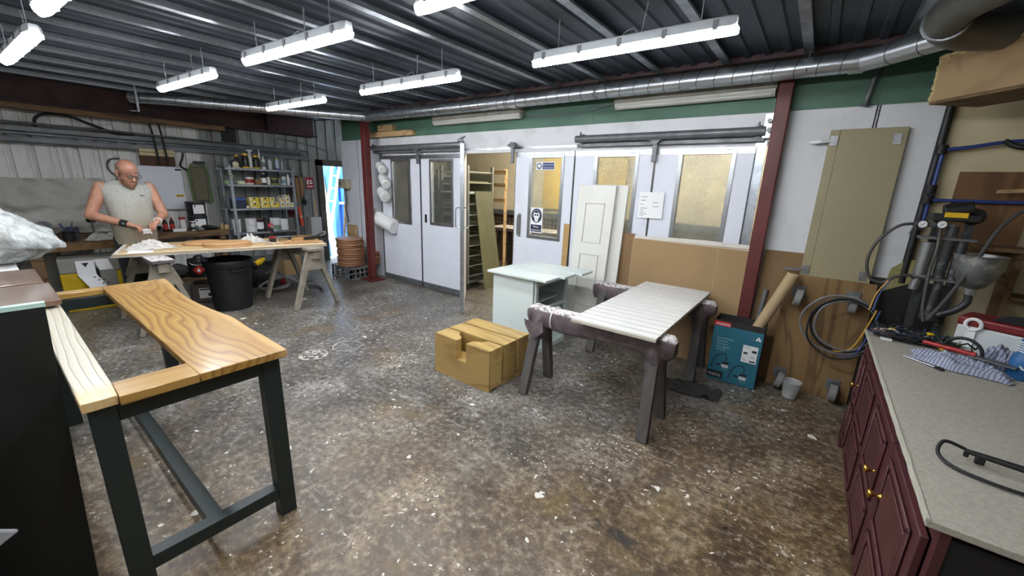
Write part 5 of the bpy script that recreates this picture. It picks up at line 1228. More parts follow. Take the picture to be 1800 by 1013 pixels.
MB().bb(.0901, .0915, -.05, .12, .06, .19).build('label', PAPER, t, smooth=False)
q = MB().bb(.0916, .0922, .04, .1, .08, .12).bb(.0916, .0922, -.04, .1, .165, .18); q.build('label_marks', INK, t, smooth=False)
# low shelf plank under the wall bench
put(MB().bb(-7.35, -6.8, 1.2, 2.15, .14, .185), 'shelf_plank', OLDWOOD, 'low timber shelf plank under the wall bench carrying the drum', 'plank', bevel=.004)
for i, y_ in enumerate((1.22, 2.03)): put(MB().bb(-7.3, -6.82, y_, y_ + .1, 0, .139), 'support_block', OLDWOOD, ('timber block under the left end of the low plank', 'timber block under the right end of the low plank')[i], 'block', smooth=False)
BAGM = M('dark_grey_bag', (64, 64, 66), .7, 0, .3, 9, .3, 30)
for i, (y_, z_, s_) in enumerate(((1.3, .187, .14), (1.55, .187, .12), (1.4, .385, .13))):
    q = MB()
    q.grid(lambda u, v: V(-7.0 + s_ * .8 * math.cos(2 * PI * u) * math.sin(PI * v) * (1 + .15 * nz((u * 6, v * 4, i))), y_ + s_ * math.sin(2 * PI * u) * math.sin(PI * v) * (1 + .2 * nz((u * 5, v * 5, i + 4))), z_ + .1 - .1 * math.cos(PI * v) * (1 + .1 * nz((u * 7, v * 3, i)))), 22, 12)
    put(q, 'dust_bag', BAGM, ('slumped dark grey bag on the left of the low plank', 'slumped dark grey bag beside the hazard drum', 'uppermost dark grey bag on the low plank')[i], 'bag', 'dark bags on the low plank', ang=70)
t = thing('yellow_power_tool', 'yellow and black power tool on the vacuum under the work table', 'power tool', (-6.55, 2.42, .30), .4)
MB().tube([(0, -.1, .03), (0, 0, .06), (0, .08, .1)], [.035, .045, .03], 12).build('body', YELLOW, t)
MB().cyl((0, -.14, .02), (0, -.09, .035), .04, n=14).cyl((0, .04, .06), (0, .07, .14), .018, n=10).build('black_parts', BLACKP, t)
t = thing('shop_vacuum', 'black shop vacuum with grey hose behind the dustbin', 'vacuum', (-6.6, 2.42, 0))
MB().lathe([(0, 0), (.18, .0), (.19, .02), (.19, .2), (.17, .26), (.08, .295), (0, .3)], n=24).build('tub', BLACKP, t)
MB().tube(spline([(.18, .1, .12), (.4, .22, .07), (.55, .1, .04), (.45, -.12, .03), (.25, -.1, .05), (.3, .2, .14), (.5, .35, .06), (.7, .5, .03), (1.0, .45, .03)], 7), .021, 10).build('hose', M('vacuum_hose', (150, 148, 146), .5, 0, .2), t)
MB().tube(spline([(.2, .0, .2), (.35, .1, .26), (.55, .15, .1), (.5, -.05, .03)], 6), .012, 8).build('flex', GREYP, t)
MB().sph((.42, .15, .1), (.05, .05, .05)).build('red_nozzle', RED, t)
put(MB().bb(-6.75, -6.45, 2.72, 2.98, 0.12, .42), 'small_carton', CARD, 'small brown cardboard carton under the right end of the work table', 'carton', smooth=False)
put(MB().bb(-6.9, -6.35, 2.6, 3.1, 0, .115), 'floor_pallet', GREYP, 'grey plinth under the small brown carton', 'plinth', bevel=.005)

# ------------------------------------------------------------------ stack of round seats on a crate
CRATE = M('grey_crate', (110, 110, 108), .55, 0, .2)
t = thing('plastic_crate', 'grey slotted plastic crate under the stack of round seats', 'crate', (-6.2, 3.72, 0), .0)
q = MB()
for sx_ in (-1, 1):
    for k in range(6): q.bb(sx_ * .27 - .012, sx_ * .27 + .012, -.21 + k * .084 - .012, -.21 + k * .084 + .012, 0, .2)
for sy_ in (-1, 1):
    for k in range(7): q.bb(-.27 + k * .09 - .012, -.27 + k * .09 + .012, sy_ * .21 - .012, sy_ * .21 + .012, 0, .2)
q.build('uprights', CRATE, t, smooth=False)
q = MB()
for z0, z1 in ((0, .02), (.09, .11), (.17, .2)):
    for sx_ in (-1, 1): q.bb(sx_ * .27 - .014, sx_ * .27 + .014, -.225, .225, z0, z1)
    for sy_ in (-1, 1): q.bb(-.285, .285, sy_ * .21 - .014, sy_ * .21 + .014, z0, z1)
q.bb(-.27, .27, -.21, .21, .176, .19); q.build('bands', CRATE, t, smooth=False)
STK = [wood('stacked_seat_a', (150, 106, 76), (110, 74, 52), 'X', 4, .55, fine=.25), wood('stacked_seat_b', (168, 122, 88), (124, 84, 58), 'Y', 4, .55, fine=.25)]
first = None
def disc_seat(c, rz, i):
    o_ = MB().prism([(.235 * math.cos(a_) * (1 if math.cos(a_) < .82 else .9), .21 * math.sin(a_)) for a_ in [2 * PI * u / 32 for u in range(32)]], FT(0, 0, 0), 0, .034).build('round_seat', STK[i % 2], None, bevel=.009, recenter=False, seg=3)
    o_.location = c; o_.rotation_euler = (0, 0, rz); return o_
for i in range(12):
    o_ = disc_seat((-6.18 + rnd.uniform(-.012, .012), 3.69 + rnd.uniform(-.012, .012), .2015 + i * .0385), rnd.uniform(-.12, .12), i)
    tag(o_, {0: 'lowest round wooden seat of the stack on the grey crate', 11: 'topmost round wooden seat of the stack on the grey crate'}.get(i, '%s round wooden seat from the bottom of the stack on the crate' % ('', 'second', 'third', 'fourth', 'fifth', 'sixth', 'seventh', 'eighth', 'ninth', 'tenth', 'eleventh', '')[i]), 'seat', 'round wooden seats stacked on the crate')
q = MB()
for i in range(6):
    o_ = MB().bb(-5.965 - .1, -5.965 + .1, 3.93, 4.03, .2015 + i * .04, .2015 + i * .04 + .035).build('seat_block', STK[i % 2], None, bevel=.008)
    tag(o_, 'short wooden block, %s from the bottom, behind the round seats' % ('first', 'second', 'third', 'fourth', 'fifth', 'sixth')[i], 'block', 'short wooden blocks behind the round seats')
put(MB().bb(-6.72, -6.5, 3.98, 4.03, 0, .82), 'leaning_offcut', PLY, 'pale timber offcut standing on the booth wall left of the round seats', 'timber', smooth=False)

# ------------------------------------------------------------------ shelving against the left wall
t = thing('steel_shelving', 'grey slotted-angle steel shelving against the left wall', 'shelving', (-7.55, 2.9, 0))
for sx_ in (-.2, .2):
    for sy_ in (-.44, .5):
        q = MB(); s1 = -1 if sx_ > 0 else 1
        q.bb(sx_ - .002, sx_ + .002, sy_ - .02, sy_ + .02, 0, 1.76).bb(min(sx_, sx_ + s1 * .035), max(sx_, sx_ + s1 * .035), sy_ - .002 - .018, sy_ + .002 - .018, 0, 1.76)
        for k in range(22): q.bb(sx_ + .0021, sx_ + .0028, sy_ - .004, sy_ + .004, .06 + k * .08, .085 + k * .08) if sx_ > 0 else None
        q.build('upright', GALV, t, smooth=False)
SHZ = [1.725, 1.475, 1.10, .715, .25]
for z_ in SHZ: MB().bb(-.2, .2, -.5, .5, z_ - .004, z_).bb(.196, .2, -.5, .5, z_ - .032, z_).bb(-.2, -.196, -.5, .5, z_ - .032, z_).build('shelf', GALV, t, smooth=False)
MB().tube(spline([(.21, -.43, 1.66), (.235, -.47, 1.63), (.23, -.42, 1.6), (.235, -.46, 1.56)], 4), .008, 6).build('knotted_string', M('string', (196, 188, 160), .9), t)
def yz(zx, scale, x0): return 2.35 + (x0 + zx * scale - 388) * .00832
XS = -7.43
def bottle(y, w, h, z, body, cap, label, grp, base=None, neck=.4, labelcol=None, x=XS):
    t = thing('bottle', label, 'bottle', (x, y, z), 0, grp); r_ = w / 2
    MB().lathe([(0, 0), (r_ * .96, 0), (r_, .006), (r_, h * .66), (r_ * .85, h * .74), (r_ * neck, h * .82), (r_ * neck, h * .88), (0, h * .88)], n=16).build('body', body, t)
    MB().lathe([(r_ * neck * 1.1, h * .86), (r_ * neck * 1.1, h * .99), (r_ * neck * .8, h), (0, h)], n=14).build('cap', cap, t)
    if labelcol: MB().lathe([(r_ * 1.01, h * .15), (r_ * 1.015, h * .16), (r_ * 1.015, h * .55), (r_ * 1.01, h * .56)], n=16).build('label', labelcol, t)
    if base: MB().lathe([(r_ * 1.02, 0), (r_ * 1.02, h * .1)], n=16).build('base_band', base, t)
    return t
def tin(y, w, h, z, body, lid, label, grp, band=None, x=XS, handle=False, taper=1.0):
    t = thing('tin', label, 'tin', (x, y, z), 0, grp); r_ = w / 2
    MB().lathe([(0, 0), (r_ * taper, 0), (r_ * taper, .004), (r_, h * .94), (r_ * 1.03, h * .945), (r_ * 1.03, h * .965)], n=20).build('body', body, t)
    MB().lathe([(r_ * 1.02, h * .965), (r_ * 1.0, h), (r_ * .86, h), (r_ * .86, h * .985), (0, h * .985)], n=20).build('lid', lid, t)
    if band: MB().lathe([(r_ * (taper + (1 - taper) * .2) * 1.012, h * .2), (r_ * (taper + (1 - taper) * .75) * 1.012, h * .75)], n=20).build('label', band, t)
    if handle: MB().tube([(r_ * 1.03, r_ * .95 * math.cos(a_), h * .82 - r_ * .9 * math.sin(a_)) for a_ in [PI * u / 10 for u in range(11)]], .0025, 5).build('bail', STEEL, t)
    return t
TB = M('tin_white', (222, 222, 222), .4, 0, .08); TGREY = M('tin_grey', (120, 122, 124), .4, .3, .2); TDARK = M('tin_dark', (52, 48, 48), .45, .2, .2); TRED = M('tin_red', (150, 40, 34), .45, 0, .1); TGRN = M('tin_green', (120, 158, 110), .5, 0, .1)
g1 = 'bottles and cans on the top shelf'; S3 = .1086; z0 = SHZ[0] + .001
tin(yz(178, S3, 380), .115, .15, z0, TGREY, TDARK, 'dark grey bucket at the left end of the top shelf', g1, taper=.8)
t = thing('dust_mask', 'round cream dust mask in a dark frame on the top shelf', 'mask', (XS, yz(318, S3, 380), z0), 0, g1)
MB().cyl((0, 0, .065), (.02, 0, .065), .062, n=24).build('rim', BLACKP, t); MB().cyl((.02, 0, .05), (.03, 0, .05), .045, .03, 20).build('face', M('cream_mask', (214, 210, 180), .7), t); MB().bb(-.03, .035, -.055, .055, 0, .012).build('foot', M('cream_mask', (214, 210, 180), .7), t)
GLU = M('glue_black', (30, 28, 26), .4)
bottle(yz(385, S3, 380), .075, .2, z0, GLU, YELLOW, 'black glue bottle with yellow cap partly behind its neighbour, left of the three', g1, YELLOW, .75, x=XS - .08)
bottle(yz(485, S3, 380), .1, .225, z0, GLU, YELLOW, 'black glue bottle with yellow cap in the middle of the three', g1, YELLOW, .72)
bottle(yz(655, S3, 380), .095, .205, z0, GLU, YELLOW, 'black glue bottle with yellow cap on the right of the three', g1, YELLOW, .72)
t = bottle(yz(562, S3, 380), .06, .27, z0, M('clear_white', (200, 200, 196), .3), WHITEPL, 'tall white spray bottle between the two black glue bottles', g1, None, .5)
MB().bb(-.015, .045, -.045, .03, .262, .285).build('trigger', WHITEPL, t)
t = bottle(yz(775, S3, 380), .06, .2, z0, WHITEPL, WHITEPL, 'white sealant cartridge right of the black glue bottles', g1, None, .35, INKG); MB().cyl((0, -.05, .17), (0, -.05, .31), .012, .004, 8).build('spare_nozzle', WHITEPL, t)
bottle(yz(885, S3, 380), .055, .18, z0, M('tube_grey', (186, 188, 190), .35), GREYP, 'pale grey tube near the right of the top shelf', g1, None, .4)
bottle(yz(1010, S3, 380), .06, .19, z0, M('tube_blue', (172, 182, 204), .35), M('cap_yellow', (200, 180, 110), .5), 'white and blue aerosol near the right end of the top shelf', g1, M('tube_base_blue', (60, 80, 150), .4), .5)
bottle(yz(1095, S3, 380), .06, .2, z0, M('tube_grey2', (126, 130, 130), .3, .4), GREYP, 'grey aerosol at the right end of the top shelf', g1, None, .45)
g2 = 'tins and bottles on the second shelf'; z0 = SHZ[1] + .001
t = thing('tape_roll', 'green masking tape roll at the left of the second shelf', 'tape', (XS, yz(175, S3, 380), z0), 0, g2); MB().lathe([(.03, 0), (.055, 0), (.055, .05), (.03, .05), (.03, 0)], n=24).build('roll', TGRN, t)
tin(yz(375, S3, 380), .115, .05, z0, M('cream_tub', (214, 214, 180), .5), M('cream_tub', (214, 214, 180), .5), 'low cream tub on the second shelf', g2)
tin(yz(512, S3, 380), .12, .11, z0, TB, TB, 'white tin with a red and orange label on the second shelf', g2, TRED)
put(MB().bb(XS - .05, XS + .03, yz(595, S3, 380), yz(700, S3, 380), z0, z0 + .085), 'small_box', CARDD, 'small brown box in the middle of the second shelf', 'box', g2, smooth=False)
bottle(yz(745, S3, 380), .085, .19, z0, BLACKP, GREYP, 'black can with a white label on the second shelf', g2, None, .6, PAPER)
bottle(yz(830, S3, 380), .06, .125, z0, M('milky', (200, 200, 190), .4), WHITEPL, 'small milky bottle right of the black can', g2, None, .6)
tin(yz(925, S3, 380), .105, .115, z0, M('olive_tin', (148, 150, 60), .4), TGREY, 'olive and yellow tin on the second shelf', g2, TDARK)
bottle(yz(1025, S3, 380), .05, .13, z0, M('green_jar', (110, 122, 104), .4), TDARK, 'dull green jar near the right of the second shelf', g2, None, .8)
bottle(yz(1100, S3, 380), .075, .17, z0, WHITEPL, TDARK, 'white bottle with dark lettering near the right of the second shelf', g2, None, .6, M('teal_label', (120, 150, 160), .5))
bottle(yz(1180, S3, 380), .045, .18, z0, WHITEPL, WHITEPL, 'slim white bottle at the right end of the second shelf', g2, None, .6)
g3 = 'boxes on the third shelf'; S4 = .1184; z0 = SHZ[2] + .001; k4 = S4 * .0087
YB1 = M('yellow_box_print', (214, 190, 50), .6, 0, .35, 30, 0, rgb2=(230, 226, 200), thr=(.5, .56)); WB1 = M('white_box_card', (222, 220, 206), .6, 0, .08)
def sbox(zx0, zx1, h, lift, mat, label, mark=True, x=XS):
    t = thing('screw_box', label, 'box', (x, (yz(zx0, S4, 380) + yz(zx1, S4, 380)) / 2, z0 + lift), rnd.uniform(-.06, .06), g3); w_ = (yz(zx1, S4, 380) - yz(zx0, S4, 380)) / 2 - .004
    MB().bb(-.07, .06, -w_, w_, 0, h).build('carton', mat, t, bevel=.002)
    if mark: MB().bb(.0601, .0608, -w_ * .6, w_ * .5, h * .3, h * .7).build('label', YELLOW if mat is WB1 else YELLOW, t, smooth=False); MB().bb(.0609, .0614, -w_ * .2, w_ * .3, h * .66, h * .9).build('dark_mark', INK, t, smooth=False)
for i, (a, b_) in enumerate(((405, 560), (570, 715), (725, 870))): sbox(a, b_, .085, 0, YB1, 'yellow and white screw box in the bottom row, %s from the left' % ('first', 'second', 'third')[i])
for i, (a, b_) in enumerate(((405, 555), (575, 715), (718, 800))): sbox(a, b_, .085, .0862, YB1, 'yellow and white screw box in the upper row, %s from the left' % ('first', 'second', 'third')[i])
for i, (a, b_) in enumerate(((880, 965), (970, 1035), (1040, 1100), (1105, 1165))): sbox(a, b_, .08, 0, WB1, 'small white screw box in the bottom row, %s of the four' % ('first', 'second', 'third', 'last')[i])
sbox(875, 950, .08, .0812, WB1, 'white screw box on the upper row, with a loose flap'); sbox(965, 1055, .08, .0812, WB1, 'white screw box on the upper row, right of the one with a flap'); sbox(965, 1045, .045, .1624, WB1, 'smallest white box, topmost of the pile on the third shelf')
put(MB().bar((XS + .03, yz(860, S4, 380), z0 + .163), (XS + .03, yz(905, S4, 380), z0 + .2), .05, .003), 'loose_flap', WB1, 'loose white card flap on top of the upper white boxes', 'card')
t = thing('drill_case', 'dark blue tool case with bright blue lid on the third shelf', 'case', (XS, yz(265, S4, 380), z0), 0, g3)
MB().bb(-.1, .06, -.09, .09, 0, .12).build('body', M('navy_case', (34, 44, 66), .5), t, bevel=.008); MB().bb(-.1, .065, -.09, .09, .121, .16).build('lid', M('bright_blue_lid', (52, 96, 176), .45), t, bevel=.008)
for i in range(2): put(MB().bb(XS, XS + .05, yz(310 + i * 45, S4, 380), yz(350 + i * 45, S4, 380), z0, z0 + .035), 'tiny_box', WB1, ('tiny white box on the left, in front of the blue case', 'tiny white box on the right, beside the yellow boxes')[i], 'box', g3, smooth=False)
g4 = 'buckets on the fourth shelf'; z0 = SHZ[3] + .001
tin(yz(200, S4, 380), .125, .22, z0, TB, TGREY, 'white bucket at the left end of the fourth shelf', g4, None, XS, False, .8)
tin(yz(410, S4, 380), .165, .215, z0, TB, WHITEPL, 'white pail with a wire handle on the fourth shelf', g4, None, XS, True, .94)
tin(yz(545, S4, 380), .11, .2, z0, TDARK, TRED, 'dark tin with a red rim on the fourth shelf', g4, PAPER)
tin(yz(655, S4, 380), .1, .215, z0, TDARK, TDARK, 'dark brown tin behind the drill on the fourth shelf', g4)
t = tin(yz(785, S4, 380), .17, .205, z0, TB, TB, 'white paint pail with green hexagon print on the fourth shelf', g4, None, XS, True, .95)
q = MB()
for r_ in range(3):
    for k in range(9):
        a_ = -1.3 + k * .33 + (.16 if r_ % 2 else 0); R0 = .0835
        q.prism(circ(0, 0, .013, 6), ((R0 * math.cos(a_), R0 * math.sin(a_), .025 + r_ * .025), (-math.sin(a_), math.cos(a_), 0), (0, 0, 1)), 0, .0015)
q.build('hexagon_print', M('print_green', (24, 110, 66), .5), t, smooth=False)
tin(yz(935, S4, 380), .135, .185, z0, TB, TB, 'plain white tub right of the green printed pail', g4)
tin(yz(1065, S4, 380), .14, .195, z0, M('pail_grey', (88, 88, 84), .5, 0, .3), TGREY, 'dark grey pail at the right end of the fourth shelf', g4)

# ------------------------------------------------------------------ benches along the left wall
t = thing('wall_bench', 'old timber bench with a grubby edge along the left wall, behind the yellow machine', 'workbench', (-7.35, 0, 0))
MB().bb(-.5, .5, -1.4, 1.0, .70, .78).build('top', OLDWOOD, t, bevel=.006)
MB().bb(.485, .505, -1.4, 1.005, .69, .775).build('front_board', M('chipboard_edge', (128, 98, 62), .85, 0, .4, 14), t, smooth=False)
for y_ in (-1.2, .30): MB().bb(.36, .46, y_ - .05, y_ + .05, 0, .699).build('leg', OLDWOOD, t, bevel=.004)
t = thing('wall_bench', 'cluttered timber bench along the left wall under the white board', 'workbench', (-7.62, 1.75, 0))
MB().bb(-.24, .22, -.55, .6, .73, .78).build('top', OLDWOOD, t, bevel=.005)
MB().bb(.205, .225, -.55, .6, .69, .77).build('front_board', OLDWOOD, t, bevel=.004)
for y_ in (-.5, .52): MB().bb(.12, .19, y_ - .035, y_ + .035, 0, .729).bb(-.2, -.13, y_ - .035, y_ + .035, 0, .729).build('leg', OLDWOOD, t, smooth=False)
put(MB().bb(-7.45, -7.41, 2.25, 2.29, .781, .87).bb(-7.46, -7.4, 2.3, 2.36, .781, .85), 'timber_vice', PLY, 'pale timber clamp block at the right end of the cluttered bench', 'clamp', bevel=.004)
# machines on the left bench
def clutter(c, kind, label, grp='clutter on the benches'):
    t = thing('bench_tool', label, 'tool', c, rnd.uniform(-.5, .5), grp)
    if kind == 'vice':
        MB().bb(-.06, .06, -.05, .05, 0, .05).build('base', DKSTEEL, t, bevel=.006); MB().bb(-.1, .06, -.045, .045, .05, .13).build('jaw', M('vice_blue', (60, 70, 92), .5, .3), t, bevel=.01); MB().cyl((.06, 0, .08), (.13, 0, .08), .014).cyl((.12, -.07, .08), (.12, .07, .08), .006).build('screw', STEEL, t)
    elif kind == 'grinder':
        MB().cyl((-.1, 0, .13), (.1, 0, .13), .06, n=18).build('motor', DKSTEEL, t); MB().bb(-.06, .06, -.06, .06, 0, .08).build('foot', DKSTEEL, t, bevel=.006); MB().cyl((.11, 0, .13), (.14, 0, .13), .08, n=22).build('wheel', GREYP, t); MB().cyl((-.14, 0, .13), (-.11, 0, .13), .08, n=22).build('wheel', GREYP, t)
    elif kind == 'can':
        MB().lathe([(0, 0), (.055, 0), (.055, .1), (.06, .105), (.06, .12), (.05, .12), (0, .11)], n=18).build('pot', BLACKP, t); MB().tube([(-.05, 0, .12), (-.1, .0, .2)], .012, 8).tube([(.0, .02, .1), (.03, .04, .22)], .007, 8).build('brush', M('brush_handle', (80, 90, 120), .5), t)
    elif kind == 'lamp':
        MB().cyl((0, 0, 0), (0, 0, .02), .07).build('base', BLACKP, t); MB().tube([(0, 0, .02), (.02, 0, .14), (-.05, 0, .24)], .01, 8).build('arm', DKSTEEL, t); MB().cyl((-.05, 0, .24), (-.1, 0, .2), .025, .05).build('head', BLACKP, t)
    return t
clutter((-7.35, .42, .781), 'grinder', 'dark bench grinder on the left bench beside the plastic bundle')
clutter((-7.05, .60, .781), 'can', 'black pot of brushes at the front of the left bench')
clutter((-7.4, .66, .781), 'vice', 'blue-grey bench vice behind the pot of brushes')
clutter((-7.45, .86, .781), 'lamp', 'small dark lamp on the left bench beside the white cloth')
rag('white_cloth', (-7.03, .88, .781), .22, .3, .09, M('white_cloth', (206, 204, 196), .9), 'crumpled white cloth on the end of the left bench', 5, .4)
# things on the cluttered bench
BUCKB = M('bucket_black', (32, 32, 36), .4)
for i, z_ in enumerate((.781, .992)):
    t = tin(2.02, .25, .21, z_, BUCKB, M('bucket_lid', (70, 70, 74), .4), ('lower black paint bucket stacked on the cluttered bench', 'upper black paint bucket stacked on the cluttered bench')[i], 'black paint buckets on the bench', None, -7.6, False, .9)
    MB().prism(rect(-.07, .07, .0, .13), ((.127, .0, .035), (-.1, .995, 0), (0, 0, 1)), .0, .003).build('label', PAPER, t, smooth=False)
    q = MB(); q.prism(circ(-.045, .11, .012, 12), ((.127, .0, .035), (-.1, .995, 0), (0, 0, 1)), .003, .004); textlines(q, ((.131, -.06, .035), (-.1, .995, 0), (0, 0, 1)), .11, .1, 5, 3 + i, .004); q.build('label_print', INK, t, smooth=False)
COLA = M('dark_cola', (48, 24, 18), .15, 0, .1)
for i, y_ in enumerate((1.60, 1.68)):
    bottle(y_, .06, .2, .781, COLA, TRED, ('left of the two small cola bottles on the cluttered bench', 'right of the two small cola bottles on the cluttered bench')[i], 'cola bottles on the bench', None, .4, M('cola_label', (170, 40, 40), .5), x=-7.5)
bottle(1.80, .08, .2, .781, M('white_tub', (214, 210, 206), .4), RED, 'white canister with a red cap on the cluttered bench', 'clutter on the benches', None, .95, x=-7.48)
put(MB().lathe([(0, 0), (.03, 0), (.03, .1), (.012, .11), (.012, .125), (.045, .13), (.045, .14), (0, .14)], (-7.46, 1.92, .781), 14), 'white_pot', WHITEPL, 'small white pot with a dark flat lid in front of the buckets', 'pot', 'clutter on the benches')
put(MB().bb(-7.44, -7.40, 1.66, 1.81, .781, .826), 'white_packet', PAPER, 'white rectangular packet at the front of the cluttered bench', 'packet', 'clutter on the benches', bevel=.003)
for i, (y_, x_, m_, lab) in enumerate(((1.36, -7.5, DKSTEEL, 'dark angle grinder at the left of the cluttered bench'), (1.5, -7.6, BLACKP, 'black tool lying under the white board'), (1.95, -7.42, GREYP, 'grey sander at the front of the cluttered bench'), (2.1, -7.45, BLACKP, 'black planer at the right of the cluttered bench'), (2.06, -7.55, RED, 'red plastic tool beside the black buckets'))):
    t = thing('hand_tool', lab, 'hand tool', (x_, y_, .781), 1.2 + i, 'clutter on the benches')
    MB().tube([(-.11, 0, .035), (-.04, 0, .04), (.04, 0, .045), (.09, 0, .04)], [.02, .03, .034, .03], 12).build('body', m_, t); MB().cyl((.09, 0, .0), (.09, 0, .04), .045, n=16).build('disc', GREYP, t); MB().tube([(-.02, .03, .04), (.0, .09, .05)], .012, 8).build('side_handle', BLACKP, t)
# yellow machine box under the left bench
t = thing('yellow_machine', 'yellow and grey machine with paper leaflets hanging on it under the bench', 'machine', (-6.84, .70, 0), -.1)
MB().bb(-.2, .18, -.26, .24, .0, .45).build('yellow_body', M('machine_yellow', (196, 164, 20), .45, 0, .2), t, bevel=.01)
MB().bb(-.2, .18, -.26, .24, .452, .62).build('grey_body', M('machine_grey', (136, 134, 128), .5, 0, .2), t, bevel=.01)
MB().bb(.181, .19, .06, .2, .05, .58).build('front_bar', M('machine_grey', (136, 134, 128), .5, 0, .2), t, bevel=.004)
MB().bb(.18, .186, -.04, .06, .36, .5).build('dark_opening', BLACKP, t, smooth=False)
MB().bb(.05, .2, .26, .40, .0, .3).build('side_tank', M('machine_yellow', (196, 164, 20), .45, 0, .2), t, bevel=.012)
LEAF = PAPER
q = MB().grid(lambda u, v: (.20 + .10 * max(0, v - .55) * 2 + .01 * math.sin(u * 3), -.12 + u * .15 + .18 * max(0, v - .5), .595 - v * .34 + .0 * u), 8, 10); q.build('leaflet', LEAF, t)
q = MB().grid(lambda u, v: (.196, .03 + u * .12 + .03 * v, .6 - v * .13), 6, 5); q.build('leaflet', LEAF, t)
q = MB()
q.prism([(-.03, .02), (.03, .02), (.0, -.03)], ((.2135, -.045, .55), (.0, 1, .0), (0, 0, 1)), 0, .001)
for k in range(8): q.box((.235 + .025 * (k // 2), .01 + .04 * (k % 2) + .03 * (k // 2), .4 - .035 * (k // 2)), (.003, .018, .012))
q.build('leaflet_print', INK, t, smooth=False)
# ------------------------------------------------------------------ things on the left wall
t = thing('white_board', 'white wall board with a yellow warning sticker behind the man', 'board', (-7.86, 1.73, 1.09))
MB().bb(0, .03, -.26, .25, 0, .61).build('panel', WHITEP, t, bevel=.004)
MB().bb(.031, .032, .13, .23, .17, .205).build('warning_sticker', YELLOW, t, smooth=False)
MB().prism([(.145, .175), (.175, .175), (.16, .2)], FL(.0322, 0, 0), 0, .0005).bb(.0322, .0326, .18, .225, .183, .192).build('sticker_print', INK, t, smooth=False)
MB().bb(.031, .032, .17, .24, .555, .585).build('name_plate', BLACKP, t, smooth=False)
MB().bb(0, .035, -.265, .255, -.015, -.001).build('bottom_lip', WHITED, t, smooth=False)
t = thing('backing_board', 'dark brown backing board with a cream timber strip above the white board', 'board', (-7.84, 1.72, 1.70))
MB().bb(0, .02, -.2, .2, .005, .25).build('plywood', wood('dark_ply', (86, 62, 44), (60, 42, 30), 'Y', 5, .8), t, smooth=False)
MB().bb(.021, .05, -.2, .2, .19, .235).bb(.021, .045, -.2, .2, .14, .185).build('timber_strip', M('cream_timber', (206, 192, 150), .7, 0, .15), t, bevel=.003)
for i, (y_, lab) in enumerate(((1.70, 'left of the two black conduits dropping from the rusty beam'), (1.80, 'right of the two black conduits dropping from the rusty beam'))):
    put(MB().tube([(-7.74, y_ - .03, 2.35), (-7.75, y_, 2.1), (-7.76, y_ + .02, 1.72)], .013, 8), 'black_conduit', RUBBER, lab, 'conduit', 'black conduits on the left wall')
put(MB().tube(spline([(-7.76, .6, 2.1), (-7.76, .62, 2.2), (-7.76, .72, 2.26), (-7.76, .9, 2.26), (-7.76, 1.08, 2.19), (-7.76, 1.3, 2.11), (-7.76, 1.5, 2.11)], 6), .017, 8), 'black_cable', RUBBER, 'thick black cable arching above the rail on the left wall', 'cable')
put(MB().tube([(-7.74, -4, 2.14), (-7.74, 1.2, 2.13), (-7.74, 3.9, 2.08)], .012, 8), 'wall_conduit', DKSTEEL, 'long dark conduit running along the rail on the left wall', 'conduit')
put(MB().tube(spline([(-7.74, 3.35, 2.08), (-7.74, 3.38, 2.24), (-7.74, 3.45, 2.26), (-7.74, 4.05, 2.18), (-7.74, 4.3, 2.1)], 4), .012, 8), 'wall_conduit', DKSTEEL, 'bent dark conduit above the doorway on the left wall', 'conduit')
put(MB().bb(-7.87, -7.84, 2.58, 2.78, 2.13, 2.42), 'black_plate', BLACKP, 'black square plate on the left wall above the shelving', 'plate', smooth=False)
put(MB().bb(-7.885, -7.87, 1.22, 1.31, 2.11, 2.2), 'grey_tag', WHITEPL, 'small pale square tag on the cladding near the arching cable', 'tag', smooth=False)
TARP = M('grey_dust_sheet', (186, 184, 177), .9, 0, .2, 3, .2, 12)
q = MB().grid(lambda u, v: (-7.86 + .16 * abs(nz((u * 7, v * 2.5, 0))) + .10 * abs(nz((u * 16 + v * 4, v * 5, 3))) + .03 * math.sin(u * 22 + v * 2) * (1 - v * .5) + .03 * (1 - v), -1.8 + u * 2.9, .80 + v * (.70 + .012 * math.sin(u * 14))), 90, 20); put(q, 'dust_sheet', TARP, 'grey dust sheet hung along the wall behind the left bench', 'sheet', ang=80)
t = thing('hanging_cushion', 'brown pad with green edging hanging beside the white board', 'pad', (-7.8, 2.17, 1.2))
MB().bb(0, .05, -.1, .1, 0, .52).build('pad', M('pad_brown', (104, 98, 82), .9, 0, .2), t, bevel=.03)
MB().tube([(.03, -.11, .0), (.03, -.12, .45), (.03, -.08, .55), (.03, .08, .55), (.03, .12, .45), (.03, .13, .0), (.03, .1, -.03)], .014, 8).build('green_edging', M('pad_green', (88, 112, 60), .8), t)
t = thing('wall_hook', 'thin wire hook with a black clip above the hanging pad', 'hook', (-7.82, 2.03, 1.78))
MB().tube(spline([(0, 0, .13), (.01, -.02, .05), (.02, -.06, -.06), (.02, .02, -.12)], 5), .014, 8).build('strap', RUBBER, t); MB().bb(0, .04, .1, .25, -.02, .02).build('clip', BLACKP, t, bevel=.006)
t = thing('tape_remnant', 'curved torn tape remnant on the cladding beside the man', 'tape', (-7.885, 1.2, 1.46))
q = MB().tube(spline([(0, .12, .32), (.005, .02, .30), (.005, -.02, .2), (.005, .03, .1), (.0, .12, .0)], 6), [.014, .013, .016, .012, .013, .01, .01, .015, .016, .012, .01, .009, .01, .012, .01, .008, .01, .011, .008, .006, .008, .006, .005, .006, .005], 6); q.build('remnant', M('tape_grey', (92, 90, 84), .8, 0, .4, 20), t)
t = thing('leather_strap', 'pair of brown leather straps hanging at the end of the shelving', 'straps', (-7.4, 3.5, 1.2))
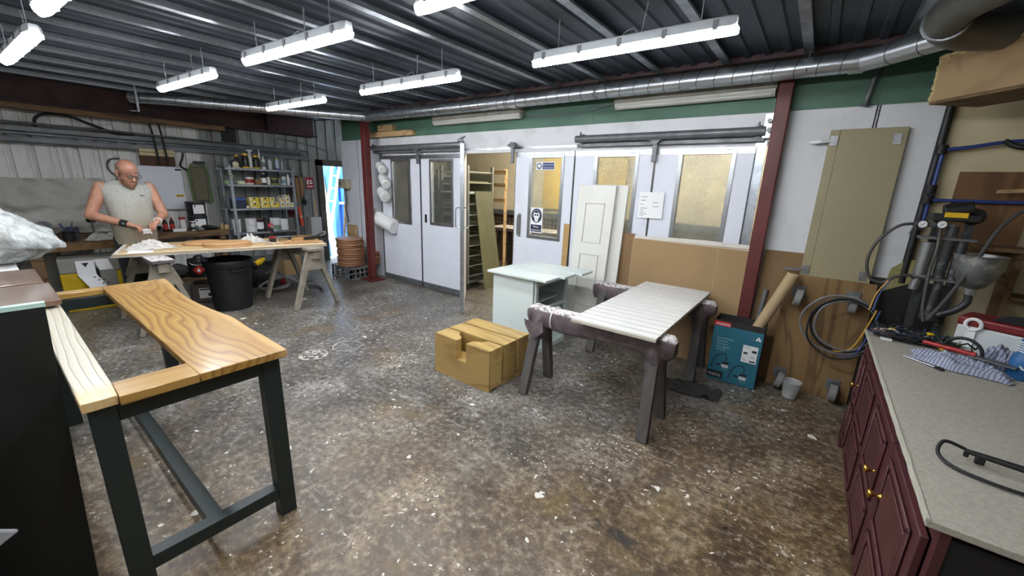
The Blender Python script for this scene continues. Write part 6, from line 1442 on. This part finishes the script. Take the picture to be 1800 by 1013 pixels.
q = MB().tube([(0, -.02, .4), (.01, -.025, .2), (0, -.02, 0)], [.03, .035, .028], 10).tube([(.0, .05, .42), (.01, .06, .22), (0, .05, .08)], [.025, .03, .025], 10); q.build('straps', M('brown_leather', (128, 96, 62), .8, 0, .3), t)
t = thing('notice_board', 'dark brown notice board with a pale slip right of the shelving', 'notice board', (-7.86, 3.62, 1.28))
MB().bb(0, .02, -.06, .1, 0, .36).build('board', wood('dark_ply2', (84, 60, 44), (60, 42, 30), 'Z', 5, .8), t, smooth=False); MB().bb(.021, .023, -.05, .01, .24, .32).build('slip', M('pale_slip', (150, 156, 170), .7), t, smooth=False)
t = thing('fire_notice', 'small red and white fire notice by the doorway', 'sign', (-7.86, 3.93, 1.40))
MB().bb(0, .01, -.07, .07, 0, .22).build('plate', RED, t, smooth=False)
q = MB().prism([(-.05, .09), (-.02, .09), (-.025, .13), (-.015, .15), (-.035, .19), (-.05, .14)], FL(.0105, 0, 0), 0, .001).prism(rect(.0, .05, .15, .17), FL(.0105, 0, 0), 0, .001).prism(rect(.0, .05, .10, .13), FL(.0105, 0, 0), 0, .001).prism(rect(-.05, .05, .04, .06), FL(.0105, 0, 0), 0, .001); q.build('pictogram', PAPER, t, smooth=False)
put(MB().tube([(-7.84, 3.78, 2.05), (-7.84, 3.79, 1.2)], .014, 8).sph((-7.83, 3.79, 1.16), (.03, .04, .06)), 'drop_switch', BLACKP, 'black conduit dropping to a switch beside the fire notice', 'conduit')
t = thing('orange_level', 'orange spirit level hanging right of the lower shelves', 'level', (-7.42, 3.52, .76))
MB().bar((0, 0, 0), (0, -.04, .34), .03, .045, up=(0, 1, 0)).build('bar', M('level_orange', (200, 74, 44), .5), t, bevel=.003); MB().box((.018, -.02, .17), (.006, .03, .04)).build('vial', M('vial', (206, 200, 150), .3), t)
put(MB().grid(lambda u, v: (-7.895 + .12 * math.sin(PI * v) , 3.56 + (u - .5) * .18 * (.7 + .3 * math.sin(PI * v)) + .01 * nz((u * 4, v * 4, 1)), .62 + v * .4), 10, 10), 'red_bag', M('dull_red_cloth', (110, 52, 46), .8, 0, .3), 'dull red cloth bag hanging between shelving and doorway', 'bag', ang=80)
put(MB().bb(-7.7, -7.5, 3.72, 3.92, 0, .9), 'grey_locker', M('locker_grey', (168, 168, 166), .5, 0, .15), 'plain grey metal locker beside the doorway', 'locker', bevel=.004)
put(MB().tube([(-7.48, 3.86, .0), (-7.55, 3.84, 1.25)], .015, 8), 'broom_handle', PLY, 'pale broom handle leaning beside the doorway', 'pole')
# ------------------------------------------------------------------ the man
def remeshed(q, name, mat, parent, voxel, smooth_it):
    me = bpy.data.meshes.new(name); me.from_pydata([tuple(p) for p in q.v], [], q.f)
    o = bpy.data.objects.new(name, me); COL.objects.link(o)
    m1 = o.modifiers.new('r', 'REMESH'); m1.mode = 'VOXEL'; m1.voxel_size = voxel; m1.use_smooth_shade = True
    m2 = o.modifiers.new('s', 'SMOOTH'); m2.factor = .5; m2.iterations = smooth_it
    bpy.context.view_layer.update(); dg = bpy.context.evaluated_depsgraph_get()
    nm = bpy.data.meshes.new_from_object(o.evaluated_get(dg)); nm.name = name; o.modifiers.clear(); o.data = nm
    nm.materials.clear(); nm.materials.append(mat)
    nm.polygons.foreach_set('use_smooth', [True] * len(nm.polygons)); o.parent = parent; return o
def caps(q, p0, p1, r0, r1, n=14):
    q.cyl(p0, p1, r0, r1, n); q.sph(p0, r0, n, 8); q.sph(p1, r1, n, 8)
def skin_mat():
    m, nt, b = newmat('weathered_skin'); v = coords(nt)
    f = noise_tex(nt, v, 9, 5, .6); s = N(nt, 'ShaderNodeSeparateXYZ'); nt.links.new(v, s.inputs[0])
    c = ramp(nt, f, [(.3, lin((198, 152, 128))), (.6, lin((176, 124, 102))), (.8, lin((150, 98, 80)))])
    c = mixc(nt, ramp(nt, noise_tex(nt, v, 70, 3), [(.5, (0, 0, 0, 1)), (.75, (.45, .45, .45, 1))]), c, lin((138, 86, 68)))
    nt.links.new(c, b.inputs['Base Color']); setin(b, Roughness=.5, Subsurface_Weight=.08); b.inputs['Subsurface Radius'].default_value = (.02, .008, .004)
    return m
SKIN = skin_mat()
man = thing('person', 'bald man with glasses in a grey sleeveless shirt unwrapping something at the work table', 'person', (-6.36, 1.07, 0), .04)
HT = Matrix.Rotation(.30, 3, 'Z') @ Matrix.Rotation(.38, 3, 'Y')   # head turned to his left and bowed
HC = V(.085, .015, 1.585)
HK = 1.1
def hp(x, y, z): return HC + HT @ (V(x, y, z) * HK)
q = MB()
# skull, jaw, face
q.sph(hp(-.012, 0, .045), (0.1078, 0.0858, 0.1012), 20, 14, HT); q.sph(hp(.03, 0, -.02), (0.0726, 0.0704, 0.0935), 18, 12, HT); q.sph(hp(.045, 0, -.085), (0.0506, 0.0572, 0.0462), 16, 10, HT)
q.sph(hp(.072, 0, -.108), (0.0242, 0.0286, 0.0220), 12, 8, HT)
for s_ in (-1, 1):
    q.sph(hp(.062, s_ * .036, -.028), (0.0286, 0.0242, 0.0264), 12, 8, HT); q.sph(hp(-.012, s_ * .083, -.002), (0.0220, 0.0099, 0.0374), 12, 8, HT); q.sph(hp(.076, s_ * .03, .028), (0.0187, 0.0286, 0.0110), 12, 8, HT)
caps(q, hp(.088, 0, .012), hp(.108, 0, -.03), .011, .015); q.sph(hp(.1, .013, -.032), (0.0110, 0.0088, 0.0088), 10, 6, HT); q.sph(hp(.1, -.013, -.032), (0.0110, 0.0088, 0.0088), 10, 6, HT)
q.sph(hp(.088, 0, -.062), (0.0143, 0.0286, 0.0088), 12, 8, HT); q.sph(hp(.084, 0, -.076), (0.0154, 0.0264, 0.0099), 12, 8, HT)
caps(q, V(-.01, 0, 1.42), hp(-.02, 0, -.05), .07, .062)
# torso core and legs
for c, r in (((-.02, 0, 1.36), (.1, .18, .12)), ((0, 0, 1.18), (.12, .17, .18)), ((.03, 0, 1.0), (.13, .17, .16)), ((0, 0, .88), (.12, .16, .12))): q.sph(c, r, 18, 12)
for s_ in (-1, 1):
    caps(q, V(0, s_ * .09, .88), V(.02, s_ * .1, .5), .085, .06); caps(q, V(.02, s_ * .1, .5), V(-.02, s_ * .11, .1), .058, .042); q.sph((.04, s_ * .11, .05), (.12, .045, .045))
# arms
RS, RE, RW = V(-.02, -.205, 1.425), V(-.02, -.335, 1.125), V(.225, -.085, 1.035)
LS, LE, LW = V(-.02, .2, 1.425), V(.03, .285, 1.12), V(.235, .165, 1.06)
for S_, E_, W_ in ((RS, RE, RW), (LS, LE, LW)):
    q.sph(S_, (.068, .068, .072), 16, 10); caps(q, S_, E_, .069, .05, 16); mid = E_ * .72 + W_ * .28; caps(q, E_, mid, .047, .047, 16); caps(q, mid, W_, .047, .03, 16)
    up = S_ * .55 + E_ * .45; q.sph(up, (.06, .058, .08), 14, 10)
# hands: palm, four fingers with two bends, thumb from the side of the palm
def hand(q, W_, d, side, curl, thumb):
    d = d.normalized(); u = V(0, 0, 1); s = d.cross(u).normalized() * side; u = s.cross(d) * side
    u = u if u.z > 0 else -u
    P = W_ + d * .045
    T = Matrix((d, s, u)).transposed()
    q.sph(P, (.05, .038, .021), 14, 10, T); q.sph(W_ + d * .01, (.03, .028, .024), 12, 8, T)
    for k, (off, ln) in enumerate(((.028, .036), (.010, .04), (-.009, .037), (-.026, .029))):
        b0 = P + d * .036 + s * off + u * .002; c1 = curl[k]
        d1 = (d * math.cos(c1 * .6) - u * math.sin(c1 * .6)).normalized(); d2 = (d * math.cos(c1 * 1.5) - u * math.sin(c1 * 1.5)).normalized(); d3 = (d * math.cos(c1 * 2.1) - u * math.sin(c1 * 2.1)).normalized()
        b1 = b0 + d1 * ln; b2 = b1 + d2 * ln * .72; b3 = b2 + d3 * ln * .5
        caps(q, b0, b1, .0098, .0092, 8); caps(q, b1, b2, .0092, .0085, 8); caps(q, b2, b3, .0085, .0072, 8)
    t0 = W_ + d * .025 + s * .03; t1 = t0 + (d * .7 + s * .55 - u * .3).normalized() * .038; t2 = t1 + (d * thumb[0] + s * thumb[1] - u * thumb[2]).normalized() * .034
    caps(q, t0, t1, .014, .011, 8); caps(q, t1, t2, .011, .0085, 8)
hand(q, RW, V(.55, .62, -.25), -1, (.5, .65, .75, .8), (.9, -.25, .3))
hand(q, LW, V(.62, -.6, -.32), 1, (.7, .8, .85, .9), (.9, -.2, .3))
body = remeshed(q, 'body', SKIN, man, .0058, 3)
# shirt: sleeveless, hanging over the belly
def shirt_mat():
    m, nt, b = newmat('grey_marl_shirt'); v = coords(nt)
    f = noise_tex(nt, v, 5, 4); g = noise_tex(nt, v, 140, 3); c = ramp(nt, g, [(.35, lin((150, 150, 144))), (.65, lin((184, 184, 176)))])
    s = N(nt, 'ShaderNodeSeparateXYZ'); nt.links.new(v, s.inputs[0])
    sweat = mth(nt, 'MULTIPLY', ramp(nt, mth(nt, 'MULTIPLY', mth(nt, 'ADD', s.outputs['Z'], mth(nt, 'MULTIPLY', f, .25)), .5), [(.56, (1, 1, 1, 1)), (.72, (0, 0, 0, 1))]), .75)
    c = mixc(nt, sweat, c, lin((128, 116, 94))); nt.links.new(c, b.inputs['Base Color']); setin(b, Roughness=.95)
    bump(nt, b, noise_tex(nt, coords(nt, (6, 14, 4)), 2.0, 4, .6, .6), .5, .03); return m
q = MB(); n = 40
secs = [(.80, .0, .15, .188), (.86, .01, .158, .19), (.94, .03, .168, .192), (1.02, .035, .17, .193), (1.1, .025, .16, .194), (1.18, .01, .145, .2), (1.26, -.002, .138, .205), (1.34, -.012, .13, .222), (1.40, -.018, .118, .235), (1.44, -.02, .106, .234), (1.47, -.02, .094, .21), (1.495, -.018, .08, .15), (1.515, -.012, .072, .105), (1.522, -.008, .066, .082)]
vs = []
for z_, cx_, rx, ry in secs:
    for j in range(n):
        a_ = 2 * PI * j / n; ca, sa = math.cos(a_), math.sin(a_)
        x_ = cx_ + rx * math.copysign(abs(ca) ** .85, ca); y_ = ry * math.copysign(abs(sa) ** .8, sa)
        wr = .010 * nz((y_ * 9, z_ * 5, 1)) + .008 * nz((y_ * 22 + 3, z_ * 8, 5)); zz = z_ - (.035 * max(0, ca) if z_ > 1.49 else 0)
        vs.append((x_ + wr * (1 if ca > 0 else -1), y_, zz))
q.add(vs, [(i * n + j, i * n + (j + 1) % n, (i + 1) * n + (j + 1) % n, (i + 1) * n + j) for i in range(len(secs) - 1) for j in range(n)])
sh = q.build('shirt', shirt_mat(), man, ang=180)
ss = sh.modifiers.new('s', 'SUBSURF'); ss.levels = 1; ss.render_levels = 1
MB().tube([(-.006 + .067 * math.cos(a_) , .083 * math.sin(a_), 1.522 - .038 * max(0, math.cos(a_))) for a_ in [2 * PI * u / 30 for u in range(30)]], .006, 6, closed=True).build('collar_band', MATS['grey_marl_shirt'], sh)
for s_ in (-1, 1):
    MB().tube([(-.02 + .072 * math.cos(a_), s_ * (.212 + .012 * math.sin(a_)), 1.405 + .085 * math.sin(a_)) for a_ in [2 * PI * u / 24 for u in range(24)]], .005, 6, closed=True).build('armhole_band', MATS['grey_marl_shirt'], sh)
MB().box((.118, .1, 1.345), (.004, .045, .006)).build('chest_mark', INK, sh)
# trousers and shoes
TRO = M('dark_trousers', (44, 44, 48), .9, 0, .3)
q = MB(); q.sph((0, 0, .86), (.15, .195, .12), 20, 12)
for s_ in (-1, 1): caps(q, V(0, s_ * .09, .86), V(.025, s_ * .1, .48), .108, .085); caps(q, V(.025, s_ * .1, .48), V(-.01, s_ * .11, .1), .085, .075)
remeshed(q, 'trousers', TRO, man, .012, 3)
for s_ in (-1, 1):
    q = MB(); q.sph((.05, s_ * .11, .045), (.14, .055, .055), 18, 10); q.bb(-.08, .17, s_ * .11 - .04, s_ * .11 + .04, 0, .03)
    remeshed(q, 'shoe', BLACKP, man, .009, 3)
# hair, beard, brows, glasses, wristbands
q = MB().grid(lambda u, v: hp(*(lambda a_, ph: (-.012 + .101 * math.cos(a_) * math.cos(ph), .081 * math.sin(a_) * math.cos(ph), .045 + .095 * math.sin(ph)))(PI * (.42 + 1.16 * u), -.75 + 1.0 * v)), 24, 8)
q.build('hair', M('stubble_hair', (150, 124, 106), .9, 0, .3, 60), man)
q = MB()
for c, r in (((.052, 0, -.092), (.046, .056, .036)), ((.08, 0, -.112), (.022, .03, .022)), ((.094, 0, -.052), (.012, .03, .007)), ((.036, .05, -.066), (.034, .012, .034)), ((.036, -.05, -.066), (.034, .012, .034))): q.sph(hp(*c), tuple(x * HK for x in r), 14, 10, HT)
remeshed(q, 'beard', M('greying_beard', (134, 98, 76), .95, 0, .4, 50, .5, 120), man, .005, 2)
for s_ in (-1, 1): MB().tube([hp(.088, s_ * .012, .036), hp(.09, s_ * .03, .042), hp(.078, s_ * .05, .036)], [.004, .005, .003], 6).build('eyebrow', M('brow', (120, 88, 70), .9), man)
for s_ in (-1, 1):
    MB().sph(hp(.084, s_ * .031, .012), .011, 12, 8).build('eye', M('eye_white', (200, 190, 184), .3), man)
    MB().sph(hp(.0935, s_ * .031, .009), .0042, 8, 6).build('iris', INK, man)
gl = bpy.data.objects.new('glasses', None); COL.objects.link(gl); gl.parent = man
FR = M('glasses_frame', (36, 28, 26), .3)
for s_ in (-1, 1):
    MB().tube([hp(.106, s_ * .034 + .027 * math.cos(a_), .008 + .019 * math.sin(a_)) for a_ in [2 * PI * u / 18 for u in range(18)]], .0028, 6, closed=True).build('rim', FR, gl)
    MB().tube([hp(.104, s_ * .061, .012), hp(.05, s_ * .082, .016), hp(-.015, s_ * .088, .014)], .0028, 6).build('temple', FR, gl)
    MB().prism(circ(0, 0, .026, 18, .018), (hp(.106, s_ * .034, .008), HT @ V(0, 1, 0), HT @ V(0, 0, 1)), -.0006, .0006).build('lens', glass_mat('lens_glass%d' % s_, (150, 140, 136), .05, .25), gl)
MB().tube([hp(.108, -.008, .012), hp(.112, 0, .015), hp(.108, .008, .012)], .0025, 6).build('bridge', FR, gl)
d = (RW - RE).normalized(); MB().cyl(RW - d * .075, RW - d * .005, .0385, .034, 20).build('wristband', M('black_wristband', (20, 20, 22), .9), man, bevel=.004)
MB().bar(RW - d * .055 + V(.034, -.018, -.0), RW - d * .03 + V(.032, -.016, 0), .004, .02).build('wristband_mark', GREYP, man)
d = (LW - LE).normalized(); MB().tube([(LW - d * .012) + (d.orthogonal().normalized() * math.cos(a_) + d.cross(d.orthogonal().normalized()) * math.sin(a_)) * .035 for a_ in [2 * PI * u / 18 for u in range(18)]], .007, 6, closed=True).build('bracelet', WHITEPL, man)
q = MB().grid(lambda u, v: (-6.36 + .335 + .05 * (u - .5) + .02 * nz((u * 4, v * 4, 1)), 1.07 + .05 + .07 * (v - .5) + .02 * nz((u * 4, v * 4, 6)), .985 - .05 * u + .025 * nz((u * 5, v * 5, 3))), 10, 10)
put(q, 'tissue_wrapping', CRUMP, "scrap of white tissue held in the man's fingers", 'tissue', ang=30)
# ------------------------------------------------------------------ inside the booth
RACKM = M('rack_steel', (120, 122, 118), .45, .5, .3)
OLIVE = M('olive_painted_board', (98, 98, 74), .5, 0, .15, 3)
def rack(loc, rz, label, w=.5, d_=.75, h=1.85, n=13, boards=()):
    t = thing('drying_rack', label, 'rack', loc, rz, 'drying racks inside the booth')
    for sx_ in (-1, 1):
        for sy_ in (-1, 1): MB().bb(sx_ * w / 2 - .02, sx_ * w / 2 + .02, sy_ * d_ / 2 - .02, sy_ * d_ / 2 + .02, .1, h).build('post', RACKM, t, smooth=False)
    MB().bb(-w / 2, w / 2, -d_ / 2, d_ / 2, .1, .14).build('base', RACKM, t, smooth=False)
    for sx_ in (-1, 1):
        for sy_ in (-1, 1): MB().cyl((sx_ * w / 2 - .015, sy_ * d_ / 2, .05), (sx_ * w / 2 + .015, sy_ * d_ / 2, .05), .05, n=14).build('castor', BLACKP, t)
    for k in range(n):
        z_ = .22 + k * (h - .3) / (n - 1)
        q = MB()
        for sx_ in (-1, 1): q.bb(sx_ * w / 2 - .012, sx_ * w / 2 + .012, -d_ / 2, d_ / 2, z_ - .012, z_)
        for sy_ in (-1, 1): q.bb(-w / 2, w / 2, sy_ * d_ / 2 - .012, sy_ * d_ / 2 + .012, z_ - .012, z_)
        q.build('rail', M('pale_rail', (170, 170, 160), .5, .2, .2), t, smooth=False)
        if k in boards: MB().bb(-w / 2 + .03, w / 2 - .03, -d_ / 2 - .05, d_ / 2 - .05, z_ + .001, z_ + .02).build('drying_board', OLIVE if k % 2 else PALE, t, smooth=False)
    MB().bb(-w / 2 + .02, w / 2 - .02, d_ / 2 - .01, d_ / 2, .14, h - .1).build('back_sheet', OLIVE, t, smooth=False)
rack((-4.42, 4.66, 0), .0, 'tall steel drying rack seen in the open booth doorway', .55, .55, 1.86, 11, (3, 5, 8, 9))
rack((-5.25, 4.75, 0), 0, 'drying rack behind the left booth windows', .7, .5, 1.8, 13, (2, 4, 5, 7, 9, 11))
put(MB().add([(-3.99, 4.62, 0), (-3.93, 4.95, 0), (-4.05, 4.78, 1.5), (-4.12, 4.5, 1.5), (-3.97, 4.6, 0), (-3.91, 4.95, 0), (-4.03, 4.78, 1.5), (-4.10, 4.5, 1.5)], [(0, 1, 2, 3), (7, 6, 5, 4), (0, 4, 5, 1), (3, 2, 6, 7), (0, 3, 7, 4), (1, 5, 6, 2)]), 'olive_door', OLIVE, 'olive green board leaning on the drying rack in the doorway', 'board', smooth=False)
t = thing('timber_ladder_frame', 'pale timber frame standing behind the drying rack', 'frame', (-4.5, 5.3, 0))
MB().bar((0, 0, 0), (0, .05, 1.85), .05, .03).bar((.35, 0, 0), (.3, .05, 1.85), .05, .03).build('stile', PLY, t)
for z_ in (1.35, 1.6, 1.8): MB().bar((0, .03, z_), (.33, .03, z_), .03, .06).build('rung', PLY, t)
# extraction filter grilles along the booth's back wall
t = thing('filter_bank', 'bank of square filter grilles along the back of the booth', 'filters', (-4.3, 6.5, .1))
MB().bb(-1.9, 3.7, .0, .05, -.05, .95).build('backing', M('filter_backing', (150, 118, 84), .9), t, smooth=False)
q = MB()
for k in range(70): q.bb(-1.9 + k * .08 - .009, -1.9 + k * .08 + .009, -.02, 0, 0, .93)
for k in range(12): q.bb(-1.9, 3.7, -.022, -.002, k * .08, k * .08 + .018)
o_ = q.build('grille', M('grille_dark', (62, 56, 48), .7), t, smooth=False); o_['kind'] = 'stuff'
MB().bb(-1.9, 3.7, -.08, .0, .93, 1.02).build('shelf_edge', DKSTEEL, t, smooth=False)
# spraying bench inside
t = thing('spray_bench', 'paint-caked bench with timber legs inside the booth', 'bench', (-4.0, 5.75, 0))
MB().bb(-.7, .7, -.25, .25, .82, .88).build('top', WRAPM, t, bevel=.01)
for sx_ in (-.55, .45):
    for sy_ in (-.2, .2): MB().bar((sx_, sy_ * 1.2, 0), (sx_ + .06, sy_ * .7, .82), .08, .05).build('leg', M('dark_leg', (56, 46, 38), .8), t)
put(MB().tube(spline([(-2.55, 4.9, 2.36), (-2.55, 4.9, 1.6), (-2.5, 4.75, 1.25), (-2.4, 4.7, 1.15), (-2.38, 4.72, .9), (-2.4, 4.8, .5)], 6), .008, 8), 'booth_air_hose', RUBBER, 'thin dark hose hanging behind the pane with the respirator sign', 'hose')
put(MB().bb(-4.2, -2.6, 6.49, 6.548, 1.2, 2.2), 'booth_screen', M('yellow_panel', (206, 176, 96), .6, 0, .15), 'yellowish panel inside the booth behind the ear protection sign', 'panel', smooth=False)
# ------------------------------------------------------------------ the yard outside the doorway
struct(MB().bb(-20, -7.98, -2, 16, -.25, -.05).build('ground', M('yard_concrete', (176, 174, 168), .9, 0, .15, 2), recenter=False))
BLUEC = M('container_blue', (58, 120, 190), .5, 0, .15, 2)
q = MB(); x0, y0 = -9.6, 5.05; pr = []; y_ = y0
while y_ < 8: pr += [(y_, 0), (y_ + .12, 0), (y_ + .16, .05), (y_ + .26, .05), (y_ + .3, 0)]; y_ += .3
vs = []; fs = []
for a_, d_ in pr: vs += [(x0 + d_, a_, -.04), (x0 + d_, a_, 2.45)]
for i in range(len(pr) - 1): fs.append((2 * i, 2 * i + 2, 2 * i + 3, 2 * i + 1))
t = thing('blue_container', 'blue corrugated container outside the doorway', 'container', (0, .34, 0))
MB().add(vs, fs).build('side', BLUEC, t, smooth=False)
MB().bb(-12, -9.65, 5.0, 8.2, -.04, 2.45).build('body', BLUEC, t, smooth=False)
MB().bb(-9.66, -9.5, 4.98, 5.1, -.04, 2.5).build('corner_post', BLUEC, t, smooth=False)
MB().bb(-9.6, -9.52, 5.0, 8, 1.0, 1.06).build('lock_bar', M('pale_bar', (176, 196, 214), .5), t, smooth=False)
t = thing('pallet_stack', 'stack of orange-brown pallets outside the doorway', 'pallets', (-10.7, 5.72, -.05), .1)
for k in range(9):
    MB().bb(-.5, .5, -.5, .35, k * .15 + .09, k * .15 + .115).bb(-.5, .5, -.5, .35, k * .15, k * .15 + .02).build('deck', M('pallet_timber', (190, 128, 72), .8, 0, .25), t, smooth=False)
    for yy in (-.5, -.08, .27): MB().bb(-.5, .5, yy, yy + .08, k * .15 + .02, k * .15 + .09).build('bearer', M('pallet_timber', (190, 128, 72), .8, 0, .25), t, smooth=False)
t = thing('timber_bundle', 'bundle of pale upright timbers outside the doorway', 'timber', (-9.55, 5.2, -.05))
for k in range(5): MB().bar((0, k * .06 - .1, 0), (-.25 - .05 * k, k * .055 - .05, 2.0 - .1 * k), .05, .04).build('timber', M('pale_timber', (224, 206, 160), .8, 0, .1), t, smooth=False)  # upright timbers in one pale timber tone
t = thing('white_ladder', 'white ladder leaning outside the doorway', 'ladder', (-9.0, 4.92, -.05))
for yy in (0, .02): pass
MB().bar((0, -.12, 0), (0, .45, 2.6), .06, .03).build('stile', WHITEPL, t); MB().bar((-.3, -.12, 0), (-.3, .45, 2.6), .06, .03).build('stile', WHITEPL, t)
for k in range(8):
    f_ = (k + 1) / 9; MB().bar((0, -.12 + .57 * f_, 2.6 * f_), (-.3, -.12 + .57 * f_, 2.6 * f_), .03, .03).build('rung', WHITEPL, t)
t = thing('blue_sack', 'pale blue sack standing low in the doorway', 'sack', (-8.6, 4.42, -.05))
q = MB().grid(lambda u, v: (.18 * math.cos(2 * PI * u) * (1 - .3 * v ** 3), .22 * math.sin(2 * PI * u) * (1 - .4 * v ** 3), .5 * v + .02 * nz((u * 6, v * 4, 1))), 18, 8); q.build('sack', M('sack_blue', (120, 178, 206), .7, 0, .25, 12), t, ang=80)
put(MB().bb(-14.0, -13.9, 0, 14, -.05, 4.0), 'building', M('far_wall_white', (206, 212, 222), .8), 'pale wall of a building across the yard', 'building', smooth=False)
q = MB().bar((-7.75, 4.45, 0), (-7.82, 4.62, 1.15), .03, .03); put(q, 'leaning_pole', PLY, 'thin pole leaning in the doorway', 'pole')
